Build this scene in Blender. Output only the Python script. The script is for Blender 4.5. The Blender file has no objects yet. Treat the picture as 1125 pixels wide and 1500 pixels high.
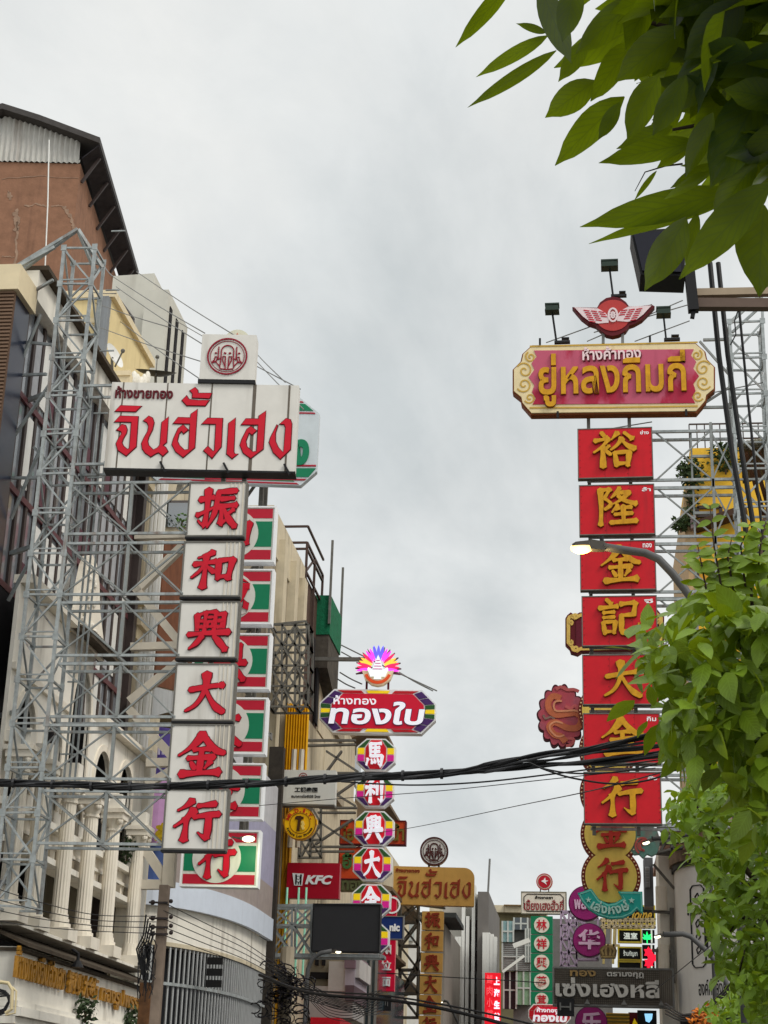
import bpy, math, random
from mathutils import Vector, Matrix
random.seed(7)
S = bpy.context.scene
COL = S.collection
R = math.radians

# ------------------------------------------------------------------ camera
# street runs along +Y, the near pavement is on the right; pixel (px,py) of the 1125x1500 photograph <-> ray
F, CX, CY = 2450.0, 562.5, 750.0
_p, _r = R(20.2), R(1.8)
_Z = Vector((math.sin(_r)*math.cos(_p), math.cos(_r)*math.cos(_p), -math.sin(_p)))
def _d(px, py): return Vector(((px-CX)/F, -(py-CY)/F, -1.0))
_Y = _d(860, 1649); _Y -= _Z*_Y.dot(_Z); _Y.normalize(); _X = _Y.cross(_Z)
ROT = Matrix((_X, _Y, _Z))
CAM = Vector((0, 0, 1.6))
cam_d = bpy.data.cameras.new('camera'); cam = bpy.data.objects.new('camera', cam_d); COL.objects.link(cam)
cam.matrix_world = Matrix.Translation(CAM) @ ROT.to_4x4()
cam_d.sensor_fit = 'HORIZONTAL'; cam_d.sensor_width = 36; cam_d.lens = 36*F/1125
cam_d.clip_start = 0.1; cam_d.clip_end = 3000
S.camera = cam
S.view_settings.view_transform = 'Standard'; S.view_settings.look = 'None'
S.view_settings.exposure = 0.2; S.view_settings.gamma = 1

# ------------------------------------------------------------------ overcast sky: Nishita behind a thick cloud layer
SUN_EL, SUN_AZ = R(47), R(122)      # sun behind the camera's right shoulder, veiled
W = bpy.data.worlds.new('World'); S.world = W; W.use_nodes = True
nt = W.node_tree; N = nt.nodes; L = nt.links; N.clear()
def nd(t, **k):
    n = N.new(t)
    for a, b in k.items(): setattr(n, a, b)
    return n
def mth(op, a, b=None, c=None, clamp=False):
    n = nd('ShaderNodeMath', operation=op, use_clamp=clamp)
    for i, v in enumerate((a, b, c)):
        if v is None: continue
        if isinstance(v, (int, float)): n.inputs[i].default_value = v
        else: L.new(v, n.inputs[i])
    return n.outputs[0]
out = nd('ShaderNodeOutputWorld'); bg = nd('ShaderNodeBackground')
sky = nd('ShaderNodeTexSky', sky_type='NISHITA'); sky.sun_disc = False
sky.sun_elevation = SUN_EL; sky.sun_rotation = SUN_AZ
tc = nd('ShaderNodeTexCoord'); sp = nd('ShaderNodeSeparateXYZ'); L.new(tc.outputs['Generated'], sp.inputs[0])
dx, dy, dz = sp.outputs
den = mth('ADD', mth('MAXIMUM', dz, 0.0), 0.22)
cb = nd('ShaderNodeCombineXYZ'); L.new(mth('DIVIDE', dx, den), cb.inputs[0]); L.new(mth('DIVIDE', dy, den), cb.inputs[1])
def noise(scale, detail, rough, off=(0, 0, 0), sc=(1, 1, 1), dist=0.0):
    mp = nd('ShaderNodeMapping'); mp.inputs['Location'].default_value = off; mp.inputs['Scale'].default_value = sc
    L.new(cb.outputs[0], mp.inputs[0])
    n = nd('ShaderNodeTexNoise'); n.inputs['Scale'].default_value = scale; n.inputs['Detail'].default_value = detail
    n.inputs['Roughness'].default_value = rough; n.inputs['Distortion'].default_value = dist
    L.new(mp.outputs[0], n.inputs['Vector']); return n.outputs[0]
big = noise(1.9, 9, 0.56, off=(2.3, 0.4, 0), sc=(1.0, 0.6, 1), dist=0.5)
rp = nd('ShaderNodeValToRGB'); L.new(big, rp.inputs[0])
e = rp.color_ramp.elements
e[0].position, e[0].color = 0.33, (0.55, 0.585, 0.592, 1)
e[1].position, e[1].color = 0.66, (0.81, 0.815, 0.795, 1)
m_ = rp.color_ramp.elements.new(0.47); m_.color = (0.69, 0.712, 0.71, 1)
fine = noise(5.2, 7, 0.62, off=(5.1, 1.7, 0), sc=(1, 0.6, 1), dist=0.5)
fmul = mth('ADD', mth('MULTIPLY', fine, 0.26), 0.87)
# brighter overhead and on the sun's side, as an overcast sky is
zen = nd('ShaderNodeMapRange'); zen.interpolation_type = 'SMOOTHSTEP'
zen.inputs[1].default_value = 0.62; zen.inputs[2].default_value = 0.97; zen.inputs[3].default_value = 1.0; zen.inputs[4].default_value = 1.55; L.new(dz, zen.inputs[0])
beh = nd('ShaderNodeMapRange'); beh.interpolation_type = 'SMOOTHSTEP'
beh.inputs[1].default_value = 0.1; beh.inputs[2].default_value = 0.8; beh.inputs[3].default_value = 1.0; beh.inputs[4].default_value = 1.35; L.new(mth('MULTIPLY', dy, -1.0), beh.inputs[0])
gain = mth('MULTIPLY', mth('MULTIPLY', zen.outputs[0], beh.outputs[0]), fmul)
vm = nd('ShaderNodeVectorMath', operation='SCALE'); L.new(rp.outputs[0], vm.inputs[0]); L.new(gain, vm.inputs['Scale'])
sv = nd('ShaderNodeVectorMath', operation='SCALE'); L.new(sky.outputs[0], sv.inputs[0]); sv.inputs['Scale'].default_value = 0.06
mx = nd('ShaderNodeMix', data_type='RGBA'); mx.inputs[0].default_value = 0.94
L.new(sv.outputs[0], mx.inputs['A']); L.new(vm.outputs[0], mx.inputs['B'])
L.new(mx.outputs['Result'], bg.inputs[0]); bg.inputs[1].default_value = 1.0; L.new(bg.outputs[0], out.inputs[0])
sun_d = bpy.data.lights.new('sun', 'SUN'); sun = bpy.data.objects.new('sun', sun_d); COL.objects.link(sun)
sun_d.energy = 1.6; sun_d.angle = R(22); sun_d.color = (1, 0.95, 0.875)
sd = Vector((math.sin(R(58))*math.cos(SUN_EL), -math.cos(R(58))*math.cos(SUN_EL), math.sin(SUN_EL)))
sun.rotation_euler = sd.to_track_quat('Z', 'Y').to_euler()

# ------------------------------------------------------------------ geometry helpers
def at(px, py, Y):
    v = ROT @ _d(px, py); return CAM + v*(Y/v.y)
def atx(px, py, X):
    v = ROT @ _d(px, py); return CAM + v*(X/v.x)
def at3(px, py, P0, n):
    v = ROT @ _d(px, py); return CAM + v*((P0-CAM).dot(n)/v.dot(n))
UP = Vector((0, 0, 1))

class MB:
    def __init__(s): s.v = []; s.f = []; s.uv = None
    def add(s, vs, fs):
        o = len(s.v); s.v += [tuple(p) for p in vs]; s.f += [tuple(i+o for i in f) for f in fs]; return s
    def box(s, a, b):
        x0, x1 = sorted((a[0], b[0])); y0, y1 = sorted((a[1], b[1])); z0, z1 = sorted((a[2], b[2]))
        return s.hexa([(x0,y0,z0),(x1,y0,z0),(x1,y1,z0),(x0,y1,z0)], (0,0,z1-z0))
    def hexa(s, base, off): return s.prism(base, off)
    def prism(s, pts, off):
        n = len(pts); off = Vector(off); pts = [Vector(p) for p in pts]
        nr = Vector((0,0,0))
        for i in range(n): nr += (pts[i]-pts[0]).cross(pts[(i+1)%n]-pts[0])
        if nr.dot(off) > 0: pts = pts[::-1]
        vs = pts+[p+off for p in pts]
        return s.add(vs, [tuple(range(n)), tuple(range(2*n-1, n-1, -1))]+[(i, i+n, (i+1)%n+n, (i+1)%n) for i in range(n)])
    def bar(s, p, q, w, h=None, up=UP):
        p, q = Vector(p), Vector(q); h = w if h is None else h
        t = q-p
        if t.length < 1e-6: return s
        t.normalize(); u = t.cross(up)
        if u.length < 1e-3: u = t.cross(Vector((0,1,0)))
        u.normalize(); k = u.cross(t)
        return s.prism([p+u*w/2+k*h/2, p-u*w/2+k*h/2, p-u*w/2-k*h/2, p+u*w/2-k*h/2], q-p)
    def tube(s, pts, r, n=8, cap=True):
        pts = [Vector(p) for p in pts]; m = len(pts); rs = r if isinstance(r, (list, tuple)) else [r]*m
        prev = None; vs = []
        for i, p in enumerate(pts):
            t = (pts[min(i+1, m-1)]-pts[max(i-1, 0)]).normalized()
            if prev is None:
                u = t.cross(UP)
                if u.length < 1e-3: u = t.cross(Vector((1,0,0)))
            else: u = prev - t*prev.dot(t)
            u.normalize(); prev = u; k = t.cross(u)
            for j in range(n):
                a = 2*math.pi*j/n; vs.append(p+(u*math.cos(a)+k*math.sin(a))*rs[i])
        fs = [(i*n+j, i*n+(j+1)%n, (i+1)*n+(j+1)%n, (i+1)*n+j) for i in range(m-1) for j in range(n)]
        if cap: fs += [tuple(range(n-1, -1, -1)), tuple((m-1)*n+j for j in range(n))]
        return s.add(vs, fs)
    def ball(s, c, r, n=10, m=6, sc=(1,1,1)):
        c = Vector(c); vs = []; fs = []
        for i in range(m+1):
            b = math.pi*i/m
            for j in range(n):
                a = 2*math.pi*j/n
                vs.append(c+Vector((r*sc[0]*math.sin(b)*math.cos(a), r*sc[1]*math.sin(b)*math.sin(a), r*sc[2]*math.cos(b))))
        for i in range(m):
            for j in range(n): fs.append((i*n+j, (i+1)*n+j, (i+1)*n+(j+1)%n, i*n+(j+1)%n))
        return s.add(vs, fs)

class Fr:
    """a vertical sign plane: origin, x to the right along the plane, d away from the viewer, z up"""
    def __init__(s, px, py, Y, yaw=0.0):
        s.O = at(px, py, Y); a = R(yaw); s.yaw = a
        s.ux = Vector((math.cos(a), math.sin(a), 0)); s.n = Vector((-math.sin(a), math.cos(a), 0))
    def L(s, px, py, d=0.0):
        q = at3(px, py, s.O+s.n*d, s.n)-s.O; return q.dot(s.ux), q.z
    def W(s, x, z, d=0.0): return s.O+s.ux*x+s.n*d+UP*z
    def rect(s, x0, y0, x1, y1):     # photo box -> local x0,x1,z0,z1
        cx, cy = (x0+x1)/2, (y0+y1)/2
        return s.L(x0, cy)[0], s.L(x1, cy)[0], s.L(cx, y1)[1], s.L(cx, y0)[1]
    def poly(s, pts): return [s.L(*p) for p in pts]
    def prism(s, mb, loc, d0, d1): return mb.prism([s.W(x, z, d0) for x, z in loc], s.n*(d1-d0))
    def box(s, mb, x0, x1, z0, z1, d0, d1): return s.prism(mb, [(x0,z0),(x1,z0),(x1,z1),(x0,z1)], d0, d1)
    def disc(s, mb, cx, cz, r, d0, d1, n=36, rz=None):
        rz = r if rz is None else rz
        return s.prism(mb, [(cx+r*math.cos(2*math.pi*i/n), cz+rz*math.sin(2*math.pi*i/n)) for i in range(n)], d0, d1)
    def ring(s, mb, cx, cz, r0, r1, d0, d1, n=36, a0=0, a1=360):
        full = abs(a1-a0) >= 360
        for i in range(n):
            t0, t1 = R(a0+(a1-a0)*i/n), R(a0+(a1-a0)*(i+1)/n)
            pts = [(cx+r0*math.cos(t0), cz+r0*math.sin(t0)), (cx+r1*math.cos(t0), cz+r1*math.sin(t0)),
                   (cx+r1*math.cos(t1), cz+r1*math.sin(t1)), (cx+r0*math.cos(t1), cz+r0*math.sin(t1))]
            vs = [s.W(x, z, d0) for x, z in pts]+[s.W(x, z, d1) for x, z in pts]
            mb.add(vs, [(0,3,2,1), (4,5,6,7), (0,1,5,4), (2,3,7,6)] if False else [(0,1,2,3), (4,7,6,5), (0,4,5,1), (3,2,6,7)])
    def line(s, mb, pts, w, d0, d1, closed=False):
        """flat raised line through local points"""
        pts = [Vector((p[0], p[1])) for p in pts]; m = len(pts); ws = w if isinstance(w, (list, tuple)) else [w]*m
        lf, rt = [], []
        for i in range(m):
            a = pts[(i-1) % m] if closed else pts[max(i-1, 0)]; b = pts[(i+1) % m] if closed else pts[min(i+1, m-1)]
            t = b-a
            t = t.normalized() if t.length > 1e-9 else Vector((1, 0))
            nn = Vector((-t.y, t.x)); lf.append(pts[i]+nn*ws[i]/2); rt.append(pts[i]-nn*ws[i]/2)
        rng = range(m) if closed else range(m-1)
        for i in rng:
            j = (i+1) % m
            q = [lf[i], rt[i], rt[j], lf[j]]
            vs = [s.W(x, z, d0) for x, z in q]+[s.W(x, z, d1) for x, z in q]
            mb.add(vs, [(0,1,2,3), (4,7,6,5), (0,3,7,4), (1,5,6,2), (0,4,5,1), (2,6,7,3)])
        return mb

class Thing:
    def __init__(s, name, label, cat, loc=(0,0,0), group=None, yaw=0.0, kind=None):
        o = bpy.data.objects.new(name, None); COL.objects.link(o); o.empty_display_size = 0.2
        o.location = loc; o.rotation_euler = (0, 0, yaw); s.o = o; s.parts = {}
        s.inv = (Matrix.Translation(Vector(loc)) @ Matrix.Rotation(yaw, 4, 'Z')).inverted()
        o['label'] = label; o['category'] = cat
        if group: o['group'] = group
        if kind: o['kind'] = kind
    def part(s, name, mb, m, parent=None, smooth=False, label=None):
        me = bpy.data.meshes.new(name); me.from_pydata([tuple(s.inv @ Vector(v)) for v in mb.v], [], mb.f)
        if mb.uv:
            ul = me.uv_layers.new(name='UVMap')
            for pl in me.polygons:
                for li, vi in zip(pl.loop_indices, pl.vertices): ul.data[li].uv = mb.uv[vi]
        me.materials.append(m); me.update()
        if smooth: me.shade_smooth()
        o = bpy.data.objects.new(name, me); COL.objects.link(o); o.parent = parent or s.o
        if label: o['label'] = label
        return o

def single(name, mb, m, label, cat, group=None, smooth=False, kind=None):
    c = sum((Vector(v) for v in mb.v), Vector())/len(mb.v); c.z = min(v[2] for v in mb.v)
    me = bpy.data.meshes.new(name); me.from_pydata([tuple(Vector(v)-c) for v in mb.v], [], mb.f)
    if mb.uv:
        ul = me.uv_layers.new(name='UVMap')
        for pl in me.polygons:
            for li, vi in zip(pl.loop_indices, pl.vertices): ul.data[li].uv = mb.uv[vi]
    me.materials.append(m); me.update()
    if smooth: me.shade_smooth()
    o = bpy.data.objects.new(name, me); COL.objects.link(o); o.location = c
    if label: o['label'] = label
    if cat: o['category'] = cat
    if group: o['group'] = group
    if kind: o['kind'] = kind
    return o

# ------------------------------------------------------------------ materials
def lin(c):
    return tuple(((x/255)/12.92 if x/255 <= 0.04045 else (((x/255)+0.055)/1.055)**2.4) for x in c)
_M = {}
def mat(key, rgb, rough=0.6, var=0.10, streak=0.0, scol=(70, 62, 52), scale=2.0, metal=0.0, emit=0.0, ecol=None, bump=0.0, spec=0.22, blotch=0.0, bcol=(200, 200, 195), wave=None):
    """painted / weathered surface. rgb is sRGB 0-255 of the base colour. var: fine mottling; streak: vertical rain
    streaks of grime; blotch: patches of a second colour (peeling, fading); wave: (axis, per_metre, depth) corrugation bump"""
    if key in _M: return _M[key]
    m = bpy.data.materials.new(key); m.use_nodes = True; t = m.node_tree; n = t.nodes; l = t.links
    b = n['Principled BSDF']; b.inputs['Roughness'].default_value = rough; b.inputs['Metallic'].default_value = metal
    b.inputs['Specular IOR Level'].default_value = spec
    base = lin(rgb)
    geo = n.new('ShaderNodeNewGeometry')
    def nz(sc, scale, det, lo, hi, rough=0.55):
        mp = n.new('ShaderNodeMapping'); mp.inputs['Scale'].default_value = sc; l.new(geo.outputs['Position'], mp.inputs[0])
        x = n.new('ShaderNodeTexNoise'); x.inputs['Scale'].default_value = scale; x.inputs['Detail'].default_value = det; x.inputs['Roughness'].default_value = rough
        l.new(mp.outputs[0], x.inputs['Vector'])
        r = n.new('ShaderNodeMapRange'); r.inputs[1].default_value = lo; r.inputs[2].default_value = hi; l.new(x.outputs[0], r.inputs[0]); return r.outputs[0]
    def mix(fac, a, b2, blend='MIX'):
        x = n.new('ShaderNodeMix'); x.data_type = 'RGBA'; x.blend_type = blend
        for s_, v in ((0, fac), ('A', a), ('B', b2)):
            if isinstance(v, (int, float)): x.inputs[s_].default_value = v
            elif isinstance(v, tuple): x.inputs[s_].default_value = (*v[:3], 1)
            else: l.new(v, x.inputs[s_])
        return x.outputs['Result']
    def mul(a, k):
        x = n.new('ShaderNodeMath'); x.operation = 'MULTIPLY'; l.new(a, x.inputs[0]); x.inputs[1].default_value = k; return x.outputs[0]
    c = base
    if blotch: c = mix(mul(nz((1,1,0.55), scale*0.9, 5, 0.50, 0.58), blotch), c, lin(bcol))
    if var:
        dk = tuple(x*(1-2.2*var) for x in base) if not blotch else lin(scol)
        c = mix(mul(nz((1,1,1), scale*2.2, 6, 0.35, 0.72, 0.65), 1.0 if not blotch else 2*var), c, dk)
    if streak:
        sp_ = nz((1,1,0.07), scale*3.2, 5, 0.52, 0.72)
        br = nz((1,1,0.6), scale*0.8, 3, 0.38, 0.62)
        x = n.new('ShaderNodeMath'); x.operation = 'MULTIPLY'; l.new(sp_, x.inputs[0]); l.new(br, x.inputs[1])
        c = mix(mul(x.outputs[0], streak), c, lin(scol))
    if isinstance(c, tuple): b.inputs['Base Color'].default_value = (*c, 1)
    else: l.new(c, b.inputs['Base Color'])
    if var:
        l.new(nz((1,1,1), scale*3, 4, -0.6+rough-0.3, 2.0), b.inputs['Roughness']) if False else None
    if emit:
        b.inputs['Emission Color'].default_value = (*lin(ecol or rgb), 1); b.inputs['Emission Strength'].default_value = emit
    if bump or wave:
        bp = n.new('ShaderNodeBump'); bp.inputs['Strength'].default_value = bump or 0.6; bp.inputs['Distance'].default_value = 0.02
        if wave:
            w = n.new('ShaderNodeTexWave'); w.wave_type = 'BANDS'; w.bands_direction = wave[0]; w.inputs['Scale'].default_value = wave[1]
            l.new(geo.outputs['Position'], w.inputs['Vector']); l.new(w.outputs['Fac'], bp.inputs['Height']); bp.inputs['Distance'].default_value = wave[2]
        else: l.new(nz((1,1,1), scale*8, 4, 0, 1), bp.inputs['Height'])
        l.new(bp.outputs[0], b.inputs['Normal'])
    _M[key] = m; return m

# ------------------------------------------------------------------ lettering
_T = {}
def tmesh(s, off=0.02, shear=0.0):
    k = (s, off, shear)
    if k in _T: return _T[k]
    c = bpy.data.curves.new('lettering', 'FONT'); c.body = s; c.extrude = 0.5; c.offset = off; c.resolution_u = 3; c.shear = shear
    o = bpy.data.objects.new('lettering', c); COL.objects.link(o); bpy.context.view_layer.update()
    dg = bpy.context.evaluated_depsgraph_get(); me = bpy.data.meshes.new_from_object(o.evaluated_get(dg))
    vs = [tuple(v.co) for v in me.vertices]; fs = [tuple(p.vertices) for p in me.polygons]
    COL.objects.unlink(o); bpy.data.objects.remove(o); bpy.data.curves.remove(c); bpy.data.meshes.remove(me)
    xs = [v[0] for v in vs]; ys = [v[1] for v in vs]
    x0, x1, y0, y1 = min(xs), max(xs), min(ys), max(ys)
    vs = [((v[0]-x0)/(x1-x0), (v[1]-y0)/(y1-y0), v[2]+0.5) for v in vs]
    _T[k] = (vs, fs); return _T[k]
def put(mb, fr, s, box, d0, d1, off=0.02, shear=0.0, fn=None):
    """write s into the local box (x0,x1,z0,z1) of a frame, raised from depth d1 to d0 (d0 nearer the viewer)"""
    vs, fs = tmesh(s, off, shear); x0, x1, z0, z1 = box; o = len(mb.v)
    for u, v, w in vs:
        x, z = x0+(x1-x0)*u, z0+(z1-z0)*v
        if fn: x, z = fn(x, z)
        mb.v.append(tuple(fr.W(x, z, d1+(d0-d1)*w)))
    mb.f += [tuple(i+o for i in f) for f in fs]; return mb

BR = {   # brush characters on a 100 x 100 grid: stroke = x,y,width points
'大': "12,56,8 36,61,9 62,66,10 88,69,12|47,98,13 49,74,11 44,46,10 30,20,8 8,4,3|49,58,4 62,34,9 78,14,13 96,2,7",
'金': "50,100,13 36,78,11 20,62,7 2,48,3|50,94,6 66,74,11 82,60,14 99,55,6|32,62,7 68,65,9|22,42,8 78,46,10|50,64,9 50,10,10|30,34,5 39,19,10|72,37,9 60,19,4|10,6,11 50,9,9 92,12,13",
'行': "38,97,11 26,84,8 8,72,3|44,75,12 28,54,9 4,34,3|28,56,10 29,32,9 28,2,11|50,83,8 88,89,10|44,57,9 70,62,9 98,65,11|76,62,11 77,30,10 76,8,12|77,10,11 66,14,6 56,22,2",
'和': "46,95,10 32,86,8 12,79,3|4,62,8 54,70,10|30,88,10 31,40,9 30,2,11|29,62,9 18,44,6 2,28,3|32,60,4 52,42,10|60,74,10 62,24,9|58,71,8 92,77,9|91,78,10 85,24,10|61,30,8 88,33,9",
'興': "18,88,9 22,42,9|18,84,7 34,91,6|20,70,6 33,72,6|21,56,6 33,58,6|82,92,9 79,42,9|66,87,6 84,90,8|68,72,6 82,74,6|68,57,6 80,59,6|38,94,7 39,44,7|38,92,6 62,94,7|62,95,8 61,44,7|44,80,5 56,81,5|44,69,5 56,70,5|45,69,5 45,56,5|56,70,5 56,56,5|45,57,5 56,58,5|2,38,9 50,42,8 98,45,11|36,36,11 24,18,8 8,4,3|62,36,6 78,20,11 94,2,13",
'振': "4,72,9 38,78,10|23,98,11 25,50,10 24,10,10|24,10,10 14,14,5 6,22,2|2,34,9 20,42,7 42,54,3|46,90,9 92,94,10|49,90,10 46,48,9 40,26,7 30,4,3|56,73,8 88,76,8|48,54,9 96,59,10|62,54,9 62,14,10|62,12,9 78,26,3|90,48,9 74,34,3|66,50,5 80,26,10 98,6,12",
'裕': "20,98,6 30,84,11|4,74,8 38,80,8|38,80,9 24,60,7 2,42,3|24,58,10 24,2,11|39,60,8 28,48,3|28,50,5 42,36,9|60,96,10 44,76,3|74,96,5 94,78,11|70,80,10 58,62,8 42,48,3|68,76,5 82,60,10 100,50,10|52,42,9 56,4,9|52,40,8 86,43,8|86,44,10 82,4,9|55,10,8 84,12,8",
'隆': "12,96,10 14,50,9 12,2,10|12,92,9 34,95,8|36,96,9 22,72,6|22,72,6 38,56,8 22,42,5|60,98,10 50,84,7 38,72,3|54,84,7 82,88,8|84,88,9 64,68,7 38,54,3|54,78,5 74,64,10 100,56,10|48,44,7 88,48,8|54,54,8 40,34,3|46,29,7 90,32,8|36,8,10 66,10,8 100,12,12|68,52,9 68,10,9",
'記': "20,98,6 32,85,11|2,74,8 48,79,9|12,62,7 40,64,7|12,49,7 40,51,7|12,37,9 16,6,8|12,37,7 42,39,7|42,40,9 38,8,8|15,12,7 40,13,7|54,84,9 90,88,9|92,88,10 86,54,9|56,54,8 90,57,8|57,56,10 56,14,10|56,12,11 76,9,10 96,14,10|95,12,9 99,34,3",
'馬': "22,94,9 25,42,9|22,92,7 82,95,8|24,76,7 74,78,7|24,60,7 74,62,7|50,94,8 50,44,8|24,43,8 86,46,8|88,46,10 82,6,10|82,4,9 66,12,3|12,32,9 4,6,6|30,30,6 36,14,10|46,31,6 52,16,10|62,34,6 70,19,10",
'利': "44,96,10 10,80,3|2,64,8 54,69,9|30,88,10 30,2,11|29,62,9 4,28,3|31,58,5 52,40,10|66,82,10 66,34,9|90,96,11 91,10,11|91,8,10 72,18,3",
}
def brush_paths(ch):
    res = []
    for st in BR[ch].split('|'):
        P = [tuple(map(float, q.split(','))) for q in st.split()]
        pts = []; m = len(P)
        for i in range(m-1):
            p0, p1, p2, p3 = P[max(i-1, 0)], P[i], P[i+1], P[min(i+2, m-1)]
            k = 7
            for j in range(k if i < m-2 else k+1):
                t = j/k
                q = []
                for a in range(3):
                    q.append(0.5*((2*p1[a])+(-p0[a]+p2[a])*t+(2*p0[a]-5*p1[a]+4*p2[a]-p3[a])*t*t+(-p0[a]+3*p1[a]-3*p2[a]+p3[a])*t**3))
                pts.append(q)
        res.append(pts)
    return res
def brush(mb, fr, ch, box, d0, d1, grow=0.0, slant=0.0, fat=1.35):
    x0, x1, z0, z1 = box; sx, sz = (x1-x0)/100, (z1-z0)/100
    for si, pts in enumerate(brush_paths(ch)):
        rnd = random.Random(si*7+ord(ch)); n = len(pts); lf, rt = [], []
        for i, (x, y, w) in enumerate(pts):
            a = pts[max(i-1, 0)]; b = pts[min(i+1, n-1)]; tx, ty = b[0]-a[0], b[1]-a[1]; q = math.hypot(tx, ty) or 1
            nx, ny = -ty/q, tx/q; t = i/(n-1)
            w = w*fat*(1+0.18*math.sin(t*math.pi*2+si))*(1.12 if t < 0.16 or t > 0.86 else 0.94)/2+grow
            lf.append((x+nx*w, y+ny*w)); rt.append((x-nx*w, y-ny*w))
        (ax, ay, aw), (bx, by, bw) = pts[0], pts[-1]
        q0 = (pts[1][0]-ax, pts[1][1]-ay); k0 = math.hypot(*q0) or 1; q1 = (bx-pts[-2][0], by-pts[-2][1]); k1 = math.hypot(*q1) or 1
        c0 = (ax-q0[0]/k0*(aw*0.42+grow), ay-q0[1]/k0*(aw*0.42+grow)); c1 = (bx+q1[0]/k1*(bw*0.42+grow), by+q1[1]/k1*(bw*0.42+grow))
        poly = lf+[c1]+rt[::-1]+[c0]
        loc = [(x0+x*sx+slant*y*sz, z0+y*sz) for x, y in poly]
        fr.prism(mb, loc, d0-0.0011*si, d1)
    return mb
def grow_poly(pts, g):
    n = len(pts); ar = sum(pts[i][0]*pts[(i+1)%n][1]-pts[(i+1)%n][0]*pts[i][1] for i in range(n)); sg = 1 if ar > 0 else -1
    res = []
    for i in range(n):
        a, b, c = Vector(pts[i-1]), Vector(pts[i]), Vector(pts[(i+1)%n])
        t1 = (b-a).normalized(); t2 = (c-b).normalized()
        n1 = Vector((t1.y, -t1.x))*sg; n2 = Vector((t2.y, -t2.x))*sg; m_ = n1+n2
        m_ = m_/max(m_.dot(n1), 0.55) if m_.length > 1e-6 else n1
        res.append((b.x+m_.x*g, b.y+m_.y*g))
    return res
def cv(pts, scale, ox, oy): return [(ox+x*scale, oy+y*scale) for x, y in pts]
_A = (0.128889, 155, 560); _B = (0.133333, 290, 560)
JIN = [cv([(108,332),(170,270),(405,276),(340,336)], *_A),
 cv([(102,452),(165,388),(368,395),(345,735),(232,838),(140,775),(120,700),(150,640),(185,590),(175,560),(128,545),(185,485),(225,495),(242,540),(235,580),(200,640),(182,690),(200,730),(245,768),(272,755),(295,455)], *_A),
 cv([(432,440),(490,390),(530,410),(548,460),(530,540),(490,620),(475,670),(485,720),(540,775),(590,750),(618,715),(640,460),(712,400),(690,685),(645,722),(680,745),(705,790),(650,840),(600,800),(565,815),(512,848),(450,805),(418,760),(410,700),(430,650),(480,560),(490,500),(470,460)], *_A),
 cv([(770,470),(825,405),(965,410),(972,365),(1040,315),(1010,745),(880,855),(795,790),(755,710),(775,640),(825,530),(880,490),(935,545),(885,585),(862,555),(830,590),(812,670),(835,720),(890,775),(945,770),(960,475)], *_A),
 [(278.7,572.9),(285.8,568.4),(289.7,572.2),(290,576.7),(310,576.7),(306.7,584),(282,583),(282.5,577)],
 [(273.6,580.6),(276.8,585.8),(290,587.3),(306,587.3),(300.7,594.7),(273.6,594.2),(267.1,587)],
 cv([(45,460),(110,398),(270,402),(255,710),(155,835),(65,755),(110,708),(165,765),(185,755),(200,462)], *_B),
 cv([(340,455),(412,398),(392,765),(405,795),(442,790),(375,840),(318,790),(325,700)], *_B),
 cv([(480,468),(530,405),(670,408),(672,375),(745,322),(715,735),(580,838),(500,780),(465,695),(485,630),(540,520),(582,490),(642,535),(595,580),(560,555),(525,650),(535,710),(600,770),(645,765),(665,470)], *_B),
 cv([(900,462),(970,403),(1015,415),(1030,460),(1015,740),(905,845),(830,775),(785,665),(800,610),(868,475),(875,480),(850,560),(850,650),(880,720),(940,780),(965,500),(950,465)], *_B)]
# ------------------------------------------------------------------ palette
M_white = mat('white_sign_paint', (216,213,206), 0.55, 0.05, 0.85, (112,100,84), 1.05)
M_white2 = mat('white_paint', (222,221,216), 0.5, 0.03, 0.25, (130,122,110), 1.2)
M_crim = mat('crimson_letter_paint', (200,14,42), 0.45, 0.06, 0.1)
M_dkred = mat('dark_red_edge', (92,14,26), 0.6, 0.05)
M_red = mat('red_panel_paint', (200,18,34), 0.42, 0.07, 0.55, (134,28,34), 1.3)
M_gold = mat('gold_letter_paint', (212,154,24), 0.42, 0.14, 0.55, (150,80,10), 3.0)
M_brown = mat('letter_edge_brown', (120,58,14), 0.6, 0.08)
M_steel = mat('galvanised_angle_steel', (166,172,172), 0.5, 0.2, 0.7, (112,82,62), 3.5, metal=0.15)
M_steeld = mat('aged_steel', (112,110,104), 0.55, 0.16, 0.35, (92,66,48), 2.5, metal=0.2)
M_beige = mat('beige_steel_paint', (208,200,184), 0.55, 0.06, 0.35, (120,104,84), 1.5)
M_black = mat('black_paint', (26,26,28), 0.5, 0.0)
M_grey = mat('grey_paint', (120,120,118), 0.6, 0.08)
M_green = mat('sign_green_paint', (16,122,84), 0.45, 0.05, 0.15, (20,80,60))
M_cream = mat('cream_sign_paint', (226,208,164), 0.5, 0.05, 0.45, (150,118,78), 1.8)
M_yell = mat('yellow_plastic', (240,206,24), 0.4, 0.03, emit=0.22)
M_purp = mat('violet_plastic', (74,40,104), 0.4, 0.03)
M_mag = mat('magenta_plastic', (196,30,130), 0.4, 0.03, emit=0.28)
M_dgreen = mat('dark_green_plastic', (44,92,44), 0.4, 0.03)
M_wplast = mat('white_plastic', (236,238,240), 0.35, 0.0)
M_wglow = mat('white_lit_letters', (236,238,244), 0.35, 0.0, emit=0.3, ecol=(235,235,250))

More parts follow.
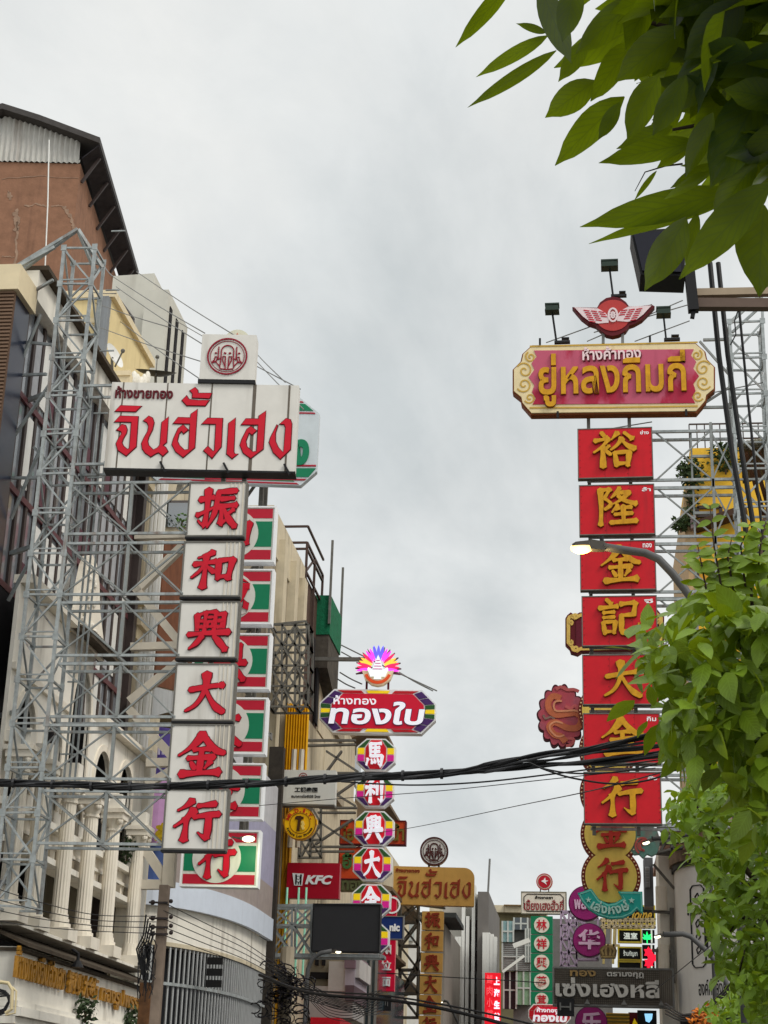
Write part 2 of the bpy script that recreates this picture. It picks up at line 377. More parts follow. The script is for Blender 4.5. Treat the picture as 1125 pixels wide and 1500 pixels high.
def stack_panel(name, label, group, box, ch, gbox, Y, yaw, depth, m_face, m_let, m_edge, relief=0.05, ledge=True, corner=None, mode='brush', fat=1.35, slant=0.0):
    cx, cy = (box[0]+box[2])/2, (box[1]+box[3])/2
    fr = Fr(cx, cy, Y, yaw); x0, x1, z0, z1 = fr.rect(*box)
    t = Thing(name, label, 'sign', fr.W(0, z0, depth/2), group, R(yaw))
    b = MB(); fr.box(b, x0, x1, z0, z1, 0, depth)
    t.part('board', b, m_face)
    f = MB(); w = 0.022
    for q in ((x0-w,x0,z0-w,z1+w), (x1,x1+w,z0-w,z1+w), (x0,x1,z1,z1+w), (x0,x1,z0-w,z0)): fr.box(f, *q, -0.012, depth+0.01)
    t.part('frame', f, M_steeld if ledge else m_face)
    gx0, gz1 = fr.L(gbox[0], gbox[1]); gx1, gz0 = fr.L(gbox[2], gbox[3])
    g = (gx0, gx1, gz0, gz1)
    if m_face is M_red:
        sm = MB()
        for u_ in (0.02, 0.345, 0.665, 0.98):
            xx = x0+(x1-x0)*u_
            for k_ in range(7): zz = z0+(z1-z0)*(k_+0.5)/7; fr.disc(sm, xx, zz, 0.012, -0.006, 0, 6)
            if 0.1 < u_ < 0.9: fr.box(sm, xx+0.02, xx+0.027, z0, z1, -0.002, 0)
        t.part('rivet', sm, mat('rivet_red', (150,20,30), 0.5, 0.1))
    l = MB(); e = MB(); sc = (gx1-gx0)/100
    if mode == 'brush':
        brush(l, fr, ch, g, -relief, -relief*0.55, fat=fat, slant=slant); brush(e, fr, ch, g, -relief*0.55, 0.0, grow=0.013/sc, fat=fat, slant=slant)
    else:
        put(l, fr, ch, g, -relief, -relief*0.55, 0.035); put(e, fr, ch, g, -relief*0.55, 0.0, 0.05)
    lo = t.part('lettering', l, m_let); t.part('letter_edge', e, m_edge, lo)
    if corner:
        c = MB(); put(c, fr, corner, (x1-0.26, x1-0.06, z1-0.16, z1-0.06), -0.006, 0.0, 0.02); t.part('small_lettering', c, M_wplast)
    return t, fr, (x0, x1, z0, z1)

# ---- white gold-shop stack on the left, 22 m away
G1 = 'white character panels on the left steel truss'
wp = [((277,708,358,784),'振',(289,716,345,776),'topmost white panel, red 振, hanging right under the big white shop sign'),
      ((269,795,352,872),'和',(281,806,342,863),'white panel with red brush character 和, second from the top of its stack'),
      ((263,883,347,962),'興',(276,893,334,954),'white panel with the busy red character 興, under the 和 panel'),
      ((257,974,342,1054),'大',(270,985,330,1045),'white panel with the simple red character 大, between 興 and 金'),
      ((250,1063,337,1146),'金',(261,1074,326,1139),'white panel with red character 金, just above the thick black cable'),
      ((242,1158,331,1243),'行',(254,1170,318,1234),'lowest white panel, red 行, just below the thick black cable')]
wb = []
for box, ch, gb, lab in wp:
    t, fr, b = stack_panel('character_panel', lab, G1, box, ch, gb, 22, 1.5, 0.13, M_white, M_crim, M_dkred, 0.02, slant=0.06)
    s_ = MB(); xs = b[0]+(b[1]-b[0])*0.80
    for q in (0.73, 0.80, 0.87, 0.95):
        x = b[0]+(b[1]-b[0])*q; fr.box(s_, x, x+(0.012 if q < 0.9 else 0.02), b[2], b[3], -0.012, 0)
    t.part('seam_strip', s_, M_beige)
    d_ = MB(); fr.box(d_, b[0]-0.03, b[1]+0.02, b[2]-0.05, b[2]-0.024, -0.01, 0.12); t.part('underside_bar', d_, M_black)  # black bar stands in for the panel's shaded underside

def jin_sign(name, label, quad, Y, yaw, depth, m_face, m_let, m_edge, src=((160,563),(432,690)), dst=None, logo=None, group=None, rounded=0.0, relief=0.04, small=None):
    cx, cy = (quad[0]+quad[2])/2, (quad[1]+quad[3])/2; fr = Fr(cx, cy, Y, yaw); x0, x1, z0, z1 = fr.rect(*quad)
    t = Thing(name, label, 'sign', fr.W(0, z0, depth/2), group, R(yaw))
    b = MB()
    if rounded:
        pts = []
        for (ex, ez, a0, rr) in ((x1, z1, 0, rounded), (x0, z1, 90, 0.02), (x0, z0, 180, 0.02), (x1, z0, 270, 0.05)):
            ox, oz = ex-rr*(1 if ex == x1 else -1), ez-rr*(1 if ez == z1 else -1)
            pts += [(ox+rr*math.cos(R(a0+15*k)), oz+rr*math.sin(R(a0+15*k))) for k in range(7)]
        fr.prism(b, pts, 0, depth)
    else: fr.box(b, x0, x1, z0, z1, 0, depth)
    t.part('board', b, m_face)
    return t, fr, (x0, x1, z0, z1)

# big white sign
t, fr, (x0, x1, z0, z1) = jin_sign('shop_sign', 'long white shop sign with red blackletter Thai lettering above the white character stack', (158,562,435,688), 22, 5.3, 0.24, M_white, None, None)
l = MB(); e = MB()
for k, pg in enumerate(JIN):
    q = fr.poly(pg); fr.prism(l, q, -0.02, -0.01); fr.prism(e, grow_poly(q, 0.012), -0.01, 0)
lo = t.part('lettering', l, M_crim); t.part('letter_edge', e, M_dkred, lo)
l = MB(); a = fr.L(170, 566); b_ = fr.L(253, 585); put(l, fr, 'ห้างขายทอง', (a[0], b_[0], b_[1], a[1]), -0.02, 0, 0.03); t.part('small_lettering', l, M_dkred)
s_ = MB()
for px, w in ((180,.02),(245,.018),(310,.02),(371,.05),(423,.028)):
    a = fr.L(px, 566)[0]; fr.box(s_, a, a+w, z0, z1, -0.004, 0)
t.part('seam_strip', s_, mat('seam_dark_paint', (104,96,86), 0.7, 0.1, 0.4))  # darker brownish-grey joints between the sign sheets
s_ = MB(); fr.box(s_, x0-0.01, x1+0.01, z0-0.03, z0-0.002, -0.01, 0.25)  # black strip stands in for the dark shade under the sign
for px in (243, 336, 425):
    a = fr.L(px, 690); s_.bar(fr.W(a[0], z0-0.06, -0.03), fr.W(a[0]-0.09, z0+0.1, -0.03), 0.03)
t.part('underside_bar', s_, M_black)
# elephant emblem box on top of it
def elephants(mb, fr, cx, cz, r, d0, d1, w):
    def P(pts): return [(cx+x*r, cz+z*r) for x, z in pts]
    arc = lambda ox, oz, rr, a0, a1, n=12, k=1.0: [(ox+rr*math.cos(R(a0+(a1-a0)*i/n)), oz+k*rr*math.sin(R(a0+(a1-a0)*i/n))) for i in range(n+1)]
    fr.line(mb, P([(-0.40,-0.72), (-0.36,-0.1), (-0.36,0.35)]+arc(0,0.35,0.36,180,0)+[(0.36,-0.1), (0.42,-0.72)]), w, d0, d1)
    for s in (-1, 1):
        fr.line(mb, P([(s*0.52,0.62), (s*0.53,0.1), (s*0.50,-0.22), (s*0.40,-0.12)]), w, d0-0.0005, d1)
        fr.line(mb, P([(s*0.08,-0.78), (s*0.10,-0.35), (s*0.10,0.0), (s*0.26,0.0), (s*0.24,-0.3), (s*0.10,-0.62)]), w, d0-0.001, d1)
        fr.line(mb, P([(s*0.88,-0.40), (s*0.74,-0.25), (s*0.70,-0.02), (s*0.54,-0.04), (s*0.62,-0.30), (s*0.82,-0.42)]), w, d0-0.0015, d1)
        fr.line(mb, P([(s*0.66,-0.34), (s*0.42,-0.62)]), w, d0-0.002, d1)
        fr.line(mb, P([(s*0.20,0.24), (s*0.08,0.18)]), w*1.5, d0-0.001, d1)
        fr.line(mb, P([(s*0.74,0.22), (s*0.62,0.2)]), w*1.3, d0-0.001, d1)
    fr.line(mb, P([(-0.40,-0.78), (0,-0.84), (0.40,-0.78)]), w, d0-0.0012, d1)
fe = Fr(334, 522, 22, 5.3); x0, x1, z0, z1 = fe.rect(294, 490, 374, 556)
t = Thing('emblem_box', 'square white box with a red round emblem of three elephants, standing on the long sign', 'sign', fe.W(0, z0, 0.2), None, R(5.3))
b = MB(); fe.box(b, x0, x1, z0, z1, 0, 0.3); t.part('board', b, M_white)
b = MB(); cx_, cz_ = fe.L(333, 522.5); rr = fe.L(362, 522)[0]-cx_
fe.ring(b, cx_, cz_, rr*0.94, rr*1.02, -0.02, 0, 40); fe.ring(b, cx_, cz_, rr*0.84, rr*0.87, -0.015, 0, 40); elephants(b, fe, cx_, cz_, rr*0.87, -0.015, 0, 0.016); t.part('emblem', b, mat('emblem_red', (140,20,44), 0.5, 0.05))
b = MB(); fe.box(b, x0-0.015, x1+0.02, z0-0.06, z0-0.002, -0.01, 0.31)
for k in range(9): fe.box(b, x0+0.05+k*0.085, x0+0.075+k*0.085, z0-0.16, z0-0.09, 0.1, 0.14)
t.part('base_frame', b, M_black)

# ---- second gold shop, green white red, 29 m away behind it
G2 = 'green and red striped character panels'
Y2 = 29
def face_prism(fr, mb, px, d0, d1): return fr.prism(mb, fr.poly(px), d0, d1)
fr = Fr(340, 650, Y2, 3.5)
oc = fr.poly([(215,580),(440,583),(468,606),(464,690),(440,711),(230,704),(206,684),(206,600)])
t = Thing('shop_sign', 'octagonal grey shop sign with green and red stripes, mostly hidden behind the long white sign', 'sign', fr.W(0, min(q[1] for q in oc), 0.2), None, R(3.5))
b = MB(); fr.prism(b, oc, 0, 0.16); t.part('board', b, mat('pale_grey_panel', (200,208,212), 0.5, 0.04, 0.2))
b = MB(); g_ = MB(); r_ = MB()
for i in (0, 4):
    a, c = Vector(oc[i]), Vector(oc[(i+1) % 8]); cc = Vector(fr.L(337, 646))
    def ins(v, k): return v+(cc-v).normalized()*k
    for mb, k0, k1, dd in ((r_, 0.03, 0.09, -0.006), (g_, 0.14, 0.33, -0.008), (r_, 0.36, 0.42, -0.006)):
        fr.prism(mb, [tuple(ins(a, k0)), tuple(ins(c, k0)), tuple(ins(c, k1)), tuple(ins(a, k1))], dd-0.0004*i, 0)
fr.prism(g_, fr.poly([(300,588.5),(447,592),(459,602),(300,599)]), -0.012, 0); fr.prism(g_, fr.poly([(300,686),(463,686),(452,699),(300,697)]), -0.012, 0)
for pg in ([(300,584.5),(443,588),(445,590),(300,586.5)], [(300,601.5),(461,604.5),(462,606.5),(300,603.5)], [(300,681),(463,681),(463,683.5),(300,683.5)], [(300,700),(449,701.5),(446,704),(300,702.5)]): fr.prism(r_, fr.poly(pg), -0.011, 0)
t.part('green_stripe', g_, M_green); t.part('red_stripe', r_, mat('stripe_red', (168,36,54), 0.45, 0.05))
a = fr.L(427, 644); c = fr.L(452, 682); b = MB(); put(b, fr, 'ง', (a[0], c[0], c[1], a[1]), -0.03, 0, 0.06); t.part('lettering', b, M_green)
fd = Fr(346, 494, Y2, 3.5); b = MB(); cx_, cz_ = fd.L(347, 500); rr = fd.L(366, 500)[0]-cx_
t = Thing('emblem_disc', 'half hidden round cream emblem peeking out behind the elephant emblem box', 'sign', fd.W(cx_, cz_-rr, 0.1), None, R(3.5))
fd.disc(b, cx_, cz_, rr, 0, 0.2); t.part('board', b, mat('cream_disc', (214,212,190), 0.5, 0.04, 0.3))
b = MB()
for a_ in (-0.35, 0, 0.35):
    q = [(cx_+a_*rr*0.9-0.03, cz_+rr*0.35), (cx_+a_*rr*0.9+0.03, cz_+rr*0.35), (cx_+a_*rr*1.1, cz_+rr*(0.72-abs(a_)*0.5))]; fd.prism(b, q, -0.02, 0)
t.part('emblem', b, mat('emblem_orange', (190,90,60), 0.5, 0.05))
M_stred = mat('stripe_panel_red', (186,28,52), 0.45, 0.05, 0.15)
M_pgrey = mat('pale_disc_grey', (212,210,202), 0.5, 0.04, 0.2)
gp = [(400.5,744,821,'和','green and red panel with character 和 partly behind the topmost white panel'),
      (397,836,912,'成','green and red panel, only the corner of its character 成 showing'),
      (393,930,1007,'興','green and red panel with half of character 興 showing beside the white 大 panel'),
      (388,1024,1102,'大','green and red panel with a red sweep of 大 beside the white 金 panel'),
      (383,1120,1197,'金','green and red panel with character 金 crossed by the thick black cable'),
      (377,1218,1297,'行','lowest green and red panel, full red 行 lit by a spotlight')]
for i, (xr, y0, y1, ch, lab) in enumerate(gp):
    xl = xr-109; cx, cy = (xl+xr)/2, (y0+y1)/2; fr = Fr(cx, cy, Y2, 2); x0, x1, z0, z1 = fr.rect(xl, y0, xr, y1)
    t = Thing('striped_panel', lab, 'sign', fr.W(0, z0, 0.1), G2, R(2))
    b = MB(); fr.box(b, x0, x1, z0, z1, 0, 0.22); t.part('board', b, M_pgrey)
    h = z1-z0; b = MB(); fr.box(b, x0+0.02, x1-0.03, z1-0.2*h, z1-0.02, -0.006, 0); fr.box(b, x0+0.02, x1-0.03, z0+0.02, z0+0.2*h, -0.006, 0); t.part('red_stripe', b, M_stred)
    b = MB(); fr.box(b, x0+0.02, x1-0.03, z0+0.26*h, z1-0.26*h, -0.006, 0); t.part('green_stripe', b, M_green)
    b = MB(); fr.disc(b, (x0+x1)/2-0.06, (z0+z1)/2, h*0.46, -0.013, 0); t.part('disc', b, M_pgrey)
    b = MB()
    for q in ((x0-0.03,x0,z0-0.03,z1+0.03), (x1,x1+0.035,z0-0.03,z1+0.03), (x0,x1,z1,z1+0.03), (x0,x1,z0-0.03,z0)): fr.box(b, *q, -0.02, 0.24)
    t.part('frame', b, M_wplast)
    b = MB(); cx_ = (x0+x1)/2-0.06; g = (cx_-0.36*h, cx_+0.36*h, z0+0.12*h, z1-0.12*h)
    e = MB()
    if ch in BR: brush(b, fr, ch, g, -0.04, -0.026, fat=1.4); brush(e, fr, ch, g, -0.026, -0.012, grow=1.6, fat=1.4)
    else: put(b, fr, ch, g, -0.04, -0.026, 0.04); put(e, fr, ch, g, -0.026, -0.012, 0.055)
    lo = t.part('lettering', b, M_crim); t.part('letter_edge', e, M_dkred, lo)

# ---- red stack on the right, 36 m away
G3 = 'red character panels on the right steel truss'
rp_ = [((847.5,628,955,699),'裕',(868,634,931,686),'ช่าง','topmost red panel, gold character 裕, below the scroll-ended shop sign'),
       ((849.6,711,958,782),'隆',(872,716,933,771),'ล้ำ','red panel with gold character 隆, second from the top'),
       ((851,793,959.5,863),'金',(879,802,939,855),'ทอง','red panel with gold 金, crossed by the lit street lamp'),
       ((853.6,874,961.6,945),'記',(876,878,937,933),'จี','red panel with gold character 記, flanked by dark scrolled sign ends'),
       ((854.5,960,963,1031),'大',(880,969,942,1022),'ตั้ว','red panel with gold 大, beside the pink dragon medallion'),
       ((855.5,1046,966,1117),'金',(880,1053,944,1108),'กิม','red panel with gold 金, crossed by the bundle of black cables'),
       ((856.4,1132,967.7,1206),'行',(879,1139,942,1197),'ฮั้ง','lowest red panel, gold 行, above the yellow gourd sign')]
for box, ch, gb, cn, lab in rp_:
    stack_panel('character_panel', lab, G3, box, ch, gb, 36, -1.5, 0.16, M_red, M_gold, M_brown, 0.075, corner=cn, fat=1.3)

# ---- scroll-ended shop sign at its head
Y3 = 36
fr = Fr(899, 552, Y3, -1.2); Z5 = (155/1125, 745, 490)
def mirror(pts, ax): return [(2*ax-x, y) for x, y in pts[::-1]]
lefth = cv([(1125,75),(250,100),(150,190),(132,270),(48,355),(48,590),(128,655),(140,715),(240,830),(1125,826)], *Z5)
ax = 899.2
rim = lefth[1:-1]; rim_r = [(2*ax-x, y-0.0-(x<900)*(ax-x)*0.016*2*0) for x, y in rim[::-1]]
rimpx = [(x, y+(ax-x)*0.012) for x, y in rim]+[(2*ax-x, y-(ax-x)*0.012) for x, y in rim[::-1]]
loc = fr.poly(rimpx); zmin = min(q[1] for q in loc)
t = Thing('shop_sign', 'faded pink shop sign with gold Thai lettering and cream scrolled ends, above the red panels', 'sign', fr.W(0, zmin, 0.15), None, R(-1.2))
b = MB(); fr.prism(b, grow_poly(loc, -0.02), 0, 0.34); t.part('board', b, M_cream)
b = MB(); fr.prism(b, grow_poly(loc, 0.015), 0.05, 0.30); t.part('rim', b, M_brown)
inner = cv([(270,170),(300,235),(245,305),(275,375),(215,455),(275,540),(250,610),(290,680),(255,742)], *Z5)
inpx = [(x, y+(ax-x)*0.004) for x, y in inner]+[(2*ax-x, y-(ax-x)*0.012) for x, y in inner[::-1]]
M_pink = mat('sun_faded_crimson', (184,84,108), 0.5, 0.04, 0.6, (142,58,80), 1.5, blotch=0.92, bcol=(164,14,52))
b = MB(); fr.prism(b, fr.poly(inpx), -0.02, 0); t.part('panel', b, M_pink)
M_ochre = mat('ochre_line', (196,160,72), 0.5, 0.08, 0.2)
b = MB(); e = 0
def spiral(cx, cy, r, a0, turns, n=26): return [(cx+r*(1-0.85*i/n)*math.cos(R(a0+turns*360*i/n)), cy+r*(1-0.85*i/n)*math.sin(R(a0+turns*360*i/n))) for i in range(n+1)]
for sx, sy, r, a0, tn in ((235,240,58,-120,-1.4), (170,385,88,-150,1.35), (165,535,82,150,-1.35), (225,675,60,150,-1.3)):
    pts = cv(spiral(sx, sy, r, a0, tn), *Z5)
    for side in (0, 1):
        pp = [(2*ax-x, y-(ax-x)*0.024) if side else (x, y) for x, y in pts]
        fr.line(b, fr.poly(pp), 0.035, -0.012, 0)
top = [(776,507.5),(899,504.5),(1022,501.5)]; bot = [(776,597.5),(899,597),(1022,595)]
fr.line(b, fr.poly(top), 0.04, -0.012, 0); fr.line(b, fr.poly(bot), 0.04, -0.012, 0)
t.part('scrollwork', b, M_ochre)
a = fr.L(789, 521); c = fr.L(1006, 592)
l = MB(); put(l, fr, 'ยู่หลงกิมกี่', (a[0], c[0], c[1], a[1]), -0.09, -0.05, 0.02); e = MB(); put(e, fr, 'ยู่หลงกิมกี่', (a[0]-0.012, c[0]+0.012, c[1]-0.012, a[1]+0.012), -0.05, -0.02, 0.028)
lo = t.part('lettering', l, M_gold); t.part('letter_edge', e, M_brown, lo)
a = fr.L(853, 510.5); c = fr.L(939, 527); l = MB(); put(l, fr, 'ห้างค้าทอง', (a[0], c[0], c[1], a[1]), -0.07, -0.02, 0.022); t.part('small_lettering', l, mat('pale_pink_letter', (232,206,208), 0.5, 0.03))
l = MB(); put(l, fr, 'ห้างค้าทอง', (a[0]+0.02, c[0]+0.02, c[1]-0.02, a[1]-0.02), -0.045, -0.02, 0.03); t.part('letter_edge', l, M_dkred)  # dark copy shifted down and right, a drop shadow put into colour
for px, py in ((791,500),(952,496),(817,607),(1005,604)):
    b = MB(); q = fr.L(px, py); b.bar(fr.W(q[0], q[1]+0.06, -0.03), fr.W(q[0], q[1]-0.1, -0.03), 0.05); t.part('bracket', b, M_black)
# winged wheel emblem
Z4 = (140/1125, 830, 420)
fw = Fr(898, 463, Y3, -1.2)
out_ = cv([(78,245),(140,250),(365,255),(400,190),(470,140),(545,125),(625,140),(690,185),(730,240),(850,238),(1000,220),(1022,232),(960,300),(880,380),(790,430),(730,450),(690,510),(610,555),(540,570),(470,555),(400,500),(350,450),(260,420),(180,360),(120,290)], *Z4)
loc = fw.poly(out_)
t = Thing('winged_emblem', 'round red emblem with two white wings and a wheel, standing on the scroll-ended sign', 'sign', fw.W(0, min(q[1] for q in loc)-0.2, 0.1), None, R(-1.2))
b = MB(); fw.prism(b, grow_poly(loc, 0.02), 0.0, 0.2); t.part('board', b, M_dkred)
c_ = fw.L(*cv([(545,340)], *Z4)[0]); rr = fw.L(*cv([(750,340)], *Z4)[0])[0]-c_[0]
b = MB(); fw.disc(b, c_[0], c_[1], rr, -0.02, 0.0); t.part('disc', b, mat('emblem_disc_red', (178,58,56), 0.5, 0.06, 0.35, (130,44,46)))
for side in (0, 1):
    wg = MB(); fe_ = MB()
    def mm(p): return [(1090-x if side else x, y-(20 if side else 0)) for x, y in p]
    fw.prism(wg, fw.poly(cv(mm([(90,248),(365,262),(450,310),(500,365),(495,430),(370,440),(270,415),(190,355),(130,290)]), *Z4)), -0.035, -0.02)
    for k in range(6):
        for j in range(3):
            y = 285+k*26; x0_ = 200+j*88+k*14; x1_ = x0_+70
            if y+j*10 < 425 and x1_ < 480: fw.line(fe_, fw.poly(cv(mm([(x0_, y+j*8), (x1_, y+10+j*8)]), *Z4)), 0.026, -0.045, -0.035)
    wo = t.part('wing', wg, mat('wing_pale', (226,206,208), 0.5, 0.05, 0.3)); t.part('feather_line', fe_, M_stred, wo)
b = MB()
for q_, w_, d_ in ((1.0, 0.045, -0.05), (0.45, 0.03, -0.046)): fw.line(b, [(c_[0]+0.10*q_*math.cos(k*0.2618), c_[1]+0.17*q_*math.sin(k*0.2618)) for k in range(24)], w_, d_, -0.02, True)
for k in range(4): a_ = k*math.pi/4; fw.line(b, [(c_[0]-0.08*math.cos(a_), c_[1]-0.1*math.sin(a_)), (c_[0]+0.08*math.cos(a_), c_[1]+0.1*math.sin(a_))], 0.018, -0.048, -0.02)
t.part('wheel', b, _M['wing_pale'])
for px in (883.5, 912): b = MB(); q0 = fw.L(px, 486); q1 = fw.L(px, 501); b.bar(fw.W(q0[0], q0[1], 0.1), fw.W(q1[0], q1[1], 0.1), 0.07); t.part('post', b, M_grey)
# spotlights on poles over the sign
def spot(lab, base, top, s=1.0):
    f = Fr(*base, Y3, -1.2); x0, z0 = f.L(*base); x1, z1 = f.L(*top)
    t = Thing('spotlight', lab, 'spotlight', f.W(x0, z0, 0.1), 'spotlights on poles above the scroll-ended sign')
    b = MB(); b.bar(f.W(x0, z0, 0.1), f.W(x1, z1, 0.0), 0.035); t.part('pole', b, M_black)
    b = MB(); f.box(b, x0-0.05, x0+0.32, z0-0.03, z0+0.03, 0.05, 0.15); f.box(b, x0+0.12*s, x0+0.3, z0+0.08, z0+0.11, 0.05, 0.15); t.part('bracket', b, M_black)
    h = MB(); w = 0.17*s
    h.prism([f.W(x1-w, z1-0.02, -0.2), f.W(x1+w, z1-0.02, -0.2), f.W(x1+w*0.85, z1+0.1, -0.2), f.W(x1-w*0.85, z1+0.1, -0.2)], f.n*0.3); f.box(h, x1-w, x1+w, z1+0.15, z1+0.19, -0.15, 0.1); f.box(h, x1-w*0.7, x1-w*0.6, z1+0.1, z1+0.15, -0.1, 0.0); f.box(h, x1+w*0.6, x1+w*0.7, z1+0.1, z1+0.15, -0.1, 0.0)
    t.part('lamp_head', h, mat('spot_housing', (44,58,50), 0.5, 0.05))
spot('black spotlight on a thin pole above the left end of the scroll-ended sign', (815,499), (809,458))
spot('tallest spotlight, on a pole rising from the winged emblem', (898,431), (893,394), 1.2)
spot('short-poled spotlight above the right end of the scroll-ended sign', (976,495), (972,463))
# ================================================================== far and middle signs
def octagon(x0, x1, z0, z1, cx, cz): return [(x0+cx,z0),(x1-cx,z0),(x1,z0+cz),(x1,z1-cz),(x1-cx,z1),(x0+cx,z1),(x0,z1-cz),(x0,z0+cz)]
def inset_pts(P, k, kz=None):
    kz = k if kz is None else kz
    c = Vector((sum(p[0] for p in P)/len(P), sum(p[1] for p in P)/len(P)))
    xs = [p[0] for p in P]; ys = [p[1] for p in P]; hx = (max(xs)-min(xs))/2; hy = (max(ys)-min(ys))/2
    return [(c.x+(p[0]-c.x)*(hx-k)/hx, c.y+(p[1]-c.y)*(hy-kz)/hy) for p in P]
Y4 = 48
def oct_sign(name, label, cat, box, Y, yaw, cx, cz, bw, bz, segs, letters, group=None):
    fr = Fr((box[0]+box[2])/2, (box[1]+box[3])/2, Y, yaw); x0, x1, z0, z1 = fr.rect(*box)
    t = Thing(name, label, cat, fr.W(0, z0, 0.15), group, R(yaw))
    P = octagon(x0, x1, z0, z1, cx*(x1-x0), cz*(z1-z0))
    b = MB(); fr.prism(b, P, 0, 0.35); t.part('board', b, M_wplast)
    Q = inset_pts(P, bw, bz); b = MB(); fr.prism(b, Q, -0.03, 0); t.part('panel', b, M_octp if 'character' in name else M_stpanel)
    P1 = inset_pts(P, 0.04); Q1 = inset_pts(P, bw-0.04, bz-0.02)
    nm = {'y': (M_yell, 'yellow_tile'), 'm': (M_mag, 'magenta_tile'), 'p': (M_purp, 'violet_tile'), 'g': (M_dgreen, 'green_tile'), 'r': (M_red, 'red_tile')}
    for i, cs in enumerate(segs):
        if not cs: continue
        a, c, d, e = Vector(P1[i]), Vector(P1[(i+1) % 8]), Vector(Q1[(i+1) % 8]), Vector(Q1[i]); m = len(cs); g = 0.0
        for j, cc in enumerate(cs):
            f0, f1 = j/m+0.03, (j+1)/m-0.03
            mb = MB(); fr.prism(mb, [tuple(a.lerp(c, f0)), tuple(a.lerp(c, f1)), tuple(e.lerp(d, f1)), tuple(e.lerp(d, f0))], -0.022-0.001*j, 0); t.part(nm[cc][1], mb, nm[cc][0])
    letters(t, fr, (x0, x1, z0, z1)); return t
M_stpanel = mat('carmine_panel', (200,14,48), 0.45, 0.03, emit=0.14)
M_octp = mat('lit_red_panel', (206,14,34), 0.42, 0.03, emit=0.10)
def lt(t, fr, b):
    a = fr.L(483, 1014); c = fr.L(622, 1063)
    l = MB(); put(l, fr, 'ทองใบ', (a[0], c[0], c[1], fr.L(0, 1018)[1]-0.05), -0.07, -0.03, 0.03, 0.1); e = MB(); put(e, fr, 'ทองใบ', (a[0]-0.02, c[0]+0.02, c[1]-0.02, fr.L(0, 1018)[1]-0.03), -0.05, -0.03, 0.045, 0.1)
    lo = t.part('lettering', l, M_wglow); t.part('letter_edge', e, M_purp, lo)
    a = fr.L(489, 1019); c = fr.L(551, 1033); l = MB(); put(l, fr, 'ห้างทอง', (a[0], c[0], c[1], a[1]), -0.06, -0.03, 0.015); t.part('small_lettering', l, M_wglow)
oct_sign('shop_sign', 'crimson octagonal shop sign with white Thai lettering and striped corners, under a neon lotus', 'sign', (468,1010,638.5,1074), Y4, 3.0, 0.12, 0.32, 0.36, 0.14,
  ['ryr', 'pp', 'gyg', 'pp', 'ryr', 'pp', 'gyg', 'pp'], lt)
G4 = 'octagonal character panels with coloured borders'
for box, ch, lab in [((522,1082,579,1129),'馬','octagonal red panel with white 馬, right under the crimson octagonal sign'), ((521,1136,577,1182),'利','octagonal red panel with white 利, crossed by the black cable'),
        ((519,1188,577,1239),'興','octagonal red panel with white 興, in front of an orange Thai sign'), ((517,1241,574,1290),'大','octagonal red panel with white 大, right of the red fried-chicken sign'),
        ((515.5,1295,572,1344),'金','octagonal red panel with white 金, half covered by the black screen'), ((512,1350,570,1398),'行','lowest octagonal panel, only its striped right edge showing beside the black screen')]:
    def lf(t, fr, b, ch=ch):
        w, h = b[1]-b[0], b[3]-b[2]; g = (b[0]+0.25*w, b[1]-0.27*w, b[2]+0.11*h, b[3]-0.12*h)
        l = MB(); brush(l, fr, ch, g, -0.09, -0.03, fat=1.55); t.part('lettering', l, M_wglow)
    oct_sign('character_panel', lab, 'sign', box, Y4, 2.0, 0.25, 0.27, 0.27, 0.05, ['', 'p', 'my', 'g', '', 'g', 'ym', 'p'], lf, G4)
# neon lotus emblem
fr = Fr(554, 980, Y4, 3.0); Zl = (80/1125, 515, 935)
c_ = fr.L(*cv([(548,620)], *Zl)[0]); u = (fr.L(*cv([(648,620)], *Zl)[0])[0]-c_[0])/100   # metres per 1 zoom px
t = Thing('neon_emblem', 'glowing neon lotus of blue, pink and yellow petals round a white pagoda', 'neon sign', fr.W(c_[0], c_[1]-4.4*u*100, 0.15), None, R(3))
def petals(angs, r1, r0, wd, key, rgb, st, dd):
    mb = MB()
    for a in angs:
        a_ = R(a); ca, sa = math.cos(a_), math.sin(a_); r1_ = r1*u
        q = []
        for k in range(9):
            tt = k/8; rad = (r0*u)+(r1_-r0*u)*tt; ww = wd*u*math.sin(math.pi*min(1, tt*0.97+0.03))**0.8
            q.append((rad, ww))
        loc = [(c_[0]+ca*rr-sa*w_, c_[1]+sa*rr+ca*w_) for rr, w_ in q]+[(c_[0]+ca*rr+sa*w_, c_[1]+sa*rr-ca*w_) for rr, w_ in q[::-1]]
        fr.prism(mb, loc, dd, dd+0.05)
    t.part('petal', mb, mat(key, rgb, 0.4, 0, emit=st*0.75, ecol=rgb))
petals([90, 78, 102], 480, 180, 34, 'neon_blue', (96,92,255), 1.0, -0.10)
petals([66, 114, 126, 54, -8, 188], 450, 160, 30, 'neon_magenta', (255,70,226), 0.95, -0.09)
petals([42, 138, 12, 168, 2, 178], 440, 150, 28, 'neon_red', (255,40,96), 0.85, -0.08)
petals([30, 150, 20, 160], 420, 140, 30, 'neon_amber', (255,190,70), 1.0, -0.07)
mb = MB()
for k in range(15):
    a_ = R(-14+208*k/14); fr.line(mb, [(c_[0]+300*u*math.cos(a_), c_[1]+300*u*math.sin(a_)), (c_[0]+475*u*math.cos(a_), c_[1]+475*u*math.sin(a_))], [52*u, 6*u], 0.0, 0.12)
t.part('petal_backing', mb, mat('neon_backing', (120,84,96), 0.5, 0.05))
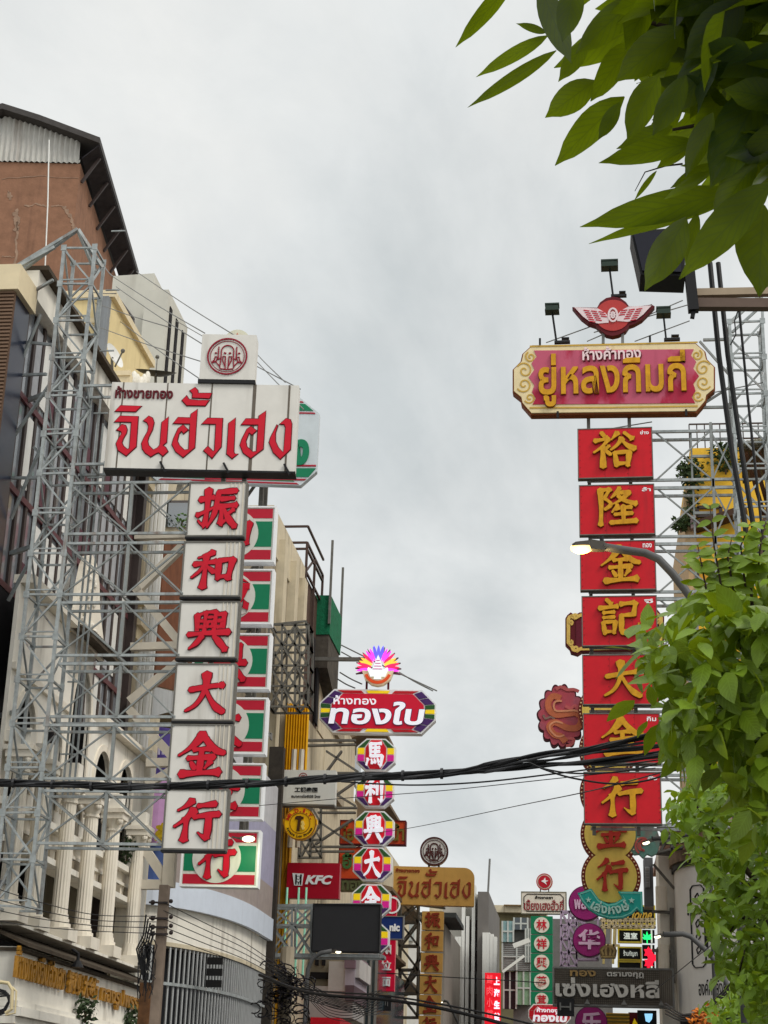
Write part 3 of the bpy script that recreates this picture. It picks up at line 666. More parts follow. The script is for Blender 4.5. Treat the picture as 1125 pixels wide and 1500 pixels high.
b = MB(); fr.prism(b, [(c_[0]-330*u, c_[1]-60*u), (c_[0]-260*u, c_[1]-250*u), (c_[0]-120*u, c_[1]-360*u), (c_[0], c_[1]-385*u), (c_[0]+120*u, c_[1]-360*u), (c_[0]+260*u, c_[1]-250*u), (c_[0]+330*u, c_[1]-60*u), (c_[0]+170*u, c_[1]-80*u), (c_[0]-170*u, c_[1]-80*u)], -0.11, 0.1); t.part('backing', b, mat('emblem_cream', (246,226,190), 0.5, 0.03))
b = MB(); fr.prism(b, [(c_[0]+x*u, c_[1]+y*u) for x, y in [(-120,-60),(0,260),(120,-60),(190,0),(215,-40),(150,-200),(60,-190),(80,-250),(-80,-250),(-60,-190),(-150,-200),(-215,-40),(-190,0)]], -0.16, -0.11); t.part('pagoda', b, mat('neon_white', (240,252,255), 0.4, 0, emit=0.45, ecol=(235,250,255)))
b = MB()
for y, w_ in ((140,36),(80,56),(20,76),(-40,100)): fr.line(b, [(c_[0]-w_*u, c_[1]+y*u), (c_[0]+w_*u, c_[1]+y*u)], 14*u, -0.175, -0.16)
t.part('pagoda_line', b, M_mag)
b = MB(); fr.ring(b, c_[0], c_[1]-60*u, 225*u, 285*u, -0.13, -0.11, 22, 200, 340); t.part('ribbon', b, mat('ribbon_orange', (224,80,34), 0.5, 0.1, emit=0.25, ecol=(224,80,34)))
for sx in (-230, 215):
    b = MB(); b.bar(fr.W(c_[0]+sx*u, c_[1]-520*u, 0.1), fr.W(c_[0]+sx*u, c_[1]-240*u, 0.1), 0.06); t.part('post', b, M_dkred)

def flat_sign(name, label, box, Y, yaw, depth, m, cat='sign', group=None, frame=None, fw=0.03, under=None):
    fr = Fr((box[0]+box[2])/2, (box[1]+box[3])/2, Y, yaw); x0, x1, z0, z1 = fr.rect(*box)
    t = Thing(name, label, cat, fr.W(0, z0, depth/2), group, R(yaw))
    b = MB(); fr.box(b, x0, x1, z0, z1, 0, depth); t.part('board', b, m)
    if frame:
        f = MB(); w = fw
        for q in ((x0-w,x0,z0-w,z1+w), (x1,x1+w,z0-w,z1+w), (x0,x1,z1,z1+w), (x0,x1,z0-w,z0)): fr.box(f, *q, -0.03, depth+0.02)
        t.part('frame', f, frame)
    return t, fr, (x0, x1, z0, z1)
def pbox(fr, a, b): p, q = fr.L(*a), fr.L(*b); return (p[0], q[0], q[1], p[1])
# bank sign
t, fr, b = flat_sign('bank_sign', 'pale grey bank sign with a small red ring logo and black Chinese letters', (409,1128,491,1178), 42.3, 1, 0.35, mat('bank_sign_grey', (216,216,210), 0.5, 0.02, 0.15), frame=None)
l = MB(); c = fr.L(444, 1138.5); r0 = fr.L(450.5, 1138)[0]-c[0]; fr.ring(l, *c, r0*0.82, r0, -0.015, 0, 24); fr.ring(l, c[0], c[1], r0*0.45, r0*0.6, -0.016, 0, 4, 45, 405); fr.box(l, c[0]-0.015, c[0]+0.015, c[1]-r0*0.45, c[1]+r0*0.45, -0.014, 0); t.part('logo', l, mat('bank_red', (150,40,44), 0.5, 0))
l = MB(); put(l, fr, '工银泰国', pbox(fr, (432,1153), (465,1161)), -0.012, 0, 0.03); put(l, fr, 'ธนาคารไอซีบีซี ไทย', pbox(fr, (427,1164), (469,1169)), -0.012, 0, 0.02); t.part('lettering', l, M_black)
l = MB(); fr.box(l, b[0]+0.01, b[1]-0.01, b[2]-0.04, b[2]-0.002, 0.02, 0.33); t.part('underside_bar', l, M_grey)
# round yellow hardware sign
fr = Fr(439, 1205, 42, 1); c = fr.L(439.3, 1206); r0 = fr.L(463, 1206)[0]-c[0]
M_diy = mat('hardware_yellow', (246,190,16), 0.4, 0.02); M_diyd = mat('hardware_dark', (74,46,20), 0.5, 0)
t = Thing('round_sign', 'round yellow hardware shop sign with a dark hammer and curved lettering', 'sign', fr.W(c[0], c[1]-r0, 0.1), None, R(1))
b = MB(); fr.disc(b, *c, r0, 0, 0.2); fr.box(b, c[0]-r0*1.06, c[0]+r0*1.06, c[1]-0.05*r0, c[1]+0.25*r0, 0.01, 0.19); t.part('board', b, M_diy)
b = MB(); fr.ring(b, *c, r0*0.955, r0*1.01, -0.02, 0, 40); fr.ring(b, *c, r0*0.60, r0*0.64, -0.012, 0, 40, ); t.part('ring', b, mat('hardware_brown', (150,92,20), 0.5, 0))
def arc_text(mb, fr, s, c, r, a0, a1, h, w, d0, d1, off=0.03, inv=False):
    n = len(s)
    for i, ch in enumerate(s):
        if ch == ' ': continue
        a = R(a0+(a1-a0)*(i+0.5)/n); ca, sa = math.cos(a), math.sin(a)
        def fn(x, z):
            if inv: return (c[0]+ca*(r-z)-(-sa)*x*1.0*1, c[1]+sa*(r-z)-ca*-1*x*-1*-1) if False else (c[0]+ca*(r-z)-sa*x, c[1]+sa*(r-z)+ca*x)
            return (c[0]+ca*(r+z)+sa*x, c[1]+sa*(r+z)-ca*x)
        hh = h*(1.0 if ch.isupper() or ord(ch) > 0x300 else 0.75)
        put(mb, fr, ch, (-w*(0.25 if ch in '.•iIl' else 0.5), w*(0.25 if ch in '.•iIl' else 0.5), 0 if not ch == '.' else 0, hh if ch not in '.•' else h*0.25), d0, d1, off, 0, fn)
l = MB(); arc_text(l, fr, 'MR•D.I.Y.', c, r0*0.68, 165, 15, r0*0.24, r0*0.25, -0.016, 0); t.part('lettering', l, mat('hardware_red', (196,52,24), 0.5, 0))
l = MB(); arc_text(l, fr, 'Always Low Prices', c, r0*0.86, 200, 340, r0*0.15, r0*0.11, -0.016, 0, inv=True); t.part('small_lettering', l, M_diyd)
b = MB(); fr.prism(b, [(c[0]+x*r0, c[1]+z*r0) for x, z in [(-0.30,0.36),(-0.22,0.44),(0.05,0.46),(0.12,0.40),(0.22,0.40),(0.22,0.26),(0.10,0.26),(0.05,0.16),(0.02,-0.1),(0.0,-0.48),(-0.18,-0.46),(-0.14,-0.1),(-0.12,0.18),(-0.22,0.24),(-0.30,0.26)]], -0.03, 0); t.part('hammer', b, M_diyd)
b = MB(); fr.ball(b, 0,0) if False else None
b = MB()
for k in range(4): fr.disc(b, c[0]+r0*(0.17+0.05*(k % 2)), c[1]+r0*(0.05-0.12*k), r0*0.09, -0.04-0.002*k, 0, 12)
t.part('hand', b, mat('hand_gold', (244,214,120), 0.5, 0))
# fried chicken sign
t, fr, b = flat_sign('restaurant_sign', 'red restaurant sign with white KFC letters', (420,1264,497,1316), 43, -1, 0.25, mat('restaurant_red', (168,6,36), 0.4, 0.02), frame=None)
l = MB(); put(l, fr, 'KFC', pbox(fr, (447.5,1282), (487,1296)), -0.03, 0, 0.045, 0.25); t.part('lettering', l, M_wplast)
l = MB(); q = fr.poly([(428.5,1279),(445,1280),(442.5,1297.5),(431,1297)]); fr.prism(l, q, -0.02, 0); lo = t.part('logo', l, M_wplast)
l = MB()
for pg in ([(433,1281),(435.5,1281),(434.5,1296),(432.5,1296)], [(440,1281),(442.5,1281),(441.5,1296.5),(439.5,1296)]): fr.prism(l, fr.poly(pg), -0.026, -0.02)
c = fr.L(437.3, 1286); r0 = fr.L(440, 1286)[0]-c[0]; fr.ring(l, *c, r0*0.75, r0, -0.027, -0.02, 16); fr.line(l, fr.poly([(435,1291.5),(437.5,1293),(440,1291.5)]), 0.02, -0.027, -0.02); fr.line(l, fr.poly([(437.3,1292),(437.3,1296)]), 0.025, -0.027, -0.02); t.part('logo_line', l, M_black, lo)
# black screen
t, fr, b = flat_sign('screen_board', 'blank black rectangular display board on a steel frame in front of the octagonal signs', (459,1326,555,1393), 41, -1.5, 0.22, mat('screen_black', (48,48,50), 0.45, 0.03), cat='display', frame=M_black)
l = MB(); q = fr.L(459, 1398); q2 = fr.L(556, 1400); l.bar(fr.W(q[0], b[2]-0.1, 0.1), fr.W(q2[0], b[2]-0.1, 0.1), 0.08); t.part('underside_bar', l, M_steel)
# orange Thai sign behind
M_or = mat('orange_sign_paint', (206,74,34), 0.5, 0.06, 0.3); M_orl = mat('bronze_letter', (120,104,40), 0.4, 0.1, 0.2)
t, fr, b = flat_sign('hanging_sign', 'wide orange sign with bronze Thai lettering, mostly behind the octagonal 興 panel', (499,1203,593,1236), 51, 0, 0.3, M_or, frame=M_dkred)
l = MB(); put(l, fr, 'โอ', pbox(fr, (502,1206), (519,1232)), -0.05, 0, 0.03); put(l, fr, 'น้ำ', pbox(fr, (575,1206), (592,1232)), -0.05, 0, 0.03); t.part('lettering', l, M_orl)
t, fr, b = flat_sign('hanging_sign', 'narrow orange sign with a green Thai letter, left of the octagonal 大 panel', (497,1242,545,1287), 51, 0, 0.3, M_or, frame=M_dkred)
l = MB(); put(l, fr, 'ฮื้', pbox(fr, (502,1248), (516,1273)), -0.05, 0, 0.04); t.part('lettering', l, mat('green_letter', (70,110,60), 0.5, 0.05))
t, fr, b = flat_sign('hanging_sign', 'drab green lettered strip hanging below the narrow orange sign', (499,1289,536,1306), 51, 0, 0.2, mat('drab_strip', (120,112,84), 0.6, 0.1, 0.4))
l = MB(); put(l, fr, 'ทอง', pbox(fr, (501,1290), (535,1305)), -0.05, 0, 0.03); t.part('lettering', l, mat('drab_letter', (92,100,66), 0.5, 0.1))
# noodle sign column
t, fr, b = flat_sign('noodle_sign', 'tall crimson noodle shop sign with white vertical Chinese lettering, below the blue sign', (551,1312,579,1452), 60, 0, 0.3, mat('noodle_red', (214,12,58), 0.4, 0.02), frame=None)
for ch_, q_ in (('州',(557.5,1384,573,1399)),('拉',(557.5,1407,573,1422)),('面',(557.5,1431,572,1445))): l = MB(); put(l, fr, ch_, pbox(fr, q_[:2], q_[2:]), -0.03, 0, 0.03); t.part('lettering', l, M_wplast)
c = fr.L(574.5, 1326); l = MB(); fr.ring(l, *c, 0.24, 0.30, -0.03, 0, 24); t.part('logo', l, M_wplast)
t, fr, b = flat_sign('clinic_sign', 'navy blue sign with white letters reading nic, half behind the octagonal panels', (556,1343,590,1375), 59, 0, 0.25, mat('navy_sign', (20,48,112), 0.4, 0.02), frame=M_grey)
l = MB(); put(l, fr, 'nic', pbox(fr, (571,1353), (585.5,1364.5)), -0.03, 0, 0.05); t.part('lettering', l, M_wplast)
t, fr, b = flat_sign('hanging_sign', 'small dark sign with faint pale marks hanging under the noodle sign', (546,1457,573,1480), 59.5, 0, 0.25, M_black)
l = MB(); put(l, fr, '中川', pbox(fr, (551,1462), (568,1474)), -0.02, 0, 0.0); t.part('lettering', l, M_grey)
# ---- second blackletter sign, yellow, 80 m away
Y5 = 66; t, fr, (x0, x1, z0, z1) = jin_sign('shop_sign', 'ochre yellow sign with rust red blackletter Thai lettering and a rounded corner', (576,1270,695,1326), Y5, 4.5, 0.4, mat('ochre_sign', (214,166,86), 0.5, 0.06, 0.6, (130,92,50), 0.9), None, None, rounded=0.4)
l = MB(); M_rust = mat('rust_red_letter', (150,54,26), 0.5, 0.08, 0.2)
for pg in JIN:
    pp = [(578+(x-160)/272*114, 1269.5+(y-561)/129*55) for x, y in pg]; fr.prism(l, fr.poly(pp), -0.05, 0)
t.part('lettering', l, M_rust)
l = MB(); put(l, fr, 'ห้างขายทอง', pbox(fr, (580,1271.5), (615,1278.5)), -0.03, 0, 0.03); t.part('small_lettering', l, M_rust)
fe = Fr(636, 1247, Y5, 4.5); c = fe.L(636, 1247); r0 = fe.L(656.5, 1247)[0]-c[0]
t = Thing('round_emblem', 'round white and brown elephant emblem standing on the ochre yellow sign', 'sign', fe.W(c[0], c[1]-r0*1.15, 0.1), None, R(4.5))
b = MB(); fe.disc(b, *c, r0, 0, 0.25); t.part('board', b, M_white2)
b = MB(); fe.ring(b, *c, r0*0.9, r0*1.02, -0.04, 0.26, 40); fe.ring(b, *c, r0*0.76, r0*0.80, -0.03, 0, 40); elephants(b, fe, *c, r0*0.78, -0.03, 0, 0.05); t.part('emblem', b, mat('emblem_brown', (78,36,34), 0.5, 0.05))
b = MB()
for sx in (-0.35, 0.35): b.bar(fe.W(c[0]+sx*r0, c[1]-r0*1.25, 0.1), fe.W(c[0]+sx*r0, c[1]-r0*0.9, 0.1), 0.08)
t.part('stand', b, M_steeld)
G5 = 'ochre character panels far down the street'
M_och2 = mat('ochre_panel', (214,166,86), 0.5, 0.06, 0.35, (150,104,56), 0.9)
for (y0, y1, dx_, ch, lab) in [(1335,1362,2,'振','ochre panel with rust red 振, directly under the ochre blackletter sign'), (1364,1393,1,'和','ochre panel with rust red 和, second below the ochre sign'), (1396,1424,0.5,'興','ochre panel with rust red 興, third below the ochre sign'),
        (1426.5,1456,-1,'大','ochre panel with rust red 大, fourth below the ochre sign'), (1457.5,1486,-2,'金','ochre panel with rust red 金, crossed by the lowest cable'), (1488,1516,-3,'行','ochre panel with rust red 行, cut by the bottom edge of the view')]:
    t, fr, b = flat_sign('character_panel', lab, (616+dx_,y0,648+dx_,y1), Y5, 2, 0.25, M_och2, group=G5, frame=None)
    h = b[3]-b[2]; l = MB(); brush(l, fr, ch, (b[0]+0.17*h, b[1]-0.2*h, b[2]+0.08*h, b[3]-0.08*h), -0.06, 0, fat=1.5); t.part('lettering', l, M_rust)
# ---- green herbal shop stack, 85 m
Y6 = 85
M_wh3 = mat('herbal_white', (222,216,204), 0.5, 0.03, 0.3)
t, fr, b = flat_sign('shop_sign', 'small white framed sign with red Thai lettering above the green circle panels', (764,1307,829,1338), Y6, -2, 0.3, M_wh3, frame=mat('olive_frame', (120,122,104), 0.5, 0.05))
l = MB(); put(l, fr, 'เซี้ยงเฮงฮั่วกี่', pbox(fr, (768,1317.5), (825.5,1334)), -0.03, 0, 0.012); t.part('lettering', l, mat('maroon_letter', (140,40,48), 0.5, 0))
l = MB(); put(l, fr, 'ห้างขายยา', pbox(fr, (784,1312), (810,1317)), -0.03, 0, 0.02); t.part('small_lettering', l, M_black)
l = MB(); fr.line(l, octagon(b[0]+0.12, b[1]-0.12, b[2]+0.1, b[3]-0.1, 0.15, 0.15), 0.04, -0.02, 0, True); t.part('border_line', l, M_black)
fe = Fr(797.5, 1291, Y6, -2); c = fe.L(797.5, 1291.5); r0 = fe.L(809.5, 1291)[0]-c[0]
t = Thing('round_emblem', 'small round red and white bird emblem above the white herbal shop sign', 'sign', fe.W(c[0], c[1]-r0*1.3, 0.1), None, R(-2))
b = MB(); fe.disc(b, *c, r0, 0, 0.2); t.part('board', b, M_wh3)
b = MB(); fe.ring(b, *c, r0*0.9, r0, -0.02, 0, 30); fe.disc(b, *c, r0*0.76, -0.03, 0); t.part('disc', b, mat('emblem_crimson', (180,26,44), 0.5, 0.04))
b = MB(); fe.prism(b, [(c[0]+x*r0, c[1]+z*r0) for x, z in [(-0.4,0.05),(-0.1,0.2),(0.1,0.5),(0.15,0.15),(0.5,0.1),(0.15,-0.05),(0.3,-0.4),(-0.05,-0.12)]], -0.05, -0.03); t.part('bird', b, M_wplast)
b = MB()
for sx in (-0.5, 0.5): b.bar(fe.W(c[0]+sx*r0, c[1]-r0*1.4, 0.1), fe.W(c[0]+sx*r0, c[1]-r0*0.8, 0.1), 0.06)
t.part('stand', b, M_steeld)
G6 = 'green panels with white discs'
for (y0, y1, ch, lab) in [(1342,1368,'林','green panel with 林 in a white disc, topmost under the white herbal sign'), (1369.5,1395.5,'祥','green panel with 祥 in a white disc, second of its column'), (1397,1423,'興','green panel with 興 in a white disc, middle of its column'), (1424.5,1451,'蔘','green panel with 蔘 in a white disc, fourth of its column'), (1453,1476,'茸','green panel with 茸 in a white disc, cut by the red octagon sign below')]:
    t, fr, b = flat_sign('disc_panel', lab, (777.5,y0,809.5,y1), Y6, -2, 0.25, M_green, group=G6)
    cx = (b[0]+b[1])/2; cz = (b[2]+b[3])/2; r0 = (b[3]-b[2])*0.44
    l = MB(); fr.disc(l, cx, cz, r0, -0.03, 0, 28); t.part('disc', l, M_wh3)
    l = MB(); g = (cx-r0*0.68, cx+r0*0.68, cz-r0*0.68, cz+r0*0.68)
    put(l, fr, ch, g, -0.05, -0.03, 0.02); t.part('lettering', l, mat('crimson2', (190,24,44), 0.5, 0))
def lt2(t, fr, b):
    l = MB(); w, h = b[1]-b[0], b[3]-b[2]; put(l, fr, 'ทองใบ', (b[0]+0.1*w, b[1]-0.08*w, b[2]+0.1*h, b[3]-0.42*h), -0.09, -0.03, 0.045, 0.1); put(l, fr, 'ห้างทอง', (b[0]+0.2*w, b[0]+0.7*w, b[3]-0.42*h, b[3]-0.18*h), -0.09, -0.03, 0.03); t.part('lettering', l, M_wglow)
oct_sign('shop_sign', 'red octagonal sign with white Thai lettering at the foot of the green circle panels', 'sign', (774,1471,836,1500), 78, 0, 0.12, 0.3, 0.28, 0.12, ['r', 'r', 'r', 'r', 'r', 'r', 'r', 'r'], lt2)
# red neon sign
t, fr, b = flat_sign('neon_sign', 'glowing red vertical neon sign with white Chinese characters, on the white ribbed building', (710,1425,733,1500), 95, 0, 0.5, mat('neon_red_box', (228,24,44), 0.4, 0.05, emit=0.28, ecol=(255,20,40)), cat='neon sign')
l = MB()
for i, ch in enumerate('上海生煎'): put(l, fr, ch, pbox(fr, (723.5,1431+i*17.5), (732,1443+i*17.5)), -0.05, 0, 0.05)
t.part('lettering', l, mat('neon_pinkwhite', (255,226,240), 0.4, 0, emit=0.8, ecol=(255,220,240)))
l = MB()
for i in range(4): put(l, fr, '鮮肉小館'[i], pbox(fr, (713,1428+i*17), (721.5,1441+i*17)), -0.04, 0, 0.0)
t.part('small_lettering', l, mat('neon_rose', (255,110,120), 0.4, 0, emit=0.3, ecol=(255,110,120)))
# ---- right middle cluster
Y7 = 46
M_gourd = mat('gourd_yellow', (226,196,92), 0.45, 0.06, 0.3, (160,130,60)); M_grim = mat('gourd_rim', (120,44,28), 0.5, 0.08); M_gred = mat('gourd_red', (172,40,24), 0.45, 0.06)
fr = Fr(895, 1284, Y7, -1); cs = [fr.L(895, 1284), fr.L(893.5, 1222), fr.L(892, 1160), fr.L(890.5, 1098), fr.L(889, 1040)]
r0 = fr.L(933, 1284)[0]-cs[0][0]; rim_ = fr.L(939, 1284)[0]-cs[0][0]
t = Thing('gourd_sign', 'yellow sign of stacked circles with brown beaded rims and red 金行, behind the red panels', 'sign', fr.W(cs[0][0], cs[0][1]-rim_, 0.1), None, R(-1))
bd = MB()
for k, (cx, cz) in enumerate(cs):
    b = MB(); fr.disc(b, cx, cz, rim_, 0.02+0.004*k, 0.3-0.004*k, 44); t.part('rim', b, M_grim)
    b = MB(); fr.disc(b, cx, cz, r0, -0.03-0.003*k, 0.025, 44)
    if k < 4: fr.box(b, cx-0.16, cx+0.2, cz+r0*0.7, cz+r0*1.0, -0.028, 0.02)
    po = t.part('disc', b, M_gourd)
    if k < 2:
        l = MB(); e = MB(); g = (cx-0.60*r0, cx+0.66*r0, cz-0.58*r0, cz+0.68*r0)
        brush(l, fr, '行金'[k], g, -0.12, -0.05, fat=1.35); t.part('lettering', l, M_gred)
    for q in range(44):
        a = 2*math.pi*q/44; fr.disc(bd, cx+(r0+rim_)/2*math.cos(a), cz+(r0+rim_)/2*math.sin(a), 0.022, -0.005, 0.02, 6)
t.part('bulb_beads', bd, mat('bead_bulb', (236,204,160), 0.3, 0))['kind'] = 'stuff'
# teal ribbon
fr = Fr(893, 1325, Y7-0.3, -1); pts = [(846,1308),(852,1306.5),(866,1301.5),(878,1318),(891,1324),(902,1322),(912,1316),(905.5,1306),(941,1306),(942,1339),(933,1332),(926,1339),(912,1345),(893,1346),(876,1341),(862,1332),(852,1320)]
M_teal = mat('teal_ribbon', (34,168,156), 0.45, 0.05, 0.2, (30,110,110))
loc = fr.poly(pts); t = Thing('ribbon_sign', 'teal ribbon shaped sign with curved white Thai lettering, across the foot of the gourd sign', 'sign', fr.W(loc[13][0], loc[13][1], 0.08), None, R(-1))
b = MB(); fr.prism(b, loc, 0, 0.18); t.part('board', b, M_teal)
b = MB(); fr.line(b, grow_poly(loc, -0.04), 0.035, -0.012, 0, True); t.part('border_line', b, mat('teal_light', (120,206,190), 0.4, 0.03))
l = MB(); c = fr.L(893, 1284); c2 = fr.L(893, 1334); rr = c[1]-c2[1]
vs, fs = tmesh('เล่งหงษ์', 0.03)
def bend(x, z): a = -math.pi/2+x/rr; return c[0]+(rr-z)*math.cos(a), c[1]+(rr-z)*math.sin(a)
put(l, fr, 'เล่งหงษ์', (-0.52, 0.52, -0.10, 0.20), -0.06, 0, 0.03, 0, bend)
for sx in (-0.66, 0.66):
    cc = bend(sx, 0.05); q = []
    for k in range(10): a = math.pi/2+k*math.pi/5; r_ = 0.085 if k % 2 == 0 else 0.035; q.append((cc[0]+r_*math.cos(a), cc[1]+r_*math.sin(a)))
    fr.prism(l, q, -0.04, 0)
t.part('lettering', l, mat('ribbon_letter', (186,226,214), 0.4, 0.03))
# dragon medallion
fr = Fr(825, 1049, Y7+0.5, -1); c = fr.L(822, 1049); r0 = fr.L(853, 1049)[0]-c[0]; u = r0/100
rnd = random.Random(3)
def scall(r, n, amp, sx=1.0, sz=1.0, ph=0): return [(c[0]+sx*r*(1+amp*abs(math.sin(n*a/2+ph)))*math.cos(a), c[1]+sz*r*(1+amp*abs(math.sin(n*a/2+ph)))*math.sin(a)) for a in [2*math.pi*k/160 for k in range(160)]]
t = Thing('dragon_medallion', 'faded pink scalloped medallion with an orange coiled dragon, left of the red 大 panel', 'sign', fr.W(c[0], c[1]-r0*1.45, 0.1), None, R(-1))
b = MB(); fr.prism(b, scall(r0*1.02, 15, 0.15, 1.0, 1.36, 0.4), 0.0, 0.2); t.part('rim', b, mat('medallion_edge', (84,36,44), 0.6, 0.1))
b = MB(); fr.prism(b, scall(r0*0.95, 15, 0.15, 1.0, 1.36, 0.4), -0.03, 0.0); t.part('board', b, mat('medallion_pink', (180,74,86), 0.5, 0.12, 0.3, (120,64,84), 2.2, blotch=0.5, bcol=(150,88,104)))
def curl(pts, w, dd, key, rgb, nm):
    b = MB(); loc = []
    for i in range(len(pts)-1):
        p0, p1, p2, p3 = pts[max(i-1,0)], pts[i], pts[i+1], pts[min(i+2,len(pts)-1)]
        for j in range(6):
            s_ = j/6; loc.append(tuple(0.5*(2*p1[a]+(-p0[a]+p2[a])*s_+(2*p0[a]-5*p1[a]+4*p2[a]-p3[a])*s_*s_+(-p0[a]+3*p1[a]-3*p2[a]+p3[a])*s_**3) for a in (0,1)))
    fr.line(b, [fr.L(780+x*0.08, 990+y*0.08) for x, y in loc], w*u, dd, -0.03); t.part(nm, b, mat(key, rgb, 0.5, 0.12, 0.2))
curl([(520,420),(380,380),(290,500),(320,640),(440,720),(640,700),(800,690),(900,790),(830,950),(640,960),(480,880),(380,860),(310,950),(400,1080),(520,1120),(620,1230)], 30, -0.06, 'dragon_orange', (198,108,72), 'dragon_body')
curl([(540,470),(430,480),(390,560),(440,650),(640,650),(800,650),(940,740)], 9, -0.075, 'dragon_pale', (222,150,112), 'dragon_line')
curl([(560,880),(420,850),(320,920),(340,1020),(460,1120),(600,1090)], 8, -0.072, 'dragon_pale', (222,150,112), 'dragon_line')
curl([(430,260),(520,210),(640,260),(760,260),(860,300)], 16, -0.055, 'dragon_rose', (196,96,96), 'dragon_mane')
curl([(560,1180),(660,1150),(760,1180),(700,1270),(600,1290)], 14, -0.055, 'dragon_rose', (196,96,96), 'dragon_tail')
curl([(600,560),(700,600),(780,560),(840,640)], 14, -0.055, 'dragon_rose', (196,96,96), 'dragon_scale')
curl([(200,720),(240,790),(330,760),(420,800)], 10, -0.055, 'dragon_grey', (140,108,100), 'dragon_cloud')
# dark ornate sign behind 記
fr = Fr(899, 927, Y7, -1); P = [(831,901),(836,897),(842,901),(849,897),(950,893),(958,897),(963,893),(968,899),(973,903),(973,948),(968,954),(961,958),(950,953),(852,955),(846,959),(836,956),(834,950),(828,944),(828,906)]
loc = fr.poly(P); M_ogold = mat('ornate_gold', (222,186,96), 0.45, 0.1, 0.2); t = Thing('ornate_sign', 'dark red sign with gold scroll-cut ends, showing either side of the red 記 panel', 'sign', fr.W(0, min(q[1] for q in loc), 0.1), None, R(-1))
b = MB(); fr.prism(b, loc, 0, 0.25); t.part('board', b, M_dkred)
b = MB(); fr.line(b, grow_poly(loc, -0.09), 0.10, -0.03, 0, True)
for s_ in (0, 1):
    for (x, y, r_, a0, tn) in ((843,904,4.5,200,1.2), (836,912,3.5,90,-1.2), (836,942,3.5,-90,1.2), (843,950,4.5,160,-1.2)):
        pp = spiral(x, y, r_, a0, tn, 14); pp = [(2*900.5-q[0], q[1]-2) if s_ else q for q in pp]; fr.line(b, fr.poly(pp), 0.06, -0.04, 0)
t.part('scrollwork', b, M_ogold)
b = MB(); fr.prism(b, fr.poly([(844,910),(956,906),(956,946),(844,949)]), -0.02, 0); t.part('panel', b, mat('maroon_panel', (98,20,40), 0.4, 0.06))
# teal phoenix medallion
fr = Fr(943, 1234, Y7, -1); pts = [(918,1240),(921,1228),(928,1221),(934,1214),(940,1208),(952,1209),(962,1214),(966,1226),(966,1240),(962,1250),(955,1254),(948,1251),(942,1257),(936,1251),(929,1252),(924,1247)]
loc = fr.poly(pts); t = Thing('phoenix_medallion', 'teal and pink cut-out phoenix medallion beside the yellow 金 circle', 'sign', fr.W(0, min(q[1] for q in loc), 0.1), None, R(-1))
b = MB(); fr.prism(b, loc, 0, 0.2); t.part('board', b, mat('phoenix_teal', (104,150,138), 0.5, 0.15, 0.2, blotch=0.6, bcol=(150,120,116)))
b = MB()
for (x, y, r_, a0, tn) in ((944,1236,16,120,0.7), (946,1236,11,100,0.8), (940,1238,8,60,0.9)): fr.line(b, fr.poly(spiral(x, y, r_, a0, tn, 20)), 0.05, -0.03, 0)
t.part('feather_line', b, mat('phoenix_pink', (196,96,88), 0.5, 0.1))
# purple round signs
M_pur = mat('purple_disc', (150,34,112), 0.45, 0.05, 0.2, (110,30,90)); M_purr = mat('purple_rim', (96,24,80), 0.45, 0.05); M_pletter = mat('lilac_letter', (222,186,214), 0.4, 0.03)
G7 = 'purple round signs in a column'
for (px, py, rp, txt, lab, bx) in [(858,1323,25.5,'พลอย','upper purple round sign with pale Thai letters, partly behind the teal ribbon','w'), (863,1377,24.5,'华','purple round sign with pale Chinese character 华, below the teal ribbon','s'), (866,1498,24,'乐','lowest purple round sign with thin white strokes, under the grey mesh sign','s')]:
    fr = Fr(px, py, 54, -1); c = fr.L(px, py); r0 = fr.L(px+rp, py)[0]-c[0]
    t = Thing('round_sign', lab, 'sign', fr.W(c[0], c[1]-r0, 0.1), G7, R(-1))
    b = MB(); fr.disc(b, *c, r0, 0, 0.3, 40); t.part('rim', b, M_purr); b = MB(); fr.disc(b, *c, r0*0.94, -0.03, 0, 40); t.part('board', b, M_pur)
    l = MB(); put(l, fr, txt, (c[0]-0.66*r0, c[0]+0.66*r0, c[1]-(0.55 if bx == 's' else 0.36)*r0, c[1]+(0.62 if bx == 's' else 0.2)*r0), -0.06, -0.03, 0.03); t.part('lettering', l, M_pletter)
# grey mesh sign
M_mesh = mat('mesh_cladding', (124,116,104), 0.6, 0.15, 0.5, (70,62,54), 1.2); M_pale3 = mat('grey_raised_letter', (196,194,188), 0.45, 0.08, 0.25)
t, fr, b = flat_sign('shop_sign', 'wide grey grille sign with raised pale Thai lettering below the purple round sign', (812,1420,985,1472), 48, -2, 0.4, M_mesh, frame=M_grey, fw=0.05)
l = MB(); n = 16
for k in range(n): z = b[2]+(b[3]-b[2])*(k+0.5)/n; fr.box(l, b[0], b[1]-0.35, z-0.012, z+0.006, -0.022, 0)
for k in range(60): x = b[0]+(b[1]-b[0])*(k+0.5)/60; fr.box(l, x-0.008, x+0.008, b[2], b[3], -0.016, 0)
t.part('grille', l, mat('grille_grey', (84,78,70), 0.5, 0.1))
l = MB(); put(l, fr, 'เซ่งเฮงหลี', pbox(fr, (814,1432), (966,1463)), -0.16, -0.09, 0.03); e = MB(); put(e, fr, 'เซ่งเฮงหลี', pbox(fr, (814,1433), (966,1464)), -0.09, -0.022, 0.035); lo = t.part('lettering', l, M_pale3); t.part('letter_edge', e, M_grey, lo)
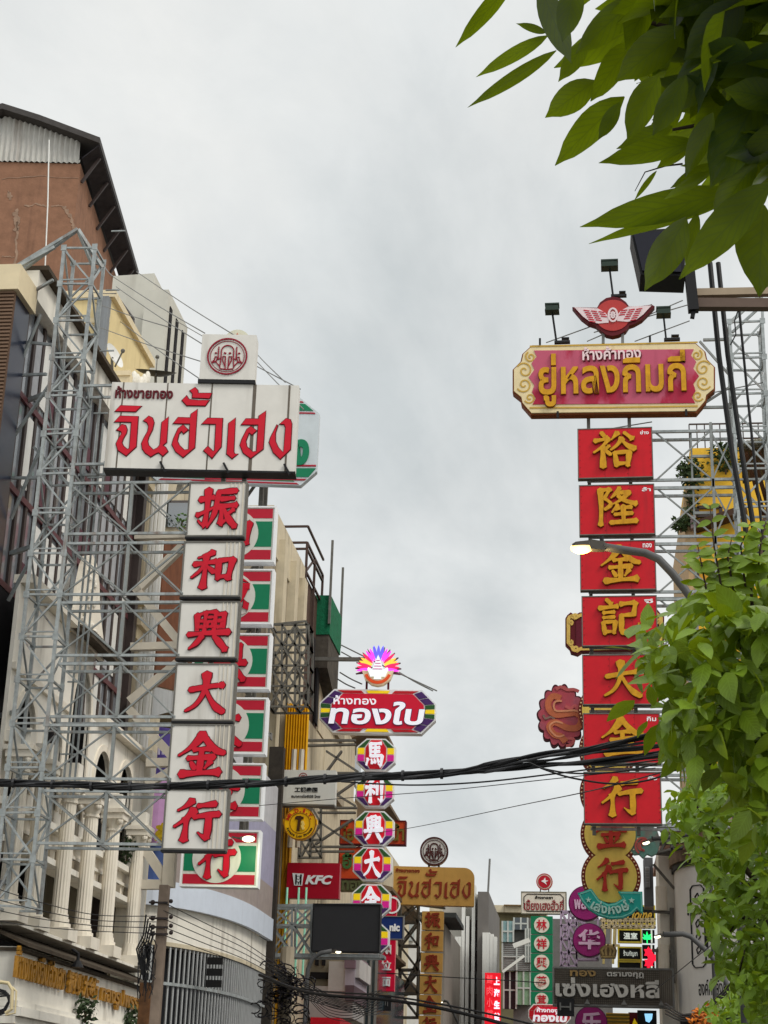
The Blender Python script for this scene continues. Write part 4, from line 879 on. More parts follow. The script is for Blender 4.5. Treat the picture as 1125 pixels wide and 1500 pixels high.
l = MB(); put(l, fr, 'ทอง', pbox(fr, (835,1421.5), (873,1431)), -0.1, -0.022, 0.03); t.part('gold_lettering', l, mat('dull_gold', (160,130,80), 0.4, 0.15)); l = MB(); put(l, fr, 'ตรามงกุฎ', pbox(fr, (889,1424), (943,1434)), -0.1, -0.022, 0.03); t.part('small_lettering', l, M_pale3)
l = MB()
for k in range(3): x = b[0]+0.9+k*1.0; fr.prism(l, [(x-0.08, b[2]-0.0), (x+0.08, b[2]-0.0), (x, b[2]+0.14)], -0.12, -0.03)
t.part('spot_bracket', l, M_grey)
# crown
fr = Fr(891, 1394, 48.4, -1); c = fr.L(891, 1404); w = fr.L(904, 1404)[0]-c[0]
t = Thing('crown_emblem', 'small dull gold crown standing on the grey grille sign', 'sign', fr.W(c[0], c[1], 0.05), None)
b = MB(); fr.prism(b, [(c[0]+x*w, c[1]+z*w) for x, z in [(-0.8,0),(0.8,0),(0.9,0.3),(1.0,0.9),(0.8,1.25),(0.4,1.4),(0.12,1.45),(0,1.7),(-0.12,1.45),(-0.4,1.4),(-0.8,1.25),(-1.0,0.9),(-0.9,0.3)]], -0.05, 0.1); t.part('board', b, mat('crown_bronze', (128,104,70), 0.45, 0.2, 0.3))
b = MB()
for s_ in (-0.65, -0.25, 0.25, 0.65): fr.line(b, [(c[0]+s_*0.8*w, c[1]+0.3*w), (c[0]+s_*1.15*w, c[1]+0.85*w), (c[0]+s_*0.5*w, c[1]+1.35*w)], 0.06, -0.08, -0.05)
fr.box(b, c[0]-0.8*w, c[0]+0.8*w, c[1]+0.02, c[1]+0.25*w, -0.08, -0.05); t.part('arches', b, mat('crown_light', (176,150,96), 0.4, 0.2))
# LED shop signs
M_ledk = mat('led_black', (22,24,24), 0.4, 0.0); M_ledy = mat('led_yellow_frame', (210,190,70), 0.4, 0.05); M_ledw = mat('led_white_text', (226,232,226), 0.4, 0, emit=0.25, ecol=(230,240,230))
G8 = 'black yellow-framed shop signs'
for box, txt, lab in [((907,1363,938,1379),'温室','black yellow-framed sign with white Chinese characters, left of the green leaf sign'), ((907,1389,938,1405),'ร้านกัญชา','black yellow-framed sign with scribbled white Thai, left of the red sign'), ((886,1328,958,1352),'Home','wide black sign with gold script, behind the teal ribbon tip')]:
    t, fr, b = flat_sign('framed_sign', lab, box, 58, 0, 0.2, M_ledk, group=G8, frame=M_ledy, fw=0.05)
    l = MB(); w, h = b[1]-b[0], b[3]-b[2]
    if txt == 'Home': put(l, fr, txt, (b[0]+0.44*w, b[1]-0.04*w, b[2]+0.2*h, b[3]-0.15*h), -0.04, 0, 0.02, 0.5); t.part('lettering', l, mat('script_gold', (206,166,66), 0.4, 0.05))
    else: put(l, fr, txt, (b[0]+0.2*w, b[1]-0.14*w, b[2]+0.2*h, b[3]-0.2*h), -0.04, 0, 0.02); t.part('lettering', l, M_ledw)
def led(box, lab, draw, col, em, nm):
    t, fr, b = flat_sign('led_sign', lab, box, 57.5, 0, 0.2, M_ledk, cat='led sign', group='lit signs in the black sign column')
    l = MB(); draw(l, fr, b); t.part(nm, l, mat('led_'+nm, col, 0.4, 0, emit=em, ecol=col))
    l = MB()
    for k in range(9): z = b[2]+(b[3]-b[2])*(k+0.5)/9; fr.disc(l, b[1]-0.1, z, 0.03, -0.03, 0, 8)
    t.part('bulbs', l, M_ledw)
def leafy(mb, fr, b):
    cx, cz = (b[0]+b[1])/2-0.05, b[2]+0.25*(b[3]-b[2]); h = (b[3]-b[2])
    for a, r_ in ((90,0.66),(55,0.55),(125,0.55),(20,0.42),(160,0.42)):
        ca, sa = math.cos(R(a)), math.sin(R(a)); r_ *= h*0.95; w_ = 0.09*h
        fr.prism(mb, [(cx, cz), (cx+ca*r_*0.55-sa*w_, cz+sa*r_*0.55+ca*w_), (cx+ca*r_, cz+sa*r_), (cx+ca*r_*0.55+sa*w_, cz+sa*r_*0.55-ca*w_)], -0.05-0.001*a/10, 0)
    fr.box(mb, cx-0.015, cx+0.015, cz-0.14, cz, -0.04, 0)
led((941,1362,959,1381), 'small lit sign with a bright green leaf', leafy, (40,255,130), 1.0, 'leaf')
led((941,1384,959,1404), 'small lit sign with a red blossom shape, below the green leaf sign', lambda mb, fr, b: [fr.prism(mb, [(fr_x+0.17*math.cos(a)*q, fr_z+0.2*math.sin(a)*q) for a in [2*math.pi*k/12 for k in range(12)] for q in [0.6+0.4*(round(a/(2*math.pi)*12) % 2)]], -0.05-i*0.002, 0) for i, (fr_x, fr_z) in enumerate([(b[0]+0.2, b[3]-0.25), (b[0]+0.32, b[3]-0.42), (b[0]+0.2, b[3]-0.58)])], (255,30,60), 0.7, 'blossom')
led((941,1407,959,1420), 'small lit sign with a red cross-shaped figure, lowest of the black sign column', lambda mb, fr, b: (fr.box(mb, b[0]+0.1, b[1]-0.15, b[2]+0.12, b[2]+0.2, -0.04, 0), fr.box(mb, (b[0]+b[1])/2-0.06, (b[0]+b[1])/2+0.02, b[2]+0.03, b[3]-0.02, -0.042, 0)), (240,24,60), 0.5, 'figure')
t, fr, b = flat_sign('framed_sign', 'narrow black and orange strip sign just above the grey grille sign', (907,1410,938,1419), 58, 0, 0.2, M_ledk, group=G8, frame=M_ledy, fw=0.05)
# small clutter at the bottom edge
t, fr, b = flat_sign('speaker_box', 'black box bolted to the lower left corner of the grey grille sign', (816,1462,841,1487), 47, 0, 0.5, M_black, cat='equipment box')
l = MB(); x = fr.L(829, 1475)[0]; z = fr.L(829, 1475)[1]; fr.box(l, x-0.17, x-0.13, b[2]+0.12, b[3]-0.12, -0.05, 0); fr.box(l, x+0.1, x+0.14, b[2]+0.12, b[3]-0.12, -0.05, 0); fr.box(l, x-0.17, x+0.14, z-0.02, z+0.02, -0.048, 0); t.part('bracket', l, M_grey)
t, fr, b = flat_sign('hanging_sign', 'yellow striped sign at the bottom edge between purple disc and blue lamp', (888,1484,922,1506), 55, 0, 0.3, mat('amber_sign', (232,180,60), 0.4, 0.05)); l = MB()
for k in range(4): z = b[2]+(b[3]-b[2])*(0.15+0.22*k); fr.box(l, b[0], b[1], z, z+0.06, -0.02, 0)
t.part('stripe', l, M_orl)
t, fr, b = flat_sign('hanging_sign', 'dark red and yellow sign at the bottom edge, left of the blue lit bowl', (921,1483,934,1506), 55.5, 0, 0.3, M_dkred); l = MB(); fr.prism(l, [(b[0]+0.1,b[2]+0.1),(b[1]-0.1,b[2]+0.3),(b[0]+0.3,b[3]-0.4)], -0.02, 0); t.part('flame', l, M_yell)
t, fr, b = flat_sign('led_sign', 'black lit sign with a pale blue bowl shape at the bottom edge', (934,1480,962,1506), 55, 0, 0.3, M_ledk, cat='led sign'); l = MB(); fr.prism(l, fr.poly([(944,1485),(956,1485),(955,1493),(951,1498),(946,1496)]), -0.05, 0); t.part('bowl', l, mat('led_blue', (150,214,255), 0.4, 0, emit=0.8, ecol=(150,214,255)))
# ================================================================== structures
def frX(px, py, X, yaw):
    f = Fr(px, py, 10, yaw); f.O = atx(px, py, X); return f
def tower(mb, c, wx, wy, z0, z1, bay, w, faces='fbsr', thin=None):
    thin = thin or w*0.7; x0, x1, y0, y1 = c[0]-wx/2, c[0]+wx/2, c[1]-wy/2, c[1]+wy/2
    cr = [(x0,y0),(x1,y0),(x1,y1),(x0,y1)]
    jr = random.Random(int(z1*100))
    for x, y in cr: mb.box((x-w/2,y-w/2,z0), (x+w/2,y+w/2,z1))
    n = max(1, round((z1-z0)/bay)); h = (z1-z0)/n
    for i in range(n+1):
        z = z0+i*h
        for k in range(4):
            a, b = cr[k], cr[(k+1)%4]; mb.bar((*a, z+jr.uniform(-.01,.01)), (*b, z+jr.uniform(-.012,.012)), thin)
            if wy > 0.35: mb.box((a[0]-w*.95, a[1]-w*.62, z-w*1.1), (a[0]+w*.95, a[1]-w*.5, z+w*1.1))
            if i < n:
                if (i+k) % 2: a, b = b, a
                mb.bar((*a, z+0.02), (*b, z+h-0.02), thin*0.9)
            if i < n and k == 0: mb.bar(((a[0]), a[1], z+h*0.12), ((b[0]), b[1], z+h*0.12), thin*0.7)
def ptruss(mb, A0, A1, B0, B1, bays, w, diag='x', vert=True):
    A0, A1, B0, B1 = map(Vector, (A0, A1, B0, B1)); mb.bar(A0, A1, w*1.2); mb.bar(B0, B1, w*1.2)
    for i in range(bays+1):
        t = i/bays
        if vert: mb.bar(A0.lerp(A1, t), B0.lerp(B1, t), w)
        if i < bays:
            u = (i+1)/bays
            mb.bar(A0.lerp(A1, t), B0.lerp(B1, u), w*0.8)
            if diag == 'x': mb.bar(B0.lerp(B1, t), A0.lerp(A1, u), w*0.8)

M_conc = mat('stained_concrete', (164,152,132), 0.85, 0.12, 0.9, (70,58,46), 1.0)
M_stucco = mat('beige_stucco', (204,192,166), 0.85, 0.09, 0.85, (104,88,68), 1.1)
M_whitew = mat('weathered_white_plaster', (234,229,217), 0.8, 0.05, 0.7, (104,92,76), 1.1)
M_whitec = mat('column_white_plaster', (232,224,208), 0.75, 0.05, 0.5, (120,104,84), 1.4)
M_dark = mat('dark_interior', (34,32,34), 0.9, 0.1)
M_glass = mat('grey_facade_glass', (140,144,150), 0.1, 0.22, 0.0, scale=0.6, spec=1.0)
M_glassd = mat('dark_window_glass', (40,52,60), 0.07, 0.1, spec=0.9)
M_mull = mat('brown_mullion', (66,56,54), 0.5, 0.1)
M_navy = mat('navy_cladding', (20,30,52), 0.3, 0.05, spec=0.5)
M_slat = mat('brown_slat', (98,76,60), 0.7, 0.12, 0.2)
M_creamw = mat('cream_parapet', (222,206,172), 0.7, 0.05, 0.3, (150,124,90))
M_brick = mat('red_brown_stucco', (144,106,84), 0.9, 0.13, 0.5, (92,66,56), 1.4, bump=0.3)
M_rustw = mat('rusty_brown_panel', (120,74,50), 0.9, 0.2, 0.3, (84,54,40), 1.2)
M_corr = mat('corrugated_tin', (196,194,188), 0.5, 0.08, 0.6, (110,84,64), 1.0)
M_tile = mat('mossy_roof_tile', (84,74,62), 0.9, 0.25, 0.4, (44,40,34), 2.0)

# ---- ground
g = MB(); g.add([(-400,-60,0),(400,-60,0),(400,900,0),(-400,900,0)], [(0,1,2,3)]); single('ground', g, mat('ground_dust', (120,116,108), 0.9, 0.1), None, None, kind='structure')
g = MB(); g.add([(-7.0,-50,0.004),(1.2,-50,0.004),(1.2,600,0.004),(-7.0,600,0.004)], [(0,1,2,3)]); single('road', g, mat('asphalt', (66,66,68), 0.9, 0.12), None, None, kind='structure')
for nm, a, b_ in (('left_pavement', -8.6, -7.0), ('right_pavement', 1.2, 5.0)):
    g = MB(); g.box((a,-50,0.008), (b_,600,0.14)); single(nm, g, mat('pavement_slab', (140,134,126), 0.9, 0.12), None, None, kind='structure')
g = MB()
for k in range(40): g.add([(-3.0,k*8-20,0.008),(-2.86,k*8-20,0.008),(-2.86,k*8-17,0.008),(-3.0,k*8-17,0.008)], [(0,1,2,3)])
single('road_marking', g, mat('road_paint', (214,212,204), 0.8, 0.1), None, None, kind='structure')

# ---- near left building
t = Thing('corner_building', 'brown slatted building block with cream top cap and navy side at the left edge', 'building', (-12,22,0))
b = MB(); b.box((-16,21.62,0), (-8.38,22.3,13.2)); t.part('wall', b, M_navy)
b = MB(); b.box((-16,21.57,9.6), (-8.36,21.62,13.18)); t.part('slat_screen', b, M_slat)
b = MB()
for k in range(60): z = 9.62+k*0.06; b.box((-16,21.545,z), (-8.37,21.57,z+0.03))
t.part('slat', b, mat('brown_slat_light', (120,96,78), 0.7, 0.1))
b = MB(); b.box((-16,21.5,13.2), (-8.3,22.34,13.62)); t.part('cap', b, M_creamw)
b = MB(); b.box((-16,21.56,7.6), (-8.34,21.62,9.58)); t.part('lower_panel', b, M_conc)
b = MB(); b.box((-16,21.2,6.9), (-8.12,21.6,8.9))
t.part('awning_box', b, mat('dark_louvre', (78,70,62), 0.8, 0.15, 0.4))
b = MB()
for k in range(16): z = 6.95+k*0.12; b.box((-16,21.16,z), (-8.11,21.2,z+0.05))
t.part('louvre', b, mat('louvre_light', (110,98,86), 0.8, 0.1, 0.3))

# ---- glass building with the white arcade below
GX = -8.5
t = Thing('glass_building', 'grey glass fronted building with dark mullions and a sloping white parapet, behind the steel tower', 'building', (-10,26,0))
b = MB(); b.box((-16,22.31,7.9), (GX,29.4,13.45)); t.part('glass_wall', b, M_glass)
n = 17
for k in range(n):
    y = 22.5+k*(29.3-22.5)/(n-1); b = MB(); b.box((GX+0.002,y-0.05,7.92), (GX+0.04,y+0.05,13.44)); t.part('mullion', b, M_mull)
b = MB(); rnd = random.Random(5)
for z in (8.9, 10.4, 11.9):
    b.box((GX+0.001,22.32,z), (GX+0.05,29.38,z+0.10))
t.part('transom', b, mat('maroon_transom', (92,52,56), 0.5, 0.1))
for k in range(n-1):
    for z in (8.0, 9.05, 10.55, 12.05):
        q = rnd.random(); y = 22.5+k*(29.3-22.5)/(n-1)
        if q < 0.7:
            b = MB(); b.box((GX+0.001,y+0.06,z+0.1), (GX+0.025,y+0.36,z+(1.25 if q < .5 else 0.5)))
            t.part('blind', b, M_white2 if q < 0.26 else mat('grey_blind', (164,166,170), 0.4, 0.1) if q < .5 else mat('plum_curtain', (92,58,66), 0.7, 0.1))
b = MB(); b.box((GX-0.3,22.31,13.46), (GX+0.2,29.5,13.95)); t.part('parapet', b, M_whitew)
b = MB(); b.box((GX-0.1,22.31,13.955), (GX+0.34,29.5,14.03)); t.part('coping', b, M_tile)
b = MB(); b.box((GX-0.15,29.41,0), (GX+0.16,29.62,13.4)); t.part('corner_post', b, M_mull)
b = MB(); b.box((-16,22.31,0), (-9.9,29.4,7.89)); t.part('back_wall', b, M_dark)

AX0, AX1 = -8.18, -8.12
t = Thing('white_arcade', 'stained white arcade with tall arches, fluted columns and a pointed pediment', 'building', (-8.3,28,0))
b = MB(); arches = [(22.9,23.75,6.95,.45),(24.3,25.1,6.95,.40),(25.45,26.45,7.72,.80),(27.0,27.93,6.95,.53),(28.55,29.38,7.1,.44)]
def wallp(mb, pts, x0, x1): mb.prism([(x0, y, z) for y, z in pts], (x1-x0, 0, 0))
def topz(y): return 8.9 if y < 26.72 else 7.86
z_sp0 = 5.75; prev = 22.5
for (y0, y1, zs, ri) in arches:
    wallp(b, [(prev,z_sp0),(y0,z_sp0),(y0,topz((prev+y0)/2)),(prev,topz((prev+y0)/2))], AX0, AX1)
    arc = [(y0+(y1-y0)*(0.5-0.5*math.cos(math.pi*k/14)), zs+ri*math.sin(math.pi*k/14)) for k in range(15)]
    wallp(b, arc+[(y1,topz((y0+y1)/2)),(y0,topz((y0+y1)/2))], AX0, AX1); prev = y1
wallp(b, [(prev,z_sp0),(30.2,z_sp0),(30.2,7.86),(prev,7.86)], AX0, AX1)
t.part('wall', b, M_whitew)
for (y0, y1, zs, ri) in arches:
    a = MB(); pr = [(y0-0.0,z_sp0+0.3)]+[((y0+y1)/2-(y1-y0)/2*math.cos(math.pi*k/14), zs+ri*math.sin(math.pi*k/14)) for k in range(15)]+[(y1,z_sp0+0.3)]
    ot = [(y0-0.11,z_sp0+0.3)]+[((y0+y1)/2-((y1-y0)/2+0.11)*math.cos(math.pi*k/14), zs+(ri+0.11)*math.sin(math.pi*k/14)) for k in range(15)]+[(y1+0.11,z_sp0+0.3)]
    for i in range(len(pr)-1): wallp(a, [pr[i],pr[i+1],ot[i+1],ot[i]], AX1-0.02, AX1+0.03)
    t.part('arch_trim', a, M_whitec)
ped = [(24.9,8.92),(25.0,9.3),(25.15,9.6),(25.3,10.1),(25.45,10.32),(25.7,10.42),(25.95,10.35),(26.2,10.1),(26.4,9.65),(26.7,9.3),(26.9,8.92)]
b = MB(); wallp(b, ped, AX0, AX1+0.04); po = t.part('pediment', b, M_whitec)
b = MB(); rnd = random.Random(9)
for k in range(26):
    y = 25.2+rnd.random()*1.1; z = 9.1+rnd.random()*1.2
    if abs(y-25.75) < (10.4-z)*0.5+.1: b.ball((AX1+0.05, y, z), 0.055, 6, 4, (0.6,1.4,1))
t.part('ornament', b, M_whitew, po)
b = MB(); b.box((AX0-0.05,22.5,8.91), (AX1+0.2,24.85,9.04)); t.part('upper_cornice', b, M_whitec)
b = MB(); b.box((AX0-0.1,26.95,7.87), (AX1+0.16,30.2,7.98)); t.part('side_cornice', b, M_whitec)
b = MB(); b.box((AX1+0.002,22.5,7.62), (AX1+0.06,25.3,7.72)); t.part('string_course', b, M_whitec)
b = MB(); b.prism([(AX1+0.05,24.86,9.0),(AX1+0.05,27.1,9.0),(AX1+0.42,27.1,8.82),(AX1+0.42,24.86,8.82)], (0,0,-0.06)); to_ = t.part('tiled_ledge', b, M_tile)
b = MB()
for k in range(22): y = 24.9+k*0.1; b.tube([(AX1+0.06,y,9.02),(AX1+0.44,y,8.84)], 0.035, 6)
t.part('roof_tile', b, M_tile, to_)
b = MB(); b.box((-8.47,22.5,5.7), (-8.45,26.85,8.88)); b.box((-8.47,26.86,5.7), (-8.45,30.1,7.84)); t.part('recess_shade', b, M_dark)  # near-black sheets behind the arches stand in for the shade inside
b = MB(); b.box((-8.44,22.5,5.2), (-8.1,30.2,5.74)); bo = t.part('balcony', b, M_whitec)
m_ = MB()
for z0, z1, e_ in ((5.17,5.26,0.14),(5.69,5.79,0.12),(5.46,5.51,0.04)): m_.box((-8.1,22.52,z0), (-8.1+e_,30.18,z1))
t.part('moulding', m_, M_whitew, bo)
for k in range(9):
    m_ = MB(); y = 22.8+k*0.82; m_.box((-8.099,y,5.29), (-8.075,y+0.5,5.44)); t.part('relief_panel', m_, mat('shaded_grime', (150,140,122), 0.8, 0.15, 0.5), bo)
def column(y, x=-7.86, z0=4.12, z1=6.45, r=0.125):
    c = MB(); pts = 32; vs = []; zs = [z0+0.34, z0+0.36, (z0+z1)/2, z1-0.30]
    rr = [r*1.02, r, r*0.96, r*0.88]
    for z, q in zip(zs, rr):
        for k in range(pts): a = 2*math.pi*k/pts; q_ = q*(1.0 if k % 2 else 0.93); vs.append((x+q_*math.cos(a), y+q_*math.sin(a), z))
    c.add(vs, [(i*pts+k, i*pts+(k+1)%pts, (i+1)*pts+(k+1)%pts, (i+1)*pts+k) for i in range(3) for k in range(pts)])
    co = t.part('column', c, M_whitec)
    c = MB(); c.box((x-0.24,y-0.24,z0-0.04), (x+0.24,y+0.24,z0+0.14))
    for zz, q in ((z0+0.14,1.5),(z0+0.21,1.28),(z0+0.28,1.14)): c.tube([(x,y,zz),(x,y,zz+0.07)], r*q, 16)
    t.part('base', c, M_whitec, co)
    c = MB(); c.tube([(x,y,z1-0.31),(x,y,z1-0.27)], r*1.05, 16); c.tube([(x,y,z1-0.27),(x,y,z1-0.12)], [r*0.9, r*1.35], 16); c.box((x-0.19,y-0.19,z1-0.12), (x+0.19,y+0.19,z1-0.02)); c.box((x-0.22,y-0.22,z1-0.02), (x+0.22,y+0.22,z1+0.05))
    for sx in (-1, 1):
        for sy in (-1, 1): c.ball((x+sx*0.14,y+sy*0.14,z1-0.16), 0.055, 8, 6)
    t.part('capital', c, M_whitec, co)
    c = MB(); c.box((x-0.13,y-0.13,z1+0.05), (x+0.13,y+0.13,z1+0.3)); c.box((x-0.27,y-0.08,z1+0.12), (x-0.13,y+0.08,z1+0.28)); t.part('block', c, M_whitew, co)
for px, py in ((8,1345),(40,1372),(82,1388),(116,1400),(150,1407),(189,1412)):
    q = atx(px, py, -7.86); column(q.y)
b = MB(); b.box((-8.45,30.21,0), (-8.0,30.55,8.1)); t.part('end_pier', b, M_whitew)
b = MB(); b.box((-8.6,22.7,4.05), (-7.7,30.0,4.09)); t.part('ledge', b, M_whitew)
for k, y in enumerate((26.4, 29.9)):
    b = MB(); b.box((-9.9,y,4.2), (-9.7,y+0.5,5.3)); t.part('inner_pier', b, M_conc)
# fascia shop sign
fx = frX(110, 1410, -7.62, 90)
t = Thing('fascia_sign', 'stained white fascia with gold Thai and Chinese lettering below the white columns', 'shop sign', (-7.8,28,3.0))
b = MB(); b.box((-8.4,22.6,3.06), (-7.64,30.0,3.76)); t.part('board', b, M_whitew)
b = MB(); b.prism([(-8.15,22.5,4.08),(-7.46,22.5,3.80),(-7.46,30.1,3.80),(-8.15,30.1,4.08)], (0,0,-0.05)); t.part('tile_eave', b, M_tile); b = MB(); b.box((-8.3,22.55,3.70), (-7.55,30.05,3.745))
t.part('cornice', b, M_tile)
b = MB()
for z0, z1, e_ in ((2.98,3.058,-7.56),(2.86,2.975,-7.5),(2.76,2.855,-7.58)): b.box((-8.4,22.6,z0), (e_,30.0,z1))
t.part('moulding', b, M_whitew)
M_gl = mat('tarnished_gold_letter', (176,126,44), 0.4, 0.25, 0.5, (96,64,24), 4.0)
def ftext(s, a, c, off):
    y0, zt = fx.L(a[0], a[1]); y1, _z = fx.L(c[0], c[1]); z0 = fx.L(a[0], a[2])[1]
    l = MB(); put(l, fx, s, (y0, y1, z0, zt), -0.06, -0.012, off); t.part('lettering', l, M_gl)
ftext('ห้างทองจินฮั้วเฮง', (22,1384,1433), (92,1420), 0.025); ftext('振和興大金行', (97,1420,1455), (140,1440), 0.03); ftext('ทองรูปพรรณ', (145,1440,1474), (207,1470), 0.025)
t2 = Thing('gooseneck_lamp', 'small dark lamp hanging from the tiled cornice over the fascia lettering', 'lamp', (-7.3,28.6,3.9))
q = atx(114, 1407, -7.38); b = MB(); b.tube([q+Vector((-0.1,0,0.16)), q+Vector((0,0,0.1)), q], 0.025, 6); t2.part('arm', b, M_black); b = MB(); b.tube([q, q+Vector((0,0,-0.1))], [0.04,0.1], 10); t2.part('lamp_shade', b, M_black)
# shop below the fascia
t = Thing('street_shop', 'dark shop front in shade below the stained white fascia', 'shop front', (-8.5,28,0))
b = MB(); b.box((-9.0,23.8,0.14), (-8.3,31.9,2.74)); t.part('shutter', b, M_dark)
b = MB(); b.prism([(-8.3,24.2,2.74),(-8.3,29.9,2.74),(-7.3,29.9,2.55),(-7.3,24.2,2.55)], (0,0,-0.04)); t.part('awning', b, mat('plum_awning', (70,44,52), 0.8, 0.1))

# ---- beige building beyond
t = Thing('beige_building', 'beige building with white downpipes, a dark window and a large rust brown wall panel', 'building', (-9,32.5,0))
fx = frX(240, 850, -8.5, 90)
b = MB(); b.box((-16,29.65,0), (-8.5,32.5,15.3)); b.box((-16,32.5,9.75), (-8.5,38,15.3)); t.part('wall', b, M_stucco)
def fpart(nm, px, d0, d1, m, par=None):
    b = MB(); fx.prism(b, fx.poly(px), d0, d1); return t.part(nm, b, m, par)
w_ = fpart('window', [(243,736),(277,736),(275,772),(241,772)], -0.06, 0.02, M_glassd)
fpart('window_frame', [(242,733),(279,733),(279,736.5),(242,736.5)], -0.12, 0.0, M_mull, w_)
fpart('wall_panel', [(240,792),(296,802),(280,1018),(224,1004)], -0.03, 0.01, M_rustw)
fpart('lower_panel', [(224,1006),(280,1020),(278,1034),(219,1050)], -0.035, 0.01, mat('grey_lower_wall', (176,178,178), 0.8, 0.08, 0.6))
for px in (222, 227.5, 233.5, 240):
    q = atx(px, 740, -8.42); b = MB(); b.tube([(-8.4,q.y,0.5),(-8.4,q.y,15.4)], 0.045 if px not in (233.5,) else 0.08, 8); t.part('downpipe', b, M_white2)
for k in range(3):
    z = 7.3+k*3.1; 
    for q0, q1 in (((-8.5,29.7,z), (-8.28,30.35,z+0.16)), ((-8.5,29.75,z-0.25), (-8.36,30.2,z-0.003)), ((-8.5,29.7,z+0.5), (-8.3,30.2,z+0.62))): q = MB(); q.box(q0, q1); t.part('cornice', q, M_creamw)
t3 = Thing('ledge_plant', 'small green plant growing on the window ledge of the beige building', 'plant', atx(266, 772, -8.3))
def leaf_clump(mb, c, r, n, size, rnd, up=0.3, flat=1.0):
    for k in range(n):
        d = Vector((rnd.gauss(0,1), rnd.gauss(0,1), rnd.gauss(0,1)*flat)); d.normalize(); p = Vector(c)+d*r*rnd.random()**0.4
        a = Vector((rnd.gauss(0,1), rnd.gauss(0,1), rnd.gauss(0,0.6)-0.2)).normalized(); s_ = a.cross(Vector((rnd.gauss(0,1), rnd.gauss(0,1), rnd.gauss(0,1)+up))).normalized(); L_ = size*(0.7+0.6*rnd.random()); n_ = a.cross(s_)
        mb.add([p, p+a*L_*0.45+s_*L_*0.24, p+a*L_+n_*L_*0.08, p+a*L_*0.45-s_*L_*0.24], [(0,1,2),(0,2,3)])
M_leafs = mat('bright_leaf', (96,136,60), 0.6, 0.2)
b = MB(); leaf_clump(b, atx(267, 764, -8.25), 0.22, 60, 0.1, random.Random(2)); t3.part('foliage', b, M_leafs)
b = MB(); q = atx(266, 772, -8.28); b.tube([q, q+Vector((0,0,0.15))], 0.02, 5); t3.part('stem', b, mat('twig', (80,62,44), 0.8, 0.1))

# ---- rounded corner building with billboard
zb = lambda px, py, Y=33: at(px, py, Y).z
PATH = [(-9.9,33.0),(-8.9,33.0)]+[(-8.9+1.5*math.sin(R(a)), 37.5-4.5*math.cos(R(a))) for a in range(6, 91, 6)]+[(-7.4,39.4)]
def along(path, off):
    res = []
    for i, p in enumerate(path):
        a = Vector(path[max(i-1,0)]); c = Vector(path[min(i+1,len(path)-1)]); tt = (c-a).normalized(); res.append((p[0]+tt.y*off, p[1]-tt.x*off))
    return res
def band(mb, z0, z1, off=0.0, th=0.12, path=PATH):
    o = along(path, off); i_ = along(path, off-th); n = len(path)
    for k in range(n-1):
        vs = [(*o[k],z0),(*o[k+1],z0),(*o[k+1],z1),(*o[k],z1),(*i_[k],z0),(*i_[k+1],z0),(*i_[k+1],z1),(*i_[k],z1)]
        mb.add(vs, [(0,1,2,3),(7,6,5,4),(3,2,6,7),(4,5,1,0)])
z1_, z2_, z3_ = zb(300,1384), zb(300,1327), zb(300,1290)
zt = zb(240,1066)
t = Thing('corner_shop_building', 'rounded corner building with a white band and a dark screen of vertical bars', 'building', (-8.3,35,0))
b = MB(); band(b, 0.14, z1_, -0.3, 0.2); t.part('dark_wall', b, mat('screen_backing', (34,36,40), 0.7, 0.1))
b = MB(); band(b, z1_, z2_, 0.04, 0.4); t.part('wall', b, M_whitew)
b = MB(); band(b, z1_, z1_+0.08, 0.05, 0.05); band(b, z2_-0.2, z2_-0.12, 0.03, 0.03); t.part('moulding', b, M_stucco)
# vertical bars
def pt_on(path, s):
    for i in range(len(path)-1):
        a, c = Vector(path[i]), Vector(path[i+1]); l_ = (c-a).length
        if s <= l_: return a.lerp(c, s/l_), (c-a).normalized()
        s -= l_
    return Vector(path[-1]), (Vector(path[-1])-Vector(path[-2])).normalized()
tot = sum((Vector(PATH[i+1])-Vector(PATH[i])).length for i in range(len(PATH)-1))
for k in range(46):
    p, tt = pt_on(PATH, 1.0+k*(tot-1.0)/46); nn = Vector((tt.y, -tt.x)); b = MB()
    q = [p-tt*0.02, p+tt*0.02, p+tt*0.02+nn*0.03, p-tt*0.02+nn*0.03]; b.prism([(v.x, v.y, 0.3) for v in q], (0,0,z1_-0.3)); t.part('bar', b, mat('pale_bar', (172,174,174), 0.5, 0.08, 0.3))
b = MB(); band(b, zb(300,1442), zb(300,1442)+0.06, 0.075, 0.02); t.part('rail', b, M_steel)
b = MB(); p = at(318, 1424, 34.1)
for k in range(3): b.box((p.x-0.2,p.y-0.1,p.z-0.3+k*0.22), (p.x+0.12,p.y-0.04,p.z-0.16+k*0.22))
t.part('vent', b, M_black)
t = Thing('billboard', 'weathered lilac and blue billboard wrapped round the corner above the white band', 'billboard', (-8,35,z3_))
b = MB(); band(b, z2_+0.0, z3_, 0.18, 0.1); t.part('bottom_strip', b, mat('pale_blue_strip', (206,214,226), 0.5, 0.03, 0.15))
FP = [(-9.6,33.0),(-7.45,33.0)]
SP = [(-7.38,33.4),(-7.38,41.0)]
